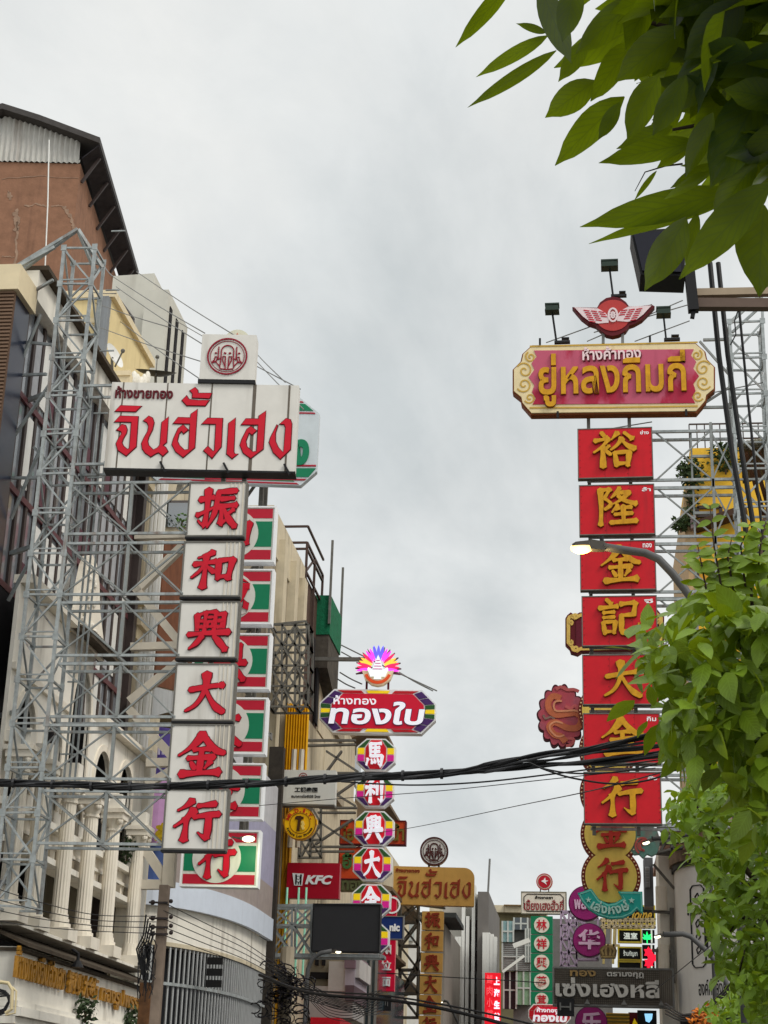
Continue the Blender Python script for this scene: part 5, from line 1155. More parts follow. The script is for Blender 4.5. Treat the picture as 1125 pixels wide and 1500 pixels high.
for nm, a, c_, rgb in (('lower_panel', 1290, 1236, (62,84,136)), ('middle_panel', 1236, 1140, (186,142,186)), ('upper_panel', 1140, 1066, (74,58,130))):
    b = MB(); band(b, zb(240,a), zb(240,c_), 0.14, 0.1, PATH[:6]); t.part(nm, b, mat('bill_'+nm, rgb, 0.45, 0.08, 0.2, (110,90,140)))
    b = MB(); band(b, zb(240,a)-0.002, zb(240,c_), 0.13, 0.1, PATH[5:]); t.part(nm, b, mat('bill2_'+nm, {'lower_panel': (158,146,140), 'middle_panel': (160,158,184), 'upper_panel': (192,192,196)}[nm], 0.45, 0.1, 0.3, (110,100,110)))
fb = Fr(240, 1100, 32.84, 0); l = MB(); put(l, fb, 'umm', pbox(fb, (222,1093), (262,1106)), -0.03, 0, 0.02); t.part('lettering', l, mat('pale_lilac_text', (206,200,226), 0.5, 0.0))
l = MB(); c = fb.L(236, 1222); rnd = random.Random(4)
for k in range(40): a = rnd.random()*6.28; q = rnd.random()**0.6; x, z = c[0]+0.13*q*math.cos(a), c[1]+0.2*q*math.sin(a); fb.disc(l, x, z, 0.045, -0.02-0.0006*k, 0, 7)
t.part('flower_print', l, mat('bill_yellow', (206,176,40), 0.5, 0.15))
fs_ = frX(392, 1070, -7.24, 90)
l = MB(); put(l, fs_, 'pi', (fs_.L(388,1068)[0], fs_.L(398,1068)[0], fs_.L(392,1082)[1], fs_.L(392,1068)[1]), -0.03, 0, 0.03); t.part('lettering', l, M_grey)

# ---- concrete slab building and the row beyond (street face X = -8)
t = Thing('concrete_building', 'tall stained concrete building with a beige top, right behind the striped panels', 'building', (-11,43,0))
zt_ = at(395, 742, 40.5).z
b = MB(); b.box((-16,40.5,0), (-8.0,45.5,zt_-1.2)); t.part('wall', b, M_conc)
b = MB(); b.box((-16,40.4,zt_-1.2), (-7.95,45.6,zt_)); t.part('parapet', b, M_stucco)
for y in (41.4, 43.2, 44.7): b = MB(); b.box((-8.0,y,3), (-7.78,y+0.5,zt_-0.6)); t.part('pilaster', b, M_stucco)
b = MB(); b.box((-9.6,40.36,zt_-1.1), (-8.3,40.42,zt_-0.75)); t.part('slot_window', b, M_dark)
for z in (4.5,7.5,10.5,13.0):
    for y in (41.95, 43.75): b = MB(); b.box((-7.99,y,z), (-7.94,y+0.85,z+1.3)); t.part('window', b, M_glassd)
t = Thing('rooftop_cage', 'brown steel framed rooftop cage with corrugated walls on the building behind the concrete slab', 'rooftop structure', (-9,47,14.5))
zc = at(455, 868, 47).z; zt2 = at(428, 790, 45.6).z
b = MB(); b.box((-11,46,zc-3.6), (-8.05,49.4,zc+0.3)); t.part('cladding', b, mat('brown_corrugated', (92,70,60), 0.7, 0.15, 0.4, wave=('Y', 6, 0.05)))
b = MB()
for z in (zc+0.3, zc+1.0, zc+1.7, zt2):
    for (p, q) in (((-10,45.9),(-7.98,45.9)), ((-7.98,45.9),(-7.98,49.0)), ((-10,45.9),(-10,49.0))): b.bar((*p,z), (*q,z), 0.06)
for x, y in ((-7.98,45.9),(-7.98,47.4),(-7.98,49.0),(-10,45.9),(-9,45.9)): b.bar((x,y,zc-3.6), (x,y,zt2), 0.07)
b.bar((-7.98,45.9,zc+0.3), (-7.98,47.4,zt2), 0.05); b.bar((-10,45.9,zc+0.3), (-9,45.9,zt2), 0.05)
t.part('frame', b, mat('brown_steel', (74,56,50), 0.6, 0.1))
t = Thing('cream_building', 'narrow cream building with peeling walls below the brown rooftop cage', 'building', (-10,48,0))
b = MB(); b.box((-16,45.61,0), (-8.02,51.0,zc-3.65)); b.box((-16,49.5,zc-3.6), (-8.0,51.0,zc-0.3)); t.part('wall', b, M_stucco)
for k, (px, py) in enumerate(((456,975),(462,1020),(448,1050),(470,940),(480,1010))):
    q = atx(px, py, -7.98); b = MB(); b.box((-8.0,q.y,q.z-0.8), (-7.94,q.y+0.35,q.z+0.9)); t.part('window', b, M_dark)
t = Thing('mesh_wrapped_balcony', 'rooftop balcony wrapped in green safety mesh with a dark underside', 'building', (-8,53,0))
YB = 48.6; A_ = at(464, 872, YB); B_ = at(485, 872, YB); zg = A_.z; C_ = atx(500, 905, B_.x); yb2 = C_.y
b = MB(); b.box((-12,51.0,0), (-8.0,58,zg-2.6)); t.part('wall', b, M_stucco)
b = MB(); b.box((A_.x-0.6,YB+0.03,zg-2.3), (B_.x-0.03,yb2,zg-1.25)); b.prism([(B_.x-0.03,YB+0.1,zg-2.3),(B_.x-0.03,yb2,zg-2.3),(B_.x-0.03,yb2,zg-3.0)], (-0.6,0,0)); t.part('slab', b, mat('dark_underside_concrete', (84,78,70), 0.9, 0.25, 0.6, (34,32,30)))  # slab under the mesh is darker concrete with near-black streaks
b = MB(); b.box((A_.x-0.65,YB,zg-1.25), (B_.x,yb2+0.1,zg)); t.part('safety_mesh', b, mat('green_mesh', (18,110,74), 0.8, 0.2, 0.4, (10,60,44), 3.0, bump=0.8))
b = MB(); b.box((-9.0,51.02,zg-5.6), (-7.75,54.0,zg-5.3)); t.part('balcony_slab', b, M_conc); b = MB(); b.box((-9.0,51.0,zg-3.4), (-7.9,54.5,zg-2.6)); t.part('balcony_slab', b, M_conc)
for (px, py, y) in ((484,868,YB-0.05),(499.5,905,yb2+0.15)):
    q = at(px, py, y); b = MB(); b.bar(q+Vector((0,0,-1)), q+Vector((0,0,1.7)), 0.07); t.part('scaffold_pole', b, M_steeld)
t = Thing('far_shophouse', 'row of beige shophouses with projecting balconies behind the crimson octagonal sign', 'building', (-9,64,0))
b = MB(); b.box((-16,58.02,0), (-8.2,80,12.6)); t.part('wall', b, M_stucco)
for k, (y, z) in enumerate(((57.6,15.3),(60.5,13.0),(62,10.2),(64,8.0),(70,10.5),(70,7.5))):
    b = MB(); b.prism([(-8.3,y,z),(-7.0,y,z-0.3),(-7.0,y,z-0.42),(-8.3,y,z-0.9)], (0,3.5,0)); t.part('canopy', b, mat('canopy_brown', (130,112,90), 0.8, 0.15, 0.4))
    b = MB(); b.box((-8.2,y+0.5,z-2.2), (-8.1,y+2.8,z-0.95)); t.part('window', b, M_glassd)
# yellow corrugated cladding and dark mast
t = Thing('yellow_cladding', 'tall yellow corrugated sheet fixed on a steel frame above the pale bank sign', 'cladding', (-7.6,43,0))
M_ycor = mat('yellow_corrugated', (226,170,24), 0.5, 0.08, 0.35, (140,100,30))
def corr(mb, fr, x0, x1, z0, z1, n, amp=0.04):
    vs = []; m = n*4
    for k in range(m+1):
        x = x0+(x1-x0)*k/m; d = amp*math.cos(k*math.pi/2)
        vs += [fr.W(x, z0, d), fr.W(x, z1, d)]
    mb.add(vs, [(2*k, 2*k+2, 2*k+3, 2*k+1) for k in range(m)])
fr = Fr(432, 1100, 43, 0); b = MB(); x0, x1, z0, z1 = fr.rect(416, 1032, 451, 1128); corr(b, fr, x0, x1, z0, z1, 9); t.part('sheet', b, M_ycor)
fr2 = Fr(414, 1300, 43.2, 0); b = MB(); x0, x1, _z, _z2 = fr2.rect(405, 1300, 424, 1310); corr(b, fr2, x0, x1, -fr2.O.z+0.2, fr2.L(410,1030)[1], 4); t.part('strip', b, mat('yellow_strip', (204,152,40), 0.6, 0.1, 0.5, (120,90,40)))
t = Thing('sign_mast', 'dark steel mast standing left of the yellow corrugated sheet', 'mast', at(402,1450,40.2).xy.to_3d())
q0 = at(402, 1200, 40.2); b = MB(); b.box((q0.x-0.2,40.1,0.14), (q0.x+0.16,40.35,at(402,1095,40.2).z)); t.part('post', b, mat('mast_dark', (64,58,52), 0.7, 0.25, 0.3))
b = MB()
for px in (430, 441): q = at(px, 1128, 42.6); b.tube([(q.x,42.6,q.z-2.0),(q.x,42.6,at(px,1098,42.6).z)], 0.07, 6)
t.part('conduit', b, M_beige)
for k, px in enumerate((421, 438, 449)):
    q = at(px, 1300, 42.9); q1 = at(px+2, 1345, 42.9); b = MB(); b.tube([(q.x,42.9,at(px,1430,42.9).z),(q.x,42.9,q.z)], 0.028, 6); t.part('tube_light', b, mat('tube_green', (170,226,200), 0.3, 0, emit=0.12, ecol=(150,255,210)))
def truss_thing(lab, bars, Y, w, m=M_steeld, depth=0.0, name='steel_truss', cat='truss', group=None):
    b = MB()
    for q in bars:
        p0, p1 = at(q[0], q[1], Y), at(q[2], q[3], Y); ww = q[4] if len(q) > 4 else w
        b.bar(p0, p1, ww)
        if depth:
            o = Vector((0,depth,0)); b.bar(p0+o, p1+o, ww); b.bar(p0, p0+o, ww*0.8); b.bar(p1, p1+o, ww*0.8)
    c = sum((Vector(v) for v in b.v), Vector())/len(b.v); c.z = min(v[2] for v in b.v)
    t = Thing(name, lab, cat, c, group); t.part('frame', b, m); return t
def grid_bars(x0, x1, ys, cols, lean=-0.03):
    out_ = []
    for i, y in enumerate(ys):
        out_.append((x0+lean*0, y, x1, y))
        if i+1 < len(ys):
            y2 = ys[i+1]
            for k in range(cols+1):
                x = x0+(x1-x0)*k/cols; out_.append((x, y, x+lean*(y2-y), y2))
                if k < cols:
                    xa, xb = x, x0+(x1-x0)*(k+1)/cols; out_.append((xa, y, xb, y2)); out_.append((xb, y, xa, y2)) if (i+k) % 2 else None
    return [q for q in out_ if q]
truss_thing('grey steel lattice in front of the cream building, left of the crimson octagonal sign', grid_bars(394,452,[915,945,975,1005,1035],3)+[(398,915,448,910),(448,910,452,945)], 40.1, 0.05, depth=0.7)
truss_thing('steel lattice carrying the octagonal signs beside the round yellow sign', grid_bars(424,470,[1180,1205,1230,1256],3)+[(400,1084,520,1084),(445,1092,520,1090),(470,1132,524,1132),(470,1139,524,1139),(468,1183,522,1183),(466,1190,520,1190),(455,1240,520,1240),(452,1247,518,1247)]+[(478,1100,524,1130),(478,1130,500,1100),(470,1150,520,1180),(470,1180,520,1145),(462,1200,516,1236),(462,1236,516,1200)], 47, 0.05, depth=0.12)
truss_thing('pale steel frame holding the blank black display board', [(392,1327,556,1325,0.07),(392,1399,560,1401,0.09),(392,1355,460,1355,0.05),(396,1327,394,1399,0.06),(428,1327,427,1399,0.05),(457,1327,456,1400,0.07),(396,1327,428,1355,0.04),(428,1327,396,1355,0.04),(428,1327,457,1355,0.04),(457,1327,428,1355,0.04),(394,1399,428,1355,0.04),(396,1355,428,1399,0.04),(428,1399,457,1355,0.04),(428,1355,457,1399,0.04)], 41.4, 0.05, m=M_steel, depth=0.5)
b_ = [(495,968,530,966,0.1),(395,965,497,965,0.12)]
truss_thing('long horizontal steel pole reaching out to the neon lotus emblem', [(395,965,535,966,0.11)], 48.4, 0.1, name='steel_pole', cat='pole')
truss_thing('steel lattice carrying the ochre sign column, beside the navy sign', grid_bars(585,612,[1318,1350,1385,1420,1455,1490],1)+[(560,1317,650,1328),(590,1340,614,1320),(590,1450,617,1396)], 67, 0.075, depth=0.6)
truss_thing('lilac lit lattice mast behind the purple round signs', grid_bars(822,845,[1335,1355,1375,1395,1415],2)+grid_bars(845,876,[1345,1365,1385,1405],1), 56, 0.06, m=mat('lilac_lit_steel', (186,166,192), 0.5, 0.1), depth=0.4)  # lilac glow on the lattice is put into its colour
truss_thing('cream lattice beam crossing above the black yellow-framed signs', [(880,1346,960,1346),(880,1358,960,1358)]+[(x, 1346, x+8, 1358) for x in range(880, 958, 8)]+[(x+8, 1346, x, 1358) for x in range(880, 958, 8)]+[(896,1346,894,1400),(903,1346,901,1400)], 57, 0.05, m=M_cream, depth=0.3)
truss_thing('grey stay frame behind the black sign column', [(886,1360,884,1412),(900,1360,898,1412),(884,1385,908,1385)], 59.5, 0.08, m=mat('yellowish_post', (214,196,130), 0.5, 0.1))

# ---- left steel tower with its sign arms
TY = 22.0
q = at(72, 800, TY); tx = q.x; ztop, zbot = at(100, 365, TY).z, 4.22
t = Thing('lattice_tower', 'tall galvanised lattice tower carrying the white character panels', 'truss tower', (tx, TY, zbot))
wT = at(92, 773, TY).x-at(44, 773, TY).x
b = MB(); tower(b, (tx, TY+0.22), wT, 0.5, zbot, ztop, 0.62, 0.045, thin=0.028); t.part('frame', b, M_steel)
for k in range(3): b = MB(); b.box((tx+wT*(0.66+0.13*k)-0.012,TY+0.7+0.05*k,zbot+1.6), (tx+wT*(0.66+0.13*k)+0.012,TY+0.73+0.05*k,ztop-2.0-0.6*k)); t.part('conduit', b, M_steel)
b = MB()
for k in range(9): z = zbot+2.2+k*1.05; b.bar((tx+wT*0.5,TY+0.69,z), (tx+wT*0.96,TY+0.69,z), 0.02)
t.part('conduit_clamp', b, M_steel)
b = MB(); top = at(114, 336, TY)
for p in ((0,405),(26,400),(140,398),(150,392)): b = MB(); b.bar(top, at(*p, TY+0.3), 0.05); t.part('head_stay', b, M_steel)
b = MB(); b.bar(at(-10,410,TY), at(80,362,TY), 0.05); t.part('head_stay', b, M_steel)
b = MB()
for z in (4.6, 7.0, 9.5, 12.0): b = MB(); b.bar((tx-wT/2, TY+0.45, z), (-8.9, 23.2, z), 0.06); t.part('wall_tie', b, M_steel)
for i, (x0, y0, x1, y1) in enumerate(((18,560,60,460),(20,640,75,560),(22,500,78,505),(16,760,60,655),(12,880,44,820),(16,700,66,700),(20,550,68,548),(50,655,110,720),(26,440,78,410))): b = MB(); b.bar(at(x0,y0,TY+0.4), at(x1,y1,TY+0.1+0.01*i), 0.04); t.part('wall_tie', b, M_steel)
lv = [(115,563,165,567),(103,679,162,681),(101,704,279,710),(93,779,275,784),(96,792,273,799),(88,867,268,874),(88,880,267,885),(80,957,263,963),(85,970,261,975),(71,1046,257,1054),(71,1059,256,1066),(57,1137,251,1145),(58,1158,247,1160),(53,1232,237,1240)]
def arm(x0, y0, x1, y1):
    z = (at(x0,y0,TY).z+at(x1,y1,TY).z)/2; return z, at(x0,y0,TY).x, at(x1,y1,TY).x
b = MB(); A = [arm(*q) for q in lv]
for z, xa, xb in A:
    b = MB()
    for dy in (0.0, 0.42): b.bar((xa,TY+dy,z), (xb,TY+dy,z), 0.036)
    b.bar((xb,TY,z), (xb,TY+0.42,z), 0.035); b.bar(((xa+xb)/2,TY,z), ((xa+xb)/2,TY+0.42,z), 0.03); t.part('arm', b, M_steel)
b = MB()
for i in range(2, 14, 2):
    z0, xa, xb = A[i]; z1, xc, xd = A[i+1]; xm = (xa+xb)/2+0.05
    b.bar((xm,TY,z0), (xm,TY,z1), 0.045)
    for l_, r_ in ((max(xa,xc),xm),(xm,min(xb,xd))):
        b.bar((l_,TY-0.02,z0), (r_,TY-0.02,z1), 0.022); b.bar((r_,TY+0.03,z0), (l_,TY+0.03,z1), 0.022)
        b.bar((l_,TY+0.42,z0), (r_,TY+0.44,z1), 0.015)
t.part('cross_brace', b, mat('mid_steel', (142,146,144), 0.5, 0.14, 0.3, (100,80,66), 2.5, metal=0.2))
t = Thing('sign_mast', 'steel back frame running up behind the white character panels', 'truss', (at(300,1200,22.4).x, 22.4, 6))
b = MB()
for px, py in ((292,1230),(325,1230)):
    p = at(px, py, 22.35); b.bar(p, (p.x, 22.35, at(330,700,22.35).z), 0.06)
t.part('frame', b, M_steeld)
# beige truss of the striped sign behind
TY2 = 29.3
bars = [(198,786,275,784,0.13),(198,868,268,800,0.15),(199,862,266,945,0.15),(192,948,264,946,0.14),(190,1028,260,972,0.15),(190,1040,252,1108,0.15),(215,1118,252,1117,0.15),(215,1150,252,1128,0.13),(206,1234,244,1290,0.16),(202,1296,248,1296,0.16),(250,1246,247,1300,0.2),(266,704,262,720,0.1)]
truss_thing('beige zigzag steel beams carrying the striped panels', bars, TY2, 0.13, m=M_beige, name='zigzag_truss')
t = Thing('sign_mast', 'steel mast hidden behind the green and red striped panels', 'truss', (at(340,1200,29.6).x, 29.6, 0))
b = MB(); tower(b, (at(335,1000,29.8).x, 29.8), 0.9, 0.4, 5.9, at(335,700,29.8).z, 1.6, 0.08); t.part('frame', b, M_steeld)

# ---- roofs high on the left
def cat2(P, n):
    o_ = []
    for i in range(len(P)-1):
        for k in range(n): u_ = k/n; o_.append((P[i][0]*(1-u_)+P[i+1][0]*u_, P[i][1]*(1-u_)+P[i+1][1]*u_))
    return o_+[P[-1]]
ya = 6.4; fr = Fr(118, 240, 48, ya)
t = Thing('gable_building', 'tall red-brown stuccoed building with a corrugated gable and dark overhanging roof', 'building', (fr.O.x, fr.O.y, 0), None)
b = MB(); fr.box(b, -16, 0, -fr.O.z, 0, 0, 8.5); t.part('wall', b, M_brick)
b = MB(); xs = [fr.L(0,165)[0], fr.L(10,165)[0]]
gp_ = fr.poly([(118,240),(118,204),(62,184),(10,172),(-60,196),(-100,240)])
corrp = MB(); xg0, xg1 = fr.L(-100,240)[0], 0.0; m = 110; vs = []
def gz(x):
    for i in range(1, 5):
        (xa, za), (xb, zb_) = gp_[i], gp_[i+1] if i < 4 else gp_[5]
        if xb <= x <= xa: return zb_+(za-zb_)*((x-xb)/(xa-xb) if xa != xb else 0)
    return 0.1
for k in range(m+1):
    x = xg0+(xg1-xg0)*k/m; d = -0.06+0.05*math.cos(k*math.pi/2)
    vs += [fr.W(x, 0.0, d), fr.W(x, max(gz(min(x,-0.001)),0.05), d)]
corrp.add(vs, [(2*k,2*k+2,2*k+3,2*k+1) for k in range(m)]); t.part('gable_cladding', corrp, M_corr)
b = MB(); sk = [(150,213),(62,180),(8,163),(-70,186),(-120,240)]; L_ = fr.poly(sk)
up = [(x, z) for x, z in L_]; lo = [(x, z-0.22) for x, z in L_]
for i in range(len(up)-1): fr.prism(b, [up[i],up[i+1],lo[i+1],lo[i]], -0.5, 9.0)
t.part('roof', b, mat('dark_roof_sheet', (70,66,64), 0.6, 0.15, 0.3))
b = MB(); ex, ez = L_[0]
b.prism([fr.W(0.02, ez-0.5, 0.0), fr.W(ex-0.03, ez-0.22, -0.4), fr.W(ex-0.03, ez-0.22, 9.0), fr.W(0.02, ez-0.5, 9.0)], (0,0,-0.06)); t.part('soffit', b, mat('eave_soffit', (58,54,58), 0.9, 0.2, 0.3))
for k in range(6): b = MB(); b.bar(fr.W(0.03, ez-1.3, 0.3+k*1.6), fr.W(ex-0.1, ez-0.32, 0.3+k*1.6), 0.09); t.part('eave_bracket', b, M_mull)
for pl_, w0 in (([(22,392),(24,372),(23,352),(26,338),(25,325)],.10),([(24,338),(25,325),(23,314),(26,306)],.20),([(36,300),(44,302),(52,298),(60,300),(68,302)],.07),([(75,302),(84,301),(93,303)],.05),([(94,303),(99,312),(104,318),(107,330),(110,338)],.13),([(12,281),(15,285),(16,293)],.15),([(2,262),(60,258),(116,262)],.03),([(2,376),(14,376),(22,377)],.04)):
    rq = random.Random(pl_[0][0]); pp = cat2(pl_, 5); b = MB(); fr.line(b, fr.poly([(x+rq.uniform(-1,1), y+rq.uniform(-1,1)) for x, y in pp]), [w0*rq.uniform(.3,1.2) for _ in pp], -0.012, 0); t.part('plaster_patch', b, mat('plaster_patch', (160,132,112), 0.9, 0.2))
t4 = Thing('lightning_rod', 'thin white cable hanging down the face of the red-brown gable building', 'cable', at(70,390,47.3)); b = MB(); b.tube([at(72,205,47.2), at(70,300,47.2), at(66,395,47.2)], 0.025, 5); t4.part('wire', b, M_white2)
Yt = 42
def blk(px0, px1, pytop, Y, dep, zb=0): a, c = at(px0, pytop, Y), at(px1, pytop, Y); return a.x, c.x, Y, Y+dep, zb, a.z
t = Thing('stair_tower_building', 'pale grey concrete tower block with vertical dark slots, above the long white sign', 'building', (at(210,450,Yt).x, Yt, 0))
x0, x1, y0, y1, z0, z1 = blk(166, 226, 402, Yt, 4)
b = MB(); b.prism([(x0,y0,0),(x1,y0,0),(x1,y0,z1),(x0,y0,z1-0.05)], (0,4,0)); t.part('wall', b, M_whiteg if False else mat('pale_grey_concrete', (196,194,184), 0.85, 0.05, 0.5, (120,112,100), 0.7))
a = at(213, 425, Yt-0.8); c = at(247, 425, Yt-0.8)
b = MB(); b.box((a.x,Yt-0.8,0), (c.x,Yt+1.6,a.z)); t.part('stair_shaft', b, _M['pale_grey_concrete'])
for px in (243.5, 250, 255):
    q = at(px, 440, Yt-0.8); 
b = MB(); 
for k in range(3): b.box((c.x+0.005,Yt-0.55+k*0.75,8), (c.x+0.03,Yt-0.3+k*0.75,a.z-0.4))
t.part('slot', b, M_dark)
b = MB(); q0, q1 = at(188,502,Yt-0.1), at(210,502,Yt-0.1); b.box((q0.x,Yt-0.06,at(190,545,Yt).z), (q1.x,Yt-0.01,q0.z)); t.part('opening', b, M_dark)
Yy = 33
t = Thing('yellow_house', 'pale yellow house with a grey square downpipe, behind the sloping white parapet', 'building', (at(130,450,Yy).x, Yy, 0))
a = at(85, 430, Yy); c = at(163, 437, Yy); M_yel = mat('pale_yellow_wall', (226,206,156), 0.85, 0.05, 0.5, (150,122,80), 0.8)
b = MB(); b.box((a.x,Yy,0), (c.x,36.6,c.z)); t.part('wall', b, M_yel)
b = MB(); b.box((a.x,Yy-0.08,c.z), (c.x+0.1,36.7,c.z+0.18)); t.part('cornice', b, M_creamw); b = MB(); b.box((a.x,Yy-0.03,c.z-0.62), (c.x+0.02,Yy-0.001,c.z-0.5)); t.part('cornice', b, M_creamw)
p0, p1 = at(142,445,Yy-0.2), at(159,445,Yy-0.2); b = MB(); b.box((p0.x,Yy-0.22,10), (p1.x,Yy-0.002,c.z-0.05)); t.part('downpipe', b, mat('bluish_grey_duct', (134,138,142), 0.6, 0.08, 0.3))
p = at(168, 445, Yy+0.5); b = MB(); b.prism([p, at(176,441,Yy+0.5), at(195,470,Yy+3.0), at(190,476,Yy+3.0)], (0,0,-0.1)); b.bar(at(166,440,Yy+0.4), at(195,473,Yy+3), 0.08); b.bar(at(176,441,Yy+0.5), at(196,468,Yy+3), 0.05); t.part('gutter_frame', b, M_mull)
b = MB(); z = at(140,553,Yy-1).z; xr0, xr1 = at(128,553,Yy-1.2).x, at(190,553,Yy-1.2).x
b.box((xr0,Yy-1.2,z-0.05), (xr1,Yy-1.05,z+0.06)); b.box((xr0,Yy-1.2,z-1.0), (xr1,Yy-1.05,z-0.88))
for k in range(14): x = xr0+(xr1-xr0)*k/13; b.box((x-0.035,Yy-1.16,z-0.88), (x+0.035,Yy-1.09,z-0.05))
t.part('balustrade', b, M_creamw)
def dish(lab, px, py, Y, r, m, tilt, grp='satellite dishes on the roofs'):
    c = at(px, py, Y); t = Thing('satellite_dish', lab, 'satellite dish', c+Vector((0,0,-r-0.3)), grp); b = MB(); ax = Vector(tilt).normalized(); u = ax.cross(UP).normalized(); v = u.cross(ax)
    vs = [c-ax*0.0]; n_ = 20
    for j in range(1, 5):
        q = j/4
        for k in range(n_): a_ = 2*math.pi*k/n_; vs.append(c+(u*math.cos(a_)+v*math.sin(a_))*r*q+ax*r*0.28*q*q)
    b.add(vs, [(0, 1+k, 1+(k+1)%n_) for k in range(n_)]+[(1+j*n_+k, 1+(j+1)*n_+k, 1+(j+1)*n_+(k+1)%n_, 1+j*n_+(k+1)%n_) for j in range(3) for k in range(n_)]); t.part('dish', b, m, smooth=True)
    b = MB(); b.bar(c, c+Vector((0,0.25,-r-0.4)), 0.05); b.bar(c-v*r*0.9, c+ax*r*0.95, 0.025); b.ball(c+ax*r*0.95, 0.05, 8, 6); t.part('mount', b, M_steeld)
dish('white satellite dish turned sideways on the pale yellow house', 164, 523, 32.0, 0.30, M_white2, (0.85,-0.25,0.35))
dish('black mesh satellite dish beside the pale grey tower block', 228, 552, 34.0, 0.48, M_black, (0.1,-0.35,0.9))
t = Thing('roof_finial', 'white carved roof ornament standing just above the long white sign', 'ornament', at(200,560,33)); b = MB()
for k in range(5): p = at(196+k*5, 562-abs(2-k)*4, 33+k*0.1); b.ball(p, 0.1, 8, 6, (0.7,0.7,1.8))
b.bar(at(196,545,33.2), at(216,570,33.2), 0.08); t.part('carving', b, M_whitew)
# ================================================================== far buildings in the middle
M_fin = mat('white_fin', (226,226,220), 0.6, 0.05, 0.35, (140,134,124), 0.5)
M_greyw = mat('grey_render_wall', (128,122,114), 0.85, 0.08, 0.4, (90,84,76), 0.4)
def ab(px0, py, px1, Y): a, c = at(px0, py, Y), at(px1, py, Y); return a.x, c.x, a.z
YF = 105
t = Thing('finned_building', 'grey tower building with tall white vertical fins and brown windows, far down the street', 'building', (at(690,1400,YF).x, YF, 0))
x0, x1, z = ab(648, 1352, 706, YF); b = MB(); b.box((x0,YF,0), (at(700,1310,YF).x,YF+14,at(688,1310,YF).z)); b.box((at(627,1352,YF).x,YF+3,0), (x0,YF+14,z)); t.part('wall', b, mat('pale_grey_render', (172,168,160), 0.85, 0.06, 0.4, (110,104,96), 0.4))
a, c = at(700,1306,YF-1.5), at(716,1306,YF-1.5); b = MB(); b.box((a.x,YF-1.5,0), (c.x,YF+12,a.z)); t.part('stair_slab', b, mat('dark_grey_render', (112,108,104), 0.85, 0.08, 0.3, (80,76,72), 0.4))
for px, top in ((660,1376),(664.5,1374),(669,1372),(674,1372),(679,1322),(685,1342),(694,1296)):
    q = at(px, top, YF-1.2); b = MB(); b.box((q.x-0.10,YF-1.2,0), (q.x+0.10,YF-0.01,q.z)); t.part('fin', b, M_fin)
for px, top in ((709.5,1366),(715,1366),(720,1368),(725,1372)):
    q = at(px, top, YF-2.2); b = MB(); b.box((q.x-0.11,YF-2.2,0), (q.x+0.11,YF-1.52,q.z)); t.part('fin', b, M_fin)
for px in (688, 699):
    for py in (1348, 1393, 1456):
        q0 = at(px-2.6, py, YF-0.05); q1 = at(px+3.0, py+30, YF-0.05)
        if px > 695: q0 = at(px-2.6, py, YF-0.05); q1 = at(px+0.8, py+30, YF-0.05)
        b = MB(); b.box((q0.x,YF-0.05,q1.z), (q1.x,YF-0.005,q0.z)); t.part('window', b, mat('brown_window', (92,70,66), 0.4, 0.1))
t = Thing('antenna_pole', 'thin tall antenna pole on the grey slab of the finned building', 'antenna', at(715,1306,YF-1.0)); b = MB(); b.tube([at(715,1306,YF-1.0), at(717.5,1258,YF-1.0)], 0.07, 6); t.part('pole', b, M_grey)
t = Thing('flat_roof_building', 'long low building with an olive stained flat roof behind the finned building', 'building', (at(745,1350,125).x, 125, 0))
x0, x1, z = ab(640, 1336, 790, 125); b = MB(); b.box((x0,125,0), (x1,140,z)); t.part('wall', b, mat('olive_concrete', (120,112,84), 0.9, 0.15, 0.6, (60,58,40), 0.4))
b = MB(); b.box((x0-0.5,124.4,z), (x1+0.5,140,z+0.5)); t.part('roof_slab', b, M_stucco)
a, c = at(738,1326,124), at(766,1326,124); b = MB(); b.box((a.x,124,z+0.5), (c.x,130,a.z)); t.part('roof_room', b, mat('ochre_roof_room', (150,122,84), 0.8, 0.15, 0.3))
t = Thing('glazed_balcony_building', 'grey building with a pale blue glazed balcony and corrugated panels, left of the green panels', 'building', (at(755,1400,96).x, 96, 0))
x0, x1, z = ab(736, 1348, 790, 96); b = MB(); b.box((x0+0.6,96.6,0), (x1+4,110,z+0.2)); t.part('wall', b, mat('dull_grey_wall', (112,110,108), 0.8, 0.1, 0.3))  # plain dull grey wall behind the balcony and panels
for nm, q, m_, d in (('glazed_balcony', (736,1349,752,1380), mat('pale_blue_glazing', (132,164,166), 0.2, 0.12), 0), ('dark_window', (753,1344,773,1362), M_glassd, 0.3), ('corrugated_panel', (736,1381,778,1422), mat('grey_corrugated', (128,128,126), 0.6, 0.1, 0.3, wave=('Z', 3, 0.05)), 0.1), ('green_window', (757,1423,777,1472), mat('green_glazing', (132,164,132), 0.3, 0.15), 0.2), ('shade_panel', (738,1423,756,1478), mat('maroon_shade', (56,40,46), 0.8, 0.1), 0.35), ('end_window', (770,1360,778,1410), mat('pale_frame_glass', (150,160,156), 0.3, 0.1), 0.05)):
    a, c = at(q[0], q[1], 96+d), at(q[2], q[3], 96+d); b = MB(); b.box((a.x,96+d,c.z), (c.x,96.65+d*0.1,a.z)); po = t.part(nm, b, m_)
    b = MB()
    for k in range(3): x = a.x+(c.x-a.x)*k/2; b.bar((x,95.98+d,c.z), (x,95.98+d,a.z), 0.09)
    b.bar((a.x,95.98+d,(a.z+c.z)/2), (c.x,95.98+d,(a.z+c.z)/2), 0.08); t.part('frame', b, M_greyl if False else mat('light_frame', (186,190,186), 0.5, 0.05), po)
b = MB(); b.bar(at(752,1386,95), at(776,1377,95), 0.25); b.bar(at(736,1424,95), at(768,1400,95), 0.14); t.part('awning_strut', b, M_fin)
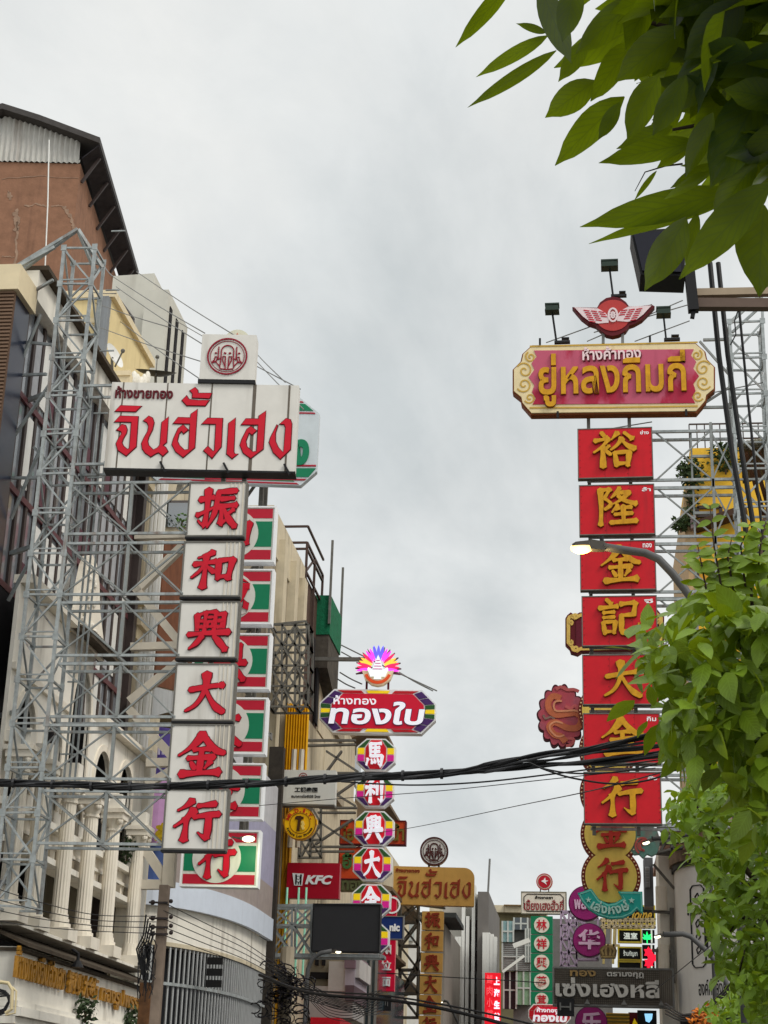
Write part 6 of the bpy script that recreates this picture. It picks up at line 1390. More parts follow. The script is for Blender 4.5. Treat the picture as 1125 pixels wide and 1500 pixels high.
t = Thing('grey_shophouse', 'low grey shophouse with a shuttered terrace behind the ochre character panels', 'building', (at(640,1400,92).x, 92, 0))
x0, x1, z = ab(560, 1352, 652, 92); b = MB(); b.box((x0,92,0), (x1,104,z)); t.part('wall', b, M_greyw)
a, c = at(648,1336,90), at(668,1344,90); b = MB(); b.box((at(610,1330,90).x,90,c.z), (c.x,96,c.z+0.25)); t.part('canopy', b, mat('black_canopy', (50,52,50), 0.7, 0.1))
b = MB()
for k in range(5): p = at(584+k*7, 1400, 91.5); b.tube([(p.x,91.5,0),(p.x,91.5,at(584,1395-k*6,91.5).z)], 0.2, 8)
t.part('pilaster', b, M_fin)
t = Thing('white_house', 'white gabled house glimpsed between the navy sign and the ochre panels', 'building', (at(595,1370,88).x, 88, 0))
b = MB(); p0, p1, p2 = at(566,1380,88), at(612,1380,88), at(588,1322,88); b.prism([(p0.x,88,0),(p1.x,88,0),(p1.x,88,at(612,1348,88).z),(p2.x,88,p2.z),(p0.x,88,at(566,1350,88).z)], (0,5,0)); t.part('wall', b, M_white2)
b = MB(); p0, p1 = at(590,1345,87.8), at(606,1378,87.8); b.box((p0.x,87.8,p1.z), (p1.x,87.95,p0.z)); t.part('window', b, mat('pale_frame_glass2', (176,182,180), 0.3, 0.1))
t = Thing('lilac_block', 'white and lilac stacked box building under the blank display board', 'building', (at(490,1450,49).x, 49, 0))
for nm, q, d, rgb in (('beige_box', (452,1398,502,1445), 0.6, (150,140,122)), ('white_box', (482,1408,506,1452), 0.2, (206,202,200)), ('lilac_panel', (505,1397,520,1418), 0.0, (150,126,140)), ('pale_panel', (506,1412,519,1446), 0.1, (186,176,190)), ('dark_panel', (506,1443,518,1466), 0.05, (104,84,92)), ('lower_box', (454,1444,516,1492), 0.3, (188,184,182)), ('white_ledge', (519,1404,526,1432), 0.2, (210,206,204))):
    a, c = at(q[0], q[1], 49+d), at(q[2], q[3], 49+d); b = MB(); b.box((a.x,49+d,c.z), (c.x,52-d*0.5,a.z)); t.part(nm, b, mat('lb_'+nm, rgb, 0.8, 0.08, 0.5, (100,92,88), 1.0))
b = MB()
for q in ((462,1400,466,1414),(472,1400,476,1414),(455,1424,481,1434),(455,1444,481,1446)): a, c = at(q[0], q[1], 49.5), at(q[2], q[3], 49.5); b.box((a.x,49.45,c.z), (c.x,49.59,a.z))
t.part('window', b, M_dark)
a, c = at(455,1490,48), at(497,1520,48); b = MB(); b.box((a.x,48,c.z), (c.x,49.2,a.z)); a2 = at(520,1496,48.0); b.prism([(c.x,48,a.z),(a2.x,50.5,a.z-0.2),(a2.x,50.5,c.z-0.2),(c.x,48,c.z)], (0.0,0.2,0)); t.part('awning', b, mat('red_awning', (190,16,36), 0.5, 0.05))
t = Thing('glass_office', 'dark teal glass office front left of the crimson noodle sign', 'building', (at(535,1450,57).x, 57, 0))
a, c = at(512,1404,57), at(552,1404,57); b = MB(); b.box((a.x-1,57,0), (c.x,66,a.z)); t.part('wall', b, mat('teal_office_glass', (56,74,84), 0.1, 0.2, spec=0.8))
for k in range(6): x = a.x+(c.x-a.x)*k/5; b = MB(); b.box((x-0.04,56.93,0), (x+0.04,56.99,a.z)); t.part('mullion', b, M_grey)
# ================================================================== right side
YW = 46.5
t = Thing('round_white_building', 'white rounded corner building with black line drawings of bottles and Thai lettering', 'building', (2.9,YW,0))
cxw = at(1000,1300,YW).x+1.9; cyw = YW+2.0; b = MB(); ztw = at(1010,1262,YW).z; zbw = at(1005,1480,YW).z
x_l = cxw-2.0
def arcp(r_, n=20, a0=180, a1=275): return [(cxw+r_*math.cos(R(a0+(a1-a0)*k/n)), cyw+r_*math.sin(R(a0+(a1-a0)*k/n))) for k in range(n+1)]
def drum(mb, r0, r1, z0, z1, n=20):
    o, i_ = arcp(r1, n), arcp(r0, n); o = [(x_l-(r1-2.0), cyw+8)]+o+[(cxw+7, cyw-r1)]; i_ = [(x_l-(r0-2.0), cyw+8)]+i_+[(cxw+7, cyw-r0)]
    for k in range(len(o)-1):
        vs = [(*o[k],z0),(*o[k+1],z0),(*o[k+1],z1),(*o[k],z1),(*i_[k],z0),(*i_[k+1],z0),(*i_[k+1],z1),(*i_[k],z1)]; mb.add(vs, [(0,1,2,3),(7,6,5,4),(3,2,6,7),(4,5,1,0)])
M_roundw = mat('white_round_wall', (232,230,226), 0.6, 0.03, 0.4, (150,140,130), 0.8)
drum(b, 1.8, 2.0, zbw, ztw); t.part('wall', b, M_roundw)
b = MB(); drum(b, 1.8, 1.92, 0, zbw); t.part('dark_base', b, M_dark)
b = MB(); drum(b, 1.7, 2.12, ztw+0.16, ztw+0.45); t.part('cornice', b, mat('tile_cornice', (150,128,108), 0.8, 0.25, 0.4))
b = MB(); drum(b, 1.8, 2.06, ztw, ztw+0.155); t.part('dark_band', b, M_black)
b = MB(); drum(b, 1.75, 2.3, ztw+1.0, ztw+1.2); drum(b, 1.75, 1.9, ztw+0.46, ztw+0.99); t.part('roof_edge', b, mat('salmon_edge', (196,160,146), 0.8, 0.1, 0.4))
# drawings on the drum: u = arc metres from the left edge, z
def dl(mb, pts, w):
    P = []
    for u, z in pts:
        a = R(180)+u/2.0; P.append(Vector((cxw+2.012*math.cos(a), cyw+2.012*math.sin(a), z)))
    for i in range(len(P)-1): mb.bar(P[i], P[i+1], w, 0.02)
def rrect(u0, u1, z0, z1, q): return [(u0,z0+q),(u0,z1-q),(u0+q,z1),(u1-q,z1),(u1,z1-q),(u1,z0+q),(u1-q,z0),(u0+q,z0),(u0,z0+q)]
hz_ = ztw-zbw; b = MB()
dl(b, rrect(1.22,1.72,zbw+0.30*hz_,zbw+0.86*hz_,0.1), 0.05); dl(b, [(1.72,zbw+0.40*hz_),(2.05,zbw+0.40*hz_),(2.12,zbw+0.43*hz_),(2.12,zbw+0.72*hz_),(2.05,zbw+0.75*hz_),(1.78,zbw+0.75*hz_),(1.78,zbw+0.41*hz_)], 0.045)
for k in range(5): z = zbw+hz_*(0.78-0.09*k); dl(b, [(1.40,z),(1.50,z+0.1),(1.56,z-0.02),(1.44,z-0.12),(1.40,z)], 0.035)
dl(b, [(1.1,zbw+0.66*hz_),(1.12,zbw+0.74*hz_)], 0.06); dl(b, [(1.85,zbw+0.6*hz_),(1.95,zbw+0.6*hz_)], 0.03)
t.part('line_drawing', b, mat('drawing_black', (44,44,46), 0.5, 0))
l = MB()
class DrumFr:
    def W(s, x, z, d): a = R(180)+x/2.0; q = 2.0-d; return Vector((cxw+q*math.cos(a), cyw+q*math.sin(a), z))
df = DrumFr(); put(l, df, 'องค์กำลังหงษ์', (1.42,2.55,zbw+0.11*hz_,zbw+0.22*hz_), -0.012, 0, 0.01); put(l, df, 'มีนา', (2.62,3.3,zbw+0.11*hz_,zbw+0.26*hz_), -0.012, 0, 0.03); t.part('lettering', l, _M['drawing_black'])
t = Thing('white_pillar', 'white corner pillar with arched niches and a grey meter box, left of the round building', 'building', (at(975,1300,49).x, 49, 0))
x0, x1, z = ab(964, 1244, 989, 49); b = MB(); b.box((x0,49,0), (x1,51,z)); t.part('wall', b, M_whitew)
for (pa, pb, pt_, pbo) in ((966,974,1300,1330),(960,978,1385,1422)):
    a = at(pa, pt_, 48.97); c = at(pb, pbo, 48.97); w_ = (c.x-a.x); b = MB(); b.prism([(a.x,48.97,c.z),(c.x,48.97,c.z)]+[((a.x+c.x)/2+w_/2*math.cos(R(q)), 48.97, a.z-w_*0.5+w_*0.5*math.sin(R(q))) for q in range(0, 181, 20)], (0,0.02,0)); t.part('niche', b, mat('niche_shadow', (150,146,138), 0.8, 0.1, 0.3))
    b = MB(); b.tube([(c.x-0.1,48.8,c.z-0.1),(c.x-0.1,48.8,a.z)], 0.16, 12); t.part('half_column', b, M_whitec)
b = MB()
for py in (1250,1335,1392): a, c = at(955,py,48.8), at(986,py+2,48.8); b.bar(a, c, 0.08)
b.bar(at(957,1266,48.8), at(988,1302,48.8), 0.07); b.bar(at(984,1330,48.8), at(986,1440,48.8), 0.12); t.part('bracket', b, M_steeld)
t = Thing('meter_cabinet', 'tall grey electrical cabinet mounted between the gourd sign and the white pillar', 'cabinet', (at(952,1290,54).x, 54, at(952,1330,54).z))
a, c = at(943,1256,54), at(958,1328,54); b = MB(); b.box((a.x,54,c.z), (c.x,54.8,a.z)); t.part('case', b, mat('cabinet_grey', (96,98,100), 0.5, 0.08, 0.2)); a, c = at(945,1270,53.95), at(952,1300,53.95); b = MB(); b.box((a.x,53.93,c.z), (c.x,53.99,a.z))
po = t.part('panel', b, mat('cabinet_light', (160,164,166), 0.5, 0.05)); b = MB()
for k in range(4): z = c.z+(a.z-c.z)*(k+0.5)/4; b.box(((a.x+c.x)/2-0.05,53.91,z-0.06), ((a.x+c.x)/2+0.05,53.93,z+0.06))
t.part('dial', b, M_grey, po)
b = MB(); b.bar(at(940,1400,53), at(1010,1380,53), 0.001) if False else None
# yellow building with terrace
YY = 58
t = Thing('yellow_building', 'bright yellow building with brown framed windows and a planted roof terrace, behind the trees', 'building', (4.6, YY, 0))
zr = at(1015, 712, YY).z; xa = at(1016, 800, YY).x; xb = 13.0
M_by = mat('bright_yellow_wall', (230,182,58), 0.8, 0.07, 0.5, (150,108,40), 0.7)
b = MB(); b.box((xa,YY,0), (xb,YY+8,zr+1.5)); t.part('wall', b, M_by)
b = MB(); b.box((xa-0.22,YY-0.1,0), (xa+0.05,YY+9.5,zr)); b.box((xa-0.3,YY-0.2,zr-3.2), (xa+0.1,YY-0.05,zr-0.3)); t.part('corner_pier', b, mat('tan_pier', (190,160,120), 0.8, 0.1, 0.4))
for (p0, p1, p2, p3) in ((1021,744,1056,756),(1021,827,1050,900)):
    a, c = at(p0,p1,YY-0.06), at(p2,p3,YY-0.06); b = MB(); b.box((a.x,YY-0.08,c.z), (c.x,YY-0.01,a.z)); po = t.part('window', b, mat('amber_shutter', (206,150,40), 0.6, 0.1, 0.3)); b = MB()
    for q in ((a.x,c.z,a.x,a.z),(c.x,c.z,c.x,a.z),(a.x,a.z,c.x,a.z),(a.x,c.z,c.x,c.z)): b.bar((q[0],YY-0.1,q[1]), (q[2],YY-0.1,q[3]), 0.12)
    t.part('window_frame', b, M_mull, po)
a, c = at(1022,770,YY-0.9), at(1090,742,YY-0.3); b = MB(); b.prism([at(1020,762,YY-0.9), at(1092,738,YY-0.9), at(1095,748,YY-0.05), at(1020,772,YY-0.05)], (0,0,-0.25)); t.part('canopy', b, mat('brown_canopy', (70,50,38), 0.8, 0.1))
a, c = at(1011,757,YY-0.4), at(1020,775,YY-0.4); b = MB(); b.box((a.x,YY-0.5,c.z), (c.x,YY-0.1,a.z)); t.part('sign_box', b, mat('sign_box_grey', (140,120,120), 0.5, 0.1))
b = MB()
for k in range(12):
    x = xa+k*0.28; b.bar((x,YY+0.1,zr+1.5), (x,YY+0.1,zr+2.5), 0.04)
for z in (zr+1.9,zr+2.5): b.bar((xa,YY+0.1,z), (xa+6,YY+0.1,z), 0.05)
t.part('railing', b, M_mull)
for lab, px, py, rr_, n_ in (('potted shrub at the left corner of the yellow building terrace', 1011, 690, 0.55, 320), ('rounder potted shrub on the yellow building terrace beside the railing', 1062, 668, 0.6, 320), ('trailing creeper hanging down the corner of the yellow building', 1009, 730, 0.35, 260), ('small tuft of green growing from the wall of the yellow building', 997, 767, 0.28, 160)):
    c = at(px, py, YY-0.35); tp = Thing('terrace_plant', lab, 'plant', c+Vector((0,0,-rr_))); b = MB()
    rnd = random.Random(px)
    if 'trailing' in lab:
        for k in range(6): leaf_clump(b, c+Vector((rnd.uniform(-.15,.15),0,0.9-k*0.35)), 0.25, 46, 0.2, rnd)
    else: leaf_clump(b, c, rr_, n_, 0.22, rnd)
    tp.part('foliage', b, mat('terrace_leaf', (66,84,48), 0.7, 0.25)); b = MB(); b.tube([c+Vector((0,0,-rr_*1.2)), c+Vector((0.02,0,0.2))], 0.04, 6)
    if 'small tuft' in lab: b.bar(c, (xa-0.1,YY-0.05,c.z-0.2), 0.05)
    tp.part('stem', b, mat('twig', (80,62,44)))
# Chinese roof
t = Thing('chinese_pavilion', 'brown Chinese pavilion roof with upturned tiled eave at the right edge, behind the cables', 'building', (4.6,38,0))
YP = 38; tip = at(1083, 664, YP)
b = MB(); prev = None; vs = []; n_ = 14
for k in range(n_+1):
    u_ = k/n_; x = tip.x+u_*2.6; z = tip.z+0.18*(1-u_)**3+u_*1.25*(0.55+0.45*u_)
    vs += [(x, YP-0.2, z), (x+0.35, YP+3.0, z+0.35+0.5*u_)]
b.add(vs, [(2*k,2*k+2,2*k+3,2*k+1) for k in range(n_)]); v2 = [(x, y, z-0.16) for x, y, z in vs]; b.add(v2, [(2*k,2*k+1,2*k+3,2*k+2) for k in range(n_)]); b.add([vs[2*k] for k in range(n_+1)]+[v2[2*k] for k in range(n_+1)], [(k,k+n_+1,k+n_+2,k+1) for k in range(n_)]); t.part('roof', b, mat('glazed_tile', (96,88,70), 0.6, 0.25, 0.4))
b = MB()
for k in range(n_*2): u_ = k/(n_*2); x = tip.x+u_*2.6; z = tip.z+0.18*(1-u_)**3+u_*1.25*(0.55+0.45*u_); b.ball((x, YP-0.22, z-0.04), 0.085, 8, 5)
t.part('tile_end', b, mat('tile_end', (120,116,96), 0.5, 0.2))
b = MB()
for k in range(16): u_ = (k+1)/17; x = tip.x+u_*2.6; z = tip.z+0.18*(1-u_)**3+u_*1.25*(0.55+0.45*u_)-0.2; b.bar((x, YP-0.05, z), (x+0.6, YP+2.2, z-0.75), 0.09)
t.part('rafter', b, mat('rafter_brown', (110,78,56), 0.8, 0.15))
b = MB(); b.box((tip.x+0.9,YP+1.6,0), (tip.x+4,YP+5,tip.z-0.3)); t.part('wall', b, mat('pavilion_wall', (112,82,60), 0.8, 0.2, 0.4))
b = MB()
for x in (0.75, 1.25): b.box((tip.x+x,YP+1.3,0), (tip.x+x+0.2,YP+1.55,tip.z-0.1))
t.part('post', b, mat('pavilion_post', (84,52,40), 0.7, 0.15))

# right truss tower with arms to the red panels
t = Thing('lattice_tower', 'lattice tower at the right edge with arms reaching to the red panels', 'truss tower', (4.7,36.3,0))
xt0 = at(1075,600,36).x; xt1 = at(1124,600,36).x; ztr = at(1090,470,36).z
b = MB(); tower(b, ((xt0+xt1)/2, 36.4), xt1-xt0, 0.7, 0.15, ztr, 0.95, 0.065, thin=0.045); t.part('frame', b, M_steel)
b = MB(); b.bar((xt0,36.1,ztr), (xt1+0.6,36.1,ztr+1.3), 0.07); b.bar((xt0+0.1,36.6,ztr), (xt1+0.6,36.6,ztr+1.2), 0.06); b.bar((xt1+0.02,36.1,ztr), (xt1+0.02,36.1,ztr+0.95), 0.06); t.part('head_stay', b, M_steel)
b = MB(); rows = []
for box in [q[0] for q in rp_]:
    c_x = (box[0]+box[2])/2; zt_ = at(c_x, box[1], 36).z; zb_ = at(c_x, box[3], 36).z; xs = at(box[2]+1, (box[1]+box[3])/2, 36).x; rows.append((xs, zt_, zb_))
for i, (xs, zt_, zb_) in enumerate(rows):
    for dy in (0.05, 0.55):
        for zz in (zt_, zb_): b = MB(); b.bar((xs-1.5,36.03+dy+0.15,zz), (xt0,36.03+dy+0.15,zz), 0.06); t.part('arm', b, M_steel)
b = MB()
for i, (xs, zt_, zb_) in enumerate(rows):
    xm = xs+1.35; y = 36.2
    for l_, r_ in ((xs+0.08,xm),(xm,xt0)):
        b.bar((l_,y,zb_), (r_,y,zt_), 0.035); b.bar((l_,y+0.05,zt_), (r_,y+0.05,zb_), 0.035)
    b.bar((xm,y,zb_-0.2), (xm,y,zt_+0.2), 0.06); b.bar((xm-0.45,y+0.1,zb_), (xm-0.45,y+0.1,zt_), 0.04)
    b.bar((xm-0.45,y+0.1,(zt_+zb_)/2), (xm,y+0.1,(zt_+zb_)/2), 0.06)
for py0, py1 in ((498,500),(597,594)): p = at(1030,py0,36.2); b.bar(p, (xt0,36.2,p.z), 0.06)
p = at(1030,512,36.2); b.bar(at(1025,500,36.2), (xt0,36.2,at(1060,548,36).z), 0.05); b.bar(at(1030,592,36.2), (xt0,36.2,at(1060,560,36).z), 0.05)
t.part('cross_brace', b, _M['mid_steel'])
b = MB()
for px in (870, 935): p = at(px, 1190, 36.3); b.bar((p.x,36.35,rows[-1][2]-0.2), (p.x,36.35,rows[0][1]+0.9), 0.08)
t.part('spine', b, M_steeld)
truss_thing('grey lattice bracket behind the teal phoenix medallion', [(964,1210,1000,1205),(964,1248,1000,1240),(966,1210,990,1242),(968,1245,992,1206),(960,1232,1020,1226,0.14),(985,1205,984,1245)], 47, 0.06, depth=0.4)

# ---- floodlight bracket in front, 9 m away
YB_ = 9.0
t = Thing('floodlight', 'black floodlight box behind the hanging leaves at the upper right', 'floodlight', at(965,405,YB_))
P = [at(924,338,YB_), at(990,334,YB_), at(1002,352,YB_), at(1004,404,YB_), at(938,402,YB_)]; b = MB(); b.prism(P, (0,0.22,0)); t.part('housing', b, M_black)
b = MB(); b.prism([at(928,341,YB_-0.02), at(984,338,YB_-0.02), at(997,354,YB_-0.02), at(998,398,YB_-0.02), at(941,396,YB_-0.02)], (0,0.015,0)); t.part('glass', b, mat('flood_glass', (34,34,44), 0.15, 0))
M_brs = mat('brown_bracket_steel', (104,86,76), 0.6, 0.15, 0.3)
t = Thing('pole_bracket', 'brown steel pole crossarm with a dark hanger, at the upper right edge', 'bracket', at(1060,445,YB_))
for y0, y1, m_, w_ in ((430,424,mat('tan_crossarm', (168,150,128), 0.7, 0.1, 0.3),0.045),(446,444,M_brs,0.06)):
    p = at(1014,y0,YB_+0.05); b = MB(); b.bar(p, p+Vector((1.2,0.1,(0.045 if y0 < 440 else 0.012))), w_, w_); t.part('crossarm', b, m_)
b = MB(); p0, p1 = at(1010,398,YB_), at(1016,456,YB_); b.bar(p0, p1, 0.06); b.bar(p1, at(1014,466,YB_), 0.025); t.part('hanger', b, M_black)
t = Thing('utility_pole', 'concrete utility pole just outside the right edge carrying the brown crossarm', 'utility pole', (1.75,9.2,0)); b = MB(); b.tube([(1.75,9.2,0.1),(1.75,9.2,6.2)], [0.17,0.13], 14); t.part('shaft', b, M_conc, smooth=True)
for lab, pts, r_ in (('thick black cable hanging steeply past the right end of the scroll-ended sign', [(1040,385),(1053,520),(1072,660),(1090,760),(1100,830)], 0.016), ('second thick black cable just right of its twin, near the yellow building', [(1052,385),(1066,520),(1086,660),(1102,760),(1112,830)], 0.015), ('thinner black cable farthest right of the three steep ones', [(1082,445),(1095,580),(1108,700),(1122,830)], 0.008), ('thin grey looped wire dangling below the brown crossarm', [(1082,452),(1076,470),(1078,490),(1070,505)], 0.004)):
    b = MB(); b.tube([at(x, y, YB_+0.3) for x, y in pts], r_, 8); single('hanging_cable', b, M_black, lab, 'cable', 'steep cables at the upper right')

# ---- street lamps
def street_lamp(lab, path, head, Y, r, lit, tail):
    t = Thing('street_lamp', lab, 'street lamp', (at(*path[-1], Y).x, Y, 0), 'street lamps')
    pts = [at(x, y, Y) for x, y in path]; pts += [pts[-1]+Vector(q) for q in tail]; pts.append((pts[-1].x, Y, 0.15))
    b = MB(); b.tube(pts, r, 10); t.part('arm', b, mat('lamp_pole_grey', (84,84,84), 0.5, 0.1, 0.2), smooth=True)
    (x0, y0), (x1, y1) = head; p, q = at(x0, y0, Y), at(x1, y1, Y); ax = (q-p); Ln = ax.length; ax.normalize(); k_ = UP-ax*ax.z; k_.normalize(); s_ = ax.cross(k_)
    b = MB(); n_ = 10
    def sec(u_, w_, h0, h1): c = p+ax*Ln*u_; return [c+s_*w_+k_*h0, c-s_*w_+k_*h0, c-s_*w_*0.8+k_*h1, c+s_*w_*0.8+k_*h1]
    secs = [sec(0.0,Ln*.10,-.0,Ln*.07), sec(0.12,Ln*.16,0,Ln*.13), sec(0.55,Ln*.17,0,Ln*.17), sec(0.6,Ln*.17,-Ln*.13,Ln*.2), sec(1.0,Ln*.12,-Ln*.16,Ln*.14), sec(1.16,Ln*.06,-Ln*.1,Ln*.03)]
    vs = [v for q_ in secs for v in q_]; m_ = len(secs); b.add(vs, [(4*i+j,4*i+(j+1)%4,4*(i+1)+(j+1)%4,4*(i+1)+j) for i in range(m_-1) for j in range(4)]+[(3,2,1,0),(4*m_-4,4*m_-3,4*m_-2,4*m_-1)]); h_ = t.part('lamp_head', b, mat('lamp_housing', (70,66,60), 0.5, 0.1))
    b = MB(); c = p+ax*Ln*0.30-k_*Ln*0.05
    b.ball((0,0,0), 1, 16, 10); b.v = [tuple(c+ax*(v[0]*Ln*.36)+s_*(v[1]*Ln*.15)+k_*(v[2]*Ln*.19)) for v in b.v]; t.part('lens', b, lit, h_, smooth=True)
    b = MB(); c = p+ax*Ln*0.95+k_*Ln*0.15; b.tube([c, c+UP*Ln*0.17], Ln*0.07, 10); t.part('photo_cell', b, M_black, h_)
    return t
M_lit = mat('lit_sodium_lens', (255,222,150), 0.3, 0, emit=3.6, ecol=(255,206,112)); M_litw = mat('lit_white_lens', (255,246,220), 0.3, 0, emit=2.6, ecol=(255,244,206))
street_lamp('lit street lamp with a warm orange glow, arm reaching over the red 金 panel', [(884,801),(915,806),(945,810),(965,819),(985,840),(1005,866),(1030,900),(1050,930)], ((838,801),(884,800)), 14, 0.036, M_lit, [(0.1,0,-0.25)])
pl = bpy.data.lights.new('sodium_glow', 'POINT'); po_ = bpy.data.objects.new('sodium_glow', pl); COL.objects.link(po_); lt_ = [o for o in bpy.data.objects if o.name == 'street_lamp'][0]; po_.parent = lt_; po_.location = at(850,806,14)-lt_.location-Vector((0,0,.06)); pl.energy = 12; pl.color = (1,.72,.32); pl.shadow_soft_size = 0.08
street_lamp('lit white street lamp beside the round white building, its arm bending to the right', [(972,1369),(1000,1368),(1012,1372),(1030,1388),(1045,1404)], ((959,1372),(973,1369)), 32, 0.05, M_litw, [(0.3,0,-0.6)])
street_lamp('lit street lamp glowing under the blank black display board', [(486,1393),(470,1396),(458,1404),(451,1420),(449,1445)], ((499,1394),(487,1393)), 39, 0.05, M_litw, [(0,0,-1)])
street_lamp('lit street lamp in front of the teal phoenix medallion', [(956,1229),(985,1226),(1010,1222),(1020,1240)], ((942,1235),(957,1230)), 40, 0.05, M_litw, [(0.3,0,-0.6)])
t = Thing('spotlight', 'small white lit spotlight shining on the lowest green and red striped panel', 'spotlight', at(360,1228,28.6)); p = at(364,1229,28.4); b = MB(); b.ball(p, 0.075, 12, 8, (1.5,1,0.7)); t.part('lens', b, M_litw); b = MB(); b.bar(at(340,1226,28.6), at(372,1232,28.4), 0.03); b.bar(at(352,1228,28.5), at(372,1226,28.45), 0.05); t.part('bracket', b, M_steeld)
sl = bpy.data.lights.new('spot_glow', 'SPOT'); so = bpy.data.objects.new('spot_glow', sl); COL.objects.link(so); so.parent = t.o; so.location = t.inv @ (p+Vector((0,-0.12,-0.06))); sl.energy = 16; sl.color = (0.9,1,0.55); sl.spot_size = R(120); sl.shadow_soft_size = 0.05; so.rotation_euler = Vector((-0.2,-0.75,0.65)).to_track_quat('Z','Y').to_euler()
street_lamp('small far street lamp right of the ochre 金 panel, lit white', [(650,1466),(655,1467),(660,1475)], ((645,1468),(651,1467)), 70, 0.05, M_litw, [(0.3,0,-0.6)])

# ---- concrete utility pole at the lower left
Yp = 22.6
t = Thing('utility_pole', 'weathered concrete utility pole with tangled wires, right of the white fascia', 'utility pole', (at(228,1400,Yp).x, Yp, 0))
x = at(232,1400,Yp).x; zt_ = at(240,1296,Yp).z; b = MB(); b.prism([(x-0.06,Yp,0.14),(x+0.06,Yp,0.14),(x+0.06,Yp+0.15,0.14),(x-0.06,Yp+0.15,0.14)], (0,0,zt_-0.14)); t.part('shaft', b, mat('pole_concrete', (134,118,104), 0.9, 0.15, 0.5, (80,66,56), 2.0))
for k, py in enumerate((1322,1345,1358,1368)): p = at(229, py, Yp-0.02); b = MB(); b.ball(p+Vector((-0.05,0,0)), 0.035, 8, 6); b.bar(p+Vector((-0.1,0,0)), p+Vector((0.16,0,0)), 0.025); b.ball(p+Vector((0.2,0,0.02)), 0.03, 8, 6); t.part('insulator', b, mat('insulator_dark', (50,40,38), 0.4, 0.1))
b = MB(); rnd = random.Random(12)
for k in range(10):
    pts = []; xx, yy = 214+rnd.uniform(-6,14), 1368+rnd.uniform(-10,20)
    for j in range(7): pts.append(at(xx+rnd.uniform(-8,8)-j*0.5, yy+j*14+rnd.uniform(-8,8), Yp-0.06+rnd.uniform(-.05,.05)))
    b.tube(pts, rnd.uniform(0.004,0.009), 5)
for k in range(5): b.tube([at(214+k*3,1340+k*6,Yp-0.05), at(210+k*2,1370+k*5,Yp-0.1), at(200+k*3,1390,Yp-0.08), at(206+k*2,1420+k*8,Yp-0.05)], 0.012, 5)
t.part('wire_tangle', b, M_black)
t = Thing('corner_stall_post', 'rust stained post end with peeling paint below the utility pole', 'post', (at(212,1470,23.5).x, 23.5, 0)); a = at(208,1440,23.6); c = at(218,1500,23.6); b = MB(); b.box((a.x,23.5,0.14), (c.x+0.02,23.8,a.z)); t.part('post', b, mat('rust_post', (110,76,48), 0.8, 0.3, 0.5, (50,40,34), 3.0))
# pale yellow conduit bracket at far lower left
t = Thing('conduit_bracket', 'cream pipe bracket and black hose at the lower left corner', 'pipe bracket', at(20,1480,20)); b = MB(); b.tube([at(-4,1438,20), at(12,1440,20), at(18,1450,20), at(17,1478,20), at(8,1484,20)], 0.022, 8); b.tube([at(18,1446,20), at(24,1452,20), at(22,1484,20), at(8,1487,20)], 0.012, 8); t.part('pipe', b, mat('cream_pipe', (206,190,150), 0.5, 0.08)); b = MB()
for k in range(4): b.tube([at(-5,1448+k*4,20), at(8+k*2,1452+k*2,20), at(13,1466+k,20), at(6,1478+k*2,20), at(-5,1482+k*2,20)], 0.012, 7)
t.part('hose', b, M_black)
# plants on ledges
for lab, px, py, Y in (('small green weed sprouting from the moulding under the gold lettering', 126, 1478, 25.5), ('bushier weed at the right end of the moulding under the gold lettering', 192, 1492, 28.5), ('dark trailing plant on the arcade balcony beside the rightmost column', 187, 1245, 29.2)):
    c = at(px, py, Y); tp = Thing('ledge_plant', lab, 'plant', c+Vector((0,0,-0.15))); b = MB(); leaf_clump(b, c, 0.2 if 'dark' not in lab else 0.28, 150, 0.1, random.Random(px)); tp.part('foliage', b, mat('weed_leaf', (64,80,52), 0.7, 0.2)); b = MB(); b.tube([c+Vector((0,0,-0.2)), c], 0.02, 5); tp.part('stem', b, mat('twig', (80,62,44)))

# ---- overhead cables
def cat_(pts, n=10):
    res = []
    for i in range(len(pts)-1):
        p0, p1, p2, p3 = pts[max(i-1,0)], pts[i], pts[i+1], pts[min(i+2,len(pts)-1)]
        for j in range(n):
            s_ = j/n; res.append(tuple(0.5*(2*p1[a]+(-p0[a]+p2[a])*s_+(2*p0[a]-5*p1[a]+4*p2[a]-p3[a])*s_*s_+(-p0[a]+3*p1[a]-3*p2[a]+p3[a])*s_**3) for a in range(len(p1))))
    return res+[tuple(pts[-1])]
YC = 13.0
main = [(-20,1146),(60,1148),(150,1152),(260,1151),(380,1147),(480,1141),(560,1137),(640,1134),(720,1124),(800,1112),(880,1103),(950,1092),(1010,1080),(1070,1066)]
dp = lambda x: YC+4.0*(1-(x/1125))  # the bundle slants across the street
t = Thing('cable_bundle', 'thick twisted bundle of black cables crossing the whole street', 'cable bundle', at(560,1137,15)); rnd = random.Random(21)
for s_ in range(14):
    ph, amp, fr_ = rnd.random()*6.3, rnd.uniform(1.5,4.5), rnd.uniform(0.02,0.05); spread = rnd.uniform(-1,1); b = MB(); pts = []
    for x, y in cat_(main, 8):
        w_ = 1+max(0,(x-680)/140)**1.25*1.2
        pts.append(at(x, y+amp*0.7*math.sin(x*fr_+ph)+spread*2.9*w_*(1.6 if x > 700 else 1), dp(x)+0.03*math.cos(x*fr_+ph)))
    b.tube(pts, rnd.uniform(0.006,0.017), 6); t.part('strand', b, M_black if s_ % 4 else mat('faded_sheath', (70,70,72), 0.6, 0.15))
def wire(lab, pts, Y, r, name='overhead_wire', group='thin overhead wires', m=None):
    b = MB(); pp = cat_([(q[0], q[1], q[2] if len(q) > 2 else Y) for q in pts], 8); b.tube([at(*q) for q in pp], r, 6); single(name, b, m or M_black, lab, 'wire', group)
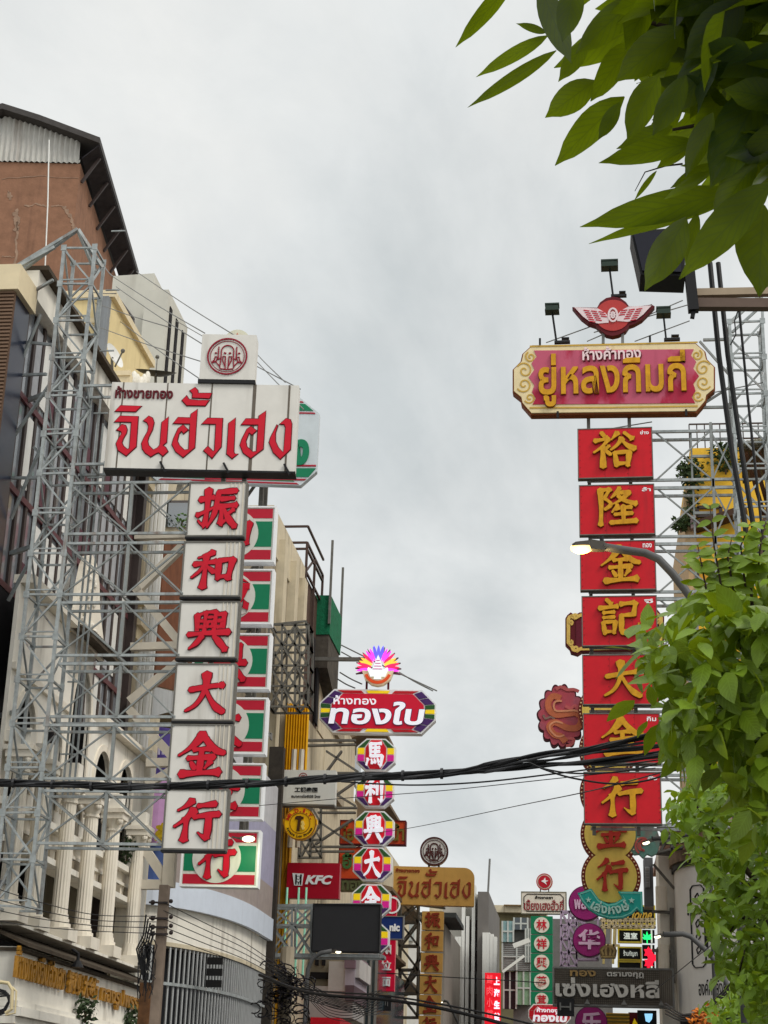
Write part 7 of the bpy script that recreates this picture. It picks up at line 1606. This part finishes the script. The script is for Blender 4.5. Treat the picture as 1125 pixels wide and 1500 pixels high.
for x in range(20, 700, 57):
    y = [q for q in cat_(main, 8) if q[0] >= x][0][1]; c = at(x, y, dp(x)); b = MB(); b.tube([c-Vector((.012,0,0)), c+Vector((.012,0,0))], 0.05, 8); t.part('cable_tie', b, mat('tie_grey', (54,54,56), 0.5, 0))
wire('black cable sagging just under the thick bundle, right of the octagonal panels', [(500,1145),(600,1150),(700,1146),(800,1135),(900,1122),(1000,1108),(1060,1100)], 13.5, 0.007)
wire('thin wire rising from the octagonal 興 panel to the red panels', [(500,1225,40),(600,1213,32),(760,1180,24),(880,1155,16),(1010,1120,13)], 14, 0.006)
wire('thin wire crossing just above the octagonal 利 panel, rising to the right', [(380,1180,20),(520,1168,18),(650,1158,16),(800,1142,14),(960,1125,13)], 14, 0.004)
wire('looping slack cable sagging below the bundle near the red panels', [(775,1117),(800,1128),(840,1140),(900,1148),(960,1140),(1020,1112)], 13.2, 0.008)
wire('second slack cable drooping across the lowest red panel', [(780,1122),(830,1132),(890,1132),(950,1122),(1010,1100)], 13.2, 0.007)
wire('lowest thick black cable falling to the right across the bottom edge', [(380,1428,28),(430,1448,27),(480,1458,26),(560,1464,25),(640,1476,24),(720,1495,23),(780,1512,22)], 24, 0.026)
wire('black cable close above the lowest thick cable', [(400,1440,28),(470,1452,27),(560,1458,25),(640,1470,24),(720,1486,23),(790,1503,22)], 24, 0.014)
for k in range(4): wire('thin black wires running level in front of the white columns', [(-10,1300+k*16,21),(60,1322+k*12,21.4),(140,1340+k*8,22),(229,1342+k*8.5,22.5)], 22, 0.006, group='wires in front of the white columns')
for k in range(5): wire('thin wires fanning right from the concrete utility pole', [(240,1322+k*12,22.5),(300,1352+k*10,24),(360,1382+k*8,26),(420,1424+k*5,29)], 24, 0.006, group='wires fanning from the utility pole')
for k in range(9): wire('slack black wires drooping above the red awning', [(392+k*3,1412+k*4,30),(450,1440+k*3,32),(500+k*4,1462+k*3,34),(560,1450+k*4,36)], 34, 0.010, group='slack wires above the red awning')
for k in range(6): wire('thin slack wires sagging across the lilac block', [(452,1448+k*3,36),(480,1470+k*4,36),(520,1474+k*4,36),(556,1452+k*3,36)], 36, 0.008, group='slack wires across the lilac block')
for (a, c) in (((165,405),(300,488)),((200,398),(345,492)),((170,420),(298,505)),((258,470),(440,570)),((120,470),(296,530)),((130,440),(250,480)),((355,495),(418,560)),((340,490),(445,600)),((175,470),(300,560)),((120,425),(170,430)),((150,385),(165,405))):
    wire('fine stay wires from the rooftops to the elephant emblem box', [(*a,34),((a[0]+c[0])/2,(a[1]+c[1])/2+2,28),(*c,22.3)], 30, 0.009, group='fine stay wires to the emblem box', m=M_grey)
for (a, c) in (((955,446),(800,502)),((1000,440),(860,500)),((1010,470),(930,500)),((1030,440),(870,487)),((1120,560),(1045,575)),((955,618),(870,632))):
    wire('fine stay wires from the right tower to the scroll-ended sign', [(*a,36.5),((a[0]+c[0])/2,(a[1]+c[1])/2,36.3),(*c,36.05)], 36, 0.014, group='fine stay wires to the scroll-ended sign', m=M_grey)
for (a, c) in (((500,945),(640,1012)),((500,955),(560,985)),((498,985),(530,1002)),((495,995),(520,1008)),((585,985),(634,1012))):
    wire('fine stay wires from the green mesh balcony to the crimson octagonal sign', [(*a,48.8),((a[0]+c[0])/2,(a[1]+c[1])/2+1,48.5),(*c,48.2)], 48, 0.022, group='fine stay wires to the crimson sign', m=M_grey)
for k in range(4): wire('dark drooping cables at the lower right below the round building', [(975,1470+k*5,30),(1005,1487+k*3,28),(1040,1470+k*3,26),(1085,1425+k*6,22)], 26, 0.014, group='drooping cables below the round building')
wire('thin black line rising past the lower right of the round building', [(960,1450,40),(1010,1410,30),(1060,1370,22)], 30, 0.008)
wire('grey wire across the ochre panels and the finned building', [(560,1425,60),(650,1431,60),(740,1436,60),(800,1440,60)], 60, 0.018)
# hanging wire cluster
t = Thing('wire_cluster', 'dense dark cluster of coiled cables hanging at the foot of the concrete building', 'cable cluster', at(420,1500,31)); rnd = random.Random(8); b = MB()
for k in range(75):
    x0_, y0_ = rnd.gauss(415,17), rnd.uniform(1408,1500); r_ = rnd.uniform(4,15); pts = []
    a0 = rnd.random()*6.28
    for j in range(9): a = a0+j*0.7; pts.append(at(x0_+r_*math.cos(a), y0_+r_*0.7*math.sin(a)+j*1.2, 31+rnd.uniform(-.4,.4)))
    b.tube(pts, rnd.uniform(0.006,0.015), 5)
t.part('cable_coil', b, mat('cable_dark', (38,34,40), 0.6, 0.2))
b = MB(); q = at(420,1420,31.4); b.tube([(q.x,31.4,0.14),(q.x,31.4,q.z+0.4)], 0.13, 10); t.part('pole', b, M_conc)
# ================================================================== trees
def leaf_mat(key, top, trans, tfac=0.4, gloss=0.32):
    m = bpy.data.materials.new(key); m.use_nodes = True; t = m.node_tree; n, l = t.nodes, t.links
    b = n['Principled BSDF']; b.inputs['Roughness'].default_value = gloss; b.inputs['Specular IOR Level'].default_value = 0.32
    o = n['Material Output']; tr = n.new('ShaderNodeBsdfTranslucent'); mx = n.new('ShaderNodeMixShader'); mx.inputs[0].default_value = tfac
    uv = n.new('ShaderNodeUVMap'); sp = n.new('ShaderNodeSeparateXYZ'); l.new(uv.outputs[0], sp.inputs[0])
    def M(op, a, b2=None, clamp=False):
        x = n.new('ShaderNodeMath'); x.operation = op; x.use_clamp = clamp
        for i, v in enumerate((a, b2)):
            if v is None: continue
            if isinstance(v, (int, float)): x.inputs[i].default_value = v
            else: l.new(v, x.inputs[i])
        return x.outputs[0]
    au = M('ABSOLUTE', M('SUBTRACT', sp.outputs[0], 0.5))           # 0 on the midrib
    rib = M('SUBTRACT', 1.0, M('MULTIPLY', au, 28.0), True)
    vein = M('POWER', M('ABSOLUTE', M('SINE', M('MULTIPLY', M('SUBTRACT', sp.outputs[1], M('MULTIPLY', au, 0.55)), 28.0))), 14.0)
    vein = M('MULTIPLY', vein, 0.4)
    geo = n.new('ShaderNodeNewGeometry'); nz = n.new('ShaderNodeTexNoise'); nz.inputs['Scale'].default_value = 7.0; nz.inputs['Detail'].default_value = 3; l.new(geo.outputs['Position'], nz.inputs['Vector'])
    def mixc(f, a, c):
        x = n.new('ShaderNodeMix'); x.data_type = 'RGBA'
        for s_, v in ((0, f), ('A', a), ('B', c)):
            if isinstance(v, tuple): x.inputs[s_].default_value = (*v, 1)
            else: l.new(v, x.inputs[s_])
        return x.outputs['Result']
    mr = n.new('ShaderNodeMapRange'); mr.inputs[1].default_value = 0.3; mr.inputs[2].default_value = 0.7; l.new(nz.outputs[0], mr.inputs[0])
    c1 = mixc(mr.outputs[0], tuple(x*0.62 for x in top), tuple(x*1.35 for x in top)); c1 = mixc(M('MAXIMUM', M('MULTIPLY', rib, 0.55), vein), c1, tuple(min(1, x*2.1+0.02) for x in top))
    c2 = mixc(mr.outputs[0], tuple(x*0.75 for x in trans), tuple(x*1.2 for x in trans)); c2 = mixc(M('MAXIMUM', M('MULTIPLY', rib, 0.6), vein), c2, tuple(x*0.5 for x in trans))
    l.new(c1, b.inputs['Base Color']); l.new(c2, tr.inputs['Color'])
    l.new(b.outputs[0], mx.inputs[1]); l.new(tr.outputs[0], mx.inputs[2]); l.new(mx.outputs[0], o.inputs['Surface']); return m
def leaf(mb, base, tip, width, nrm, fold=0.25, droop=0.12, seg=7, tipk=0.18, wav=0.0, ph=0.0):
    base, tip = Vector(base), Vector(tip); ax = tip-base; Ln = ax.length; ax = ax/Ln; nrm = Vector(nrm); nrm -= ax*nrm.dot(ax)
    if nrm.length < 1e-4: nrm = ax.orthogonal()
    nrm.normalize(); sd_ = ax.cross(nrm); o = len(mb.v)
    if mb.uv is None: mb.uv = []
    for i in range(seg+1):
        t = i/seg
        w = (math.sin(math.pi*min(1, t**0.82))**0.85 if 0 < t < 1 else 0.0)*width/2
        if t > 0.8: w = w*0.75+0.0*w
        if i == 0: w = width*0.03
        if i == seg: w = width*0.008
        c = base+ax*Ln*t-nrm*droop*Ln*(t*t-t*0.35)
        wv = wav*width*math.sin(t*11+ph)
        for u in (-1, 0, 1):
            mb.v.append(tuple(c+sd_*w*u+nrm*(abs(u)*w*fold+(wv if u else 0)*u))); mb.uv.append(((u+1)/2, t))
    for i in range(seg):
        for k in (0, 1): a = o+i*3+k; mb.f.append((a, a+1, a+4, a+3))
def inpoly(x, y, P):
    c = False; j = len(P)-1
    for i in range(len(P)):
        if (P[i][1] > y) != (P[j][1] > y) and x < (P[j][0]-P[i][0])*(y-P[i][1])/(P[j][1]-P[i][1])+P[i][0]: c = not c
        j = i
    return c
# ---- hanging branch close to the camera (upper right)
ML1 = leaf_mat('near_leaf', (0.007,0.022,0.010), (0.42,0.56,0.006), 0.40, 0.3)
t = Thing('shade_tree', 'close shade tree whose large backlit leaves hang into the upper right corner', 'tree', (1.75,3.9,0))
b = MB(); rnd = random.Random(31); D = 4.0
spec_ = [((755,-30),(664,70),30,0),((803,52),(696,112),24,0),((815,74),(683,159),22,.05),((790,-25),(838,98),42,-.1),((842,-28),(825,63),44,-.2),((936,-8),(841,82),48,0),((800,48),(757,34),14,0),((945,35),(811,99),54,.15),((872,118),(797,173),46,.1),((915,142),(808,241),52,.0),((908,150),(876,206),24,-.05),((965,110),(916,207),50,-.15),((1005,110),(955,202),40,-.2),((1022,208),(873,237),38,0),((985,185),(903,218),30,.05),((1017,206),(960,247),24,.05),((962,250),(928,294),9,0),((1045,240),(980,276),20,-.1),((1045,250),(968,293),18,-.12),((1080,280),(849,331),50,0),((1055,302),(861,353),20,.04),((1005,318),(944,428),52,-.03),((1022,312),(1003,388),22,.03),((1130,268),(990,408),64,-.15),((1119,300),(1109,438),78,-.05),((1125,115),(1034,282),78,-.1),((1045,165),(1002,260),36,-.15),((1110,230),(1040,330),50,-.1),((880,-20),(790,30),30,.1),((1000,40),(900,120),60,-.1),((1060,60),(985,170),64,-.12),((930,60),(860,150),46,.05),((980,-10),(880,50),50,.1),((1090,0),(1000,90),66,-.15),((1130,170),(1070,300),70,-.05),((1000,150),(940,225),36,.1),((860,60),(818,120),30,.1),((1060,180),(1020,265),40,.1)]
for (bp, tp_, w, dd) in spec_:
    d_ = D+dd*1.6; p, q = at(*bp, d_), at(*tp_, d_+rnd.uniform(-.08,.08)); k = d_*1.06/2450*1.03
    vdir = (CAM-p).normalized(); nr = vdir*-1+Vector((rnd.uniform(-.35,.35), rnd.uniform(-.2,.2), rnd.uniform(0.1,.5)))
    leaf(b, p, q, w*k, nr, rnd.uniform(.12,.3), rnd.uniform(.03,.12), 9, wav=0.02, ph=rnd.random()*6)
FP_ = [(858,-60),(880,20),(870,90),(930,130),(1000,140),(1020,215),(1060,260),(1110,270),(1260,260),(1260,-260),(860,-260)]
cnt = 0
while cnt < 980:
    x, y = rnd.uniform(850,1260), rnd.uniform(-260,270)
    if not inpoly(x, y, FP_): continue
    dens = min(1, (x-(840 if cnt < 560 else 915))/160)*(1 if y < 200 else .6)
    if rnd.random() > dens: continue
    cnt += 1; d_ = D+(rnd.uniform(-.35,1.0) if cnt < 560 else rnd.uniform(.5,1.5)); a = R(rnd.gauss(212,38)); Lp = rnd.uniform(75,130)
    bx, by = x-0.4*Lp*math.cos(a), y+0.4*Lp*math.sin(a); tx_, ty_ = x+0.6*Lp*math.cos(a), y-0.6*Lp*math.sin(a)
    if not inpoly(tx_, ty_, FP_) and (tx_ < 1000 or ty_ > 330): 
        if rnd.random() < .9: continue
    p, q = at(bx, by, d_), at(tx_, ty_, d_+rnd.uniform(-.1,.1))
    nr = Vector((rnd.uniform(-.7,.7), rnd.uniform(-.2,.9), rnd.uniform(.3,1)))
    leaf(b, p, q, Lp*rnd.uniform(.42,.58)*d_*1.06/2450, nr, rnd.uniform(.1,.35), rnd.uniform(.03,.2), 6, wav=0.02, ph=rnd.random()*6)
# unseen extra canopy, added around the branch to keep sun and sky off it
for k in range(4600):
    p = Vector((rnd.uniform(.3,3.0), rnd.uniform(.9,5.0), rnd.uniform(4.6,6.8)))
    yq = ROT.transposed() @ (p-CAM); px_, py_ = CX+F*yq.x/-yq.z, CY-F*yq.y/-yq.z
    if py_ > -60 and px_ < 1180: continue
    a = Vector((rnd.gauss(-.3,.8), rnd.gauss(0,.8), rnd.gauss(-.5,.4))).normalized(); leaf(b, p, p+a*rnd.uniform(.16,.24), rnd.uniform(.08,.12), Vector((rnd.gauss(0,.4), rnd.gauss(0,.4), 1)), .2, .1, 4)
t.part('crown', b, ML1, smooth=True)
b = MB(); M_bark = mat('bark', (74,62,50), 0.9, 0.25, 0.3, (40,34,28), 5.0, bump=0.5)
for pts, r0 in ((((1220,-160),(1080,-60),(950,-30),(800,-45)),.018),(((1200,60),(1080,60),(980,40),(900,20)),.012),(((1200,200),(1110,190),(1040,180),(985,190)),.012),(((1190,280),(1120,275),(1060,290),(1005,315)),.009),(((1000,240),(975,243),(945,252),(930,280)),.003)):
    b.tube([at(x, y, D+.12) for x, y in pts], [r0, r0*.8, r0*.6, r0*.35], 7)
t.part('branch', b, M_bark, smooth=True)
b = MB(); b.tube([(1.75,3.9,0.1),(1.8,3.95,2.0),(1.7,4.0,4.0),(1.4,4.0,5.2)], [.16,.13,.1,.05], 12); b.tube([(1.72,4.0,3.6),at(1220,-160,D+.12)], [.05,.02], 8); b.tube([(1.74,4.0,3.2),at(1200,60,D+.12)], [.04,.014], 8); b.tube([(1.75,3.97,2.9),at(1200,200,D+.12)], [.04,.014], 8); t.part('trunk', b, M_bark, smooth=True)

def tree_crown(name, lab, poly, Y, n, Lm, dj, seedv, m, wr=(.42,.56), base=None, bush=None, extra=None, updown=(-.55,.45), inner=0.0, grp=None):
    rnd = random.Random(seedv); t = Thing(name, lab, 'tree', base, grp); b = MB(); k = 0
    xs = [p[0] for p in poly]; ys = [p[1] for p in poly]
    # leaf sprays: clusters of leaves round a shoot tip
    while k < n:
        x, y = rnd.uniform(min(xs), max(xs)), rnd.uniform(min(ys), max(ys))
        if not inpoly(x, y, poly): continue
        d0 = Y+rnd.uniform(-dj, dj); c = at(x, y, d0); m_ = rnd.randint(4, 7); ang0 = rnd.random()*6.28
        sh = Vector((rnd.gauss(-.35,.5), rnd.gauss(-.35,.4), rnd.gauss(.15,.5))).normalized()
        for j in range(m_):
            a = ang0+j*2.4; side = (sh.orthogonal().normalized()); s2 = sh.cross(side); rad = side*math.cos(a)+s2*math.sin(a)
            p = c+sh*Lm*(0.22*j-0.5)
            dr = (rad*0.75+sh*0.35+Vector((0,0,rnd.gauss(*updown)))).normalized(); L_ = Lm*rnd.choice((.55,.75,.9,1.0,1.15,1.3))*rnd.uniform(.9,1.1); q = p+dr*L_
            yq = ROT.transposed() @ (q-CAM); px_, py_ = CX+F*yq.x/-yq.z, CY-F*yq.y/-yq.z
            if not inpoly(px_, py_, poly) and rnd.random() < 0.6: continue
            nr = Vector((rnd.gauss(-.15,.55), rnd.gauss(-.4,.5), 1.0)); leaf(b, p, q, L_*rnd.uniform(*wr), nr, rnd.uniform(.05,.3), rnd.uniform(.0,.25), 5, wav=.02, ph=rnd.random()*6); k += 1
    if extra: extra(b, rnd)
    t.part('crown', b, m, smooth=True); return t, rnd
ML2 = leaf_mat('tree_leaf', (0.14,0.225,0.014), (0.40,0.50,0.008), 0.26, 0.40)
ML3 = leaf_mat('tree_leaf_pale', (0.135,0.225,0.015), (0.38,0.50,0.010), 0.24, 0.42)
PA = [(1022,850),(985,890),(940,922),(916,952),(930,985),(958,1010),(966,1050),(968,1090),(980,1118),(1020,1116),(1060,1130),(1085,1180),(1110,1210),(1300,1220),(1300,790),(1115,800),(1090,830),(1060,870),(1040,870)]
def shoots(b, rnd):
    for st in ([(1062,880),(1046,800),(1040,745)],[(1092,850),(1085,800),(1098,770)],[(1075,860),(1066,815),(1072,790)],[(1040,880),(1030,840),(1022,800)],[(1110,830),(1115,790),(1122,765)]):
        for i in range(7):
            u_ = i/6; x = st[0][0]*(1-u_)**2+2*st[1][0]*u_*(1-u_)+st[2][0]*u_*u_; y = st[0][1]*(1-u_)**2+2*st[1][1]*u_*(1-u_)+st[2][1]*u_*u_; p = at(x, y, 7.6)
            for s_ in (-1, 1): a = Vector((s_*rnd.uniform(.5,1), rnd.uniform(-.5,.3), rnd.uniform(-.35,.45))).normalized(); L_ = (.125-.065*u_)*rnd.uniform(.7,1.15); leaf(b, p, p+a*L_, L_*.55, Vector((rnd.uniform(-.3,.3),-1.0,.45)), .2, .15, 6)
t, rnd = tree_crown('street_tree', 'large-leaved street tree at the right edge with tall leafy shoots over the lamp arm', PA, 7.9, 2500, .138, .75, 5, ML2, base=(1.35,8.1,0), extra=shoots)
b = MB()
for st in ([(1062,890),(1046,800),(1040,740)],[(1092,860),(1085,800),(1098,768)],[(1075,870),(1066,815),(1072,788)],[(1040,890),(1030,840),(1022,798)],[(1110,840),(1115,790),(1122,763)]): b.tube([at(x, y, 7.6) for x, y in st], [.006,.0045,.002], 6)
for (x, y) in ((1062,890),(1000,950),(1000,1060),(1075,870),(1040,1120),(1100,860)): b.tube([(1.3,8.1,2.9), (at(1110,1000,8.0)+at(x,y,7.8))/2, at(x,y,7.7)], [.03,.016,.006], 7)
t.part('branch', b, M_bark, smooth=True); b = MB(); b.tube([(1.35,8.1,0.1),(1.33,8.12,1.6),(1.28,8.1,3.0),(1.2,8.1,4.2)], [.11,.085,.06,.02], 12); t.part('trunk', b, M_bark, smooth=True)
PB = [(1050,1125),(1002,1152),(975,1172),(962,1200),(975,1215),(1005,1235),(1010,1262),(1040,1275),(1030,1300),(1016,1330),(1030,1358),(1035,1385),(1055,1405),(1065,1440),(1090,1470),(1110,1540),(1320,1540),(1320,1090),(1120,1100)]
t, rnd = tree_crown('street_tree', 'smaller-leaved bright green street tree lower down, hiding part of the round white building', PB, 11.0, 6200, .102, 1.1, 6, ML3, base=(1.85,11.3,0), wr=(.40,.52), updown=(-.25,.4))
b = MB()
for (x, y) in ((1020,1180),(1030,1240),(1045,1320),(1060,1380),(1080,1440)): b.tube([(1.8,11.3,2.3), (at(1110,1300,11.2)+at(x,y,11))/2, at(x,y,10.9)], [.03,.018,.006], 7)
t.part('branch', b, M_bark, smooth=True); b = MB(); b.tube([(1.85,11.3,0.1),(1.83,11.32,1.6),(1.75,11.3,3.0),(1.7,11.3,4.2)], [.12,.09,.06,.02], 12); t.part('trunk', b, M_bark, smooth=True)
PC = [(1035,1462),(1020,1478),(1045,1495),(1040,1530),(1250,1540),(1250,1440),(1120,1432),(1080,1445)]
t, rnd = tree_crown('street_bush', 'fine-leaved pale green bush at the bottom right corner', PC, 17.0, 1500, .12, .7, 7, ML3, base=(2.6,17.2,0), wr=(.36,.46))
b = MB(); b.tube([(2.6,17.2,0.1),(2.55,17.2,1.5),(2.4,17.1,2.6)], [.07,.05,.02], 10); t.part('trunk', b, M_bark, smooth=True)
t = Thing('flowering_plant', 'small clump of orange blossom at the bottom edge beside the fine-leaved bush', 'plant', at(1036,1500,19)+Vector((0,0,-.4))); b = MB(); leaf_clump(b, at(1036,1496,19), .19, 260, .07, random.Random(4)); t.part('blossom', b, mat('orange_blossom', (214,120,34), 0.6, 0.25)); b = MB(); q = at(1036,1500,19); b.tube([(q.x,19,0.14), q], 0.02, 6); t.part('stem', b, M_bark)
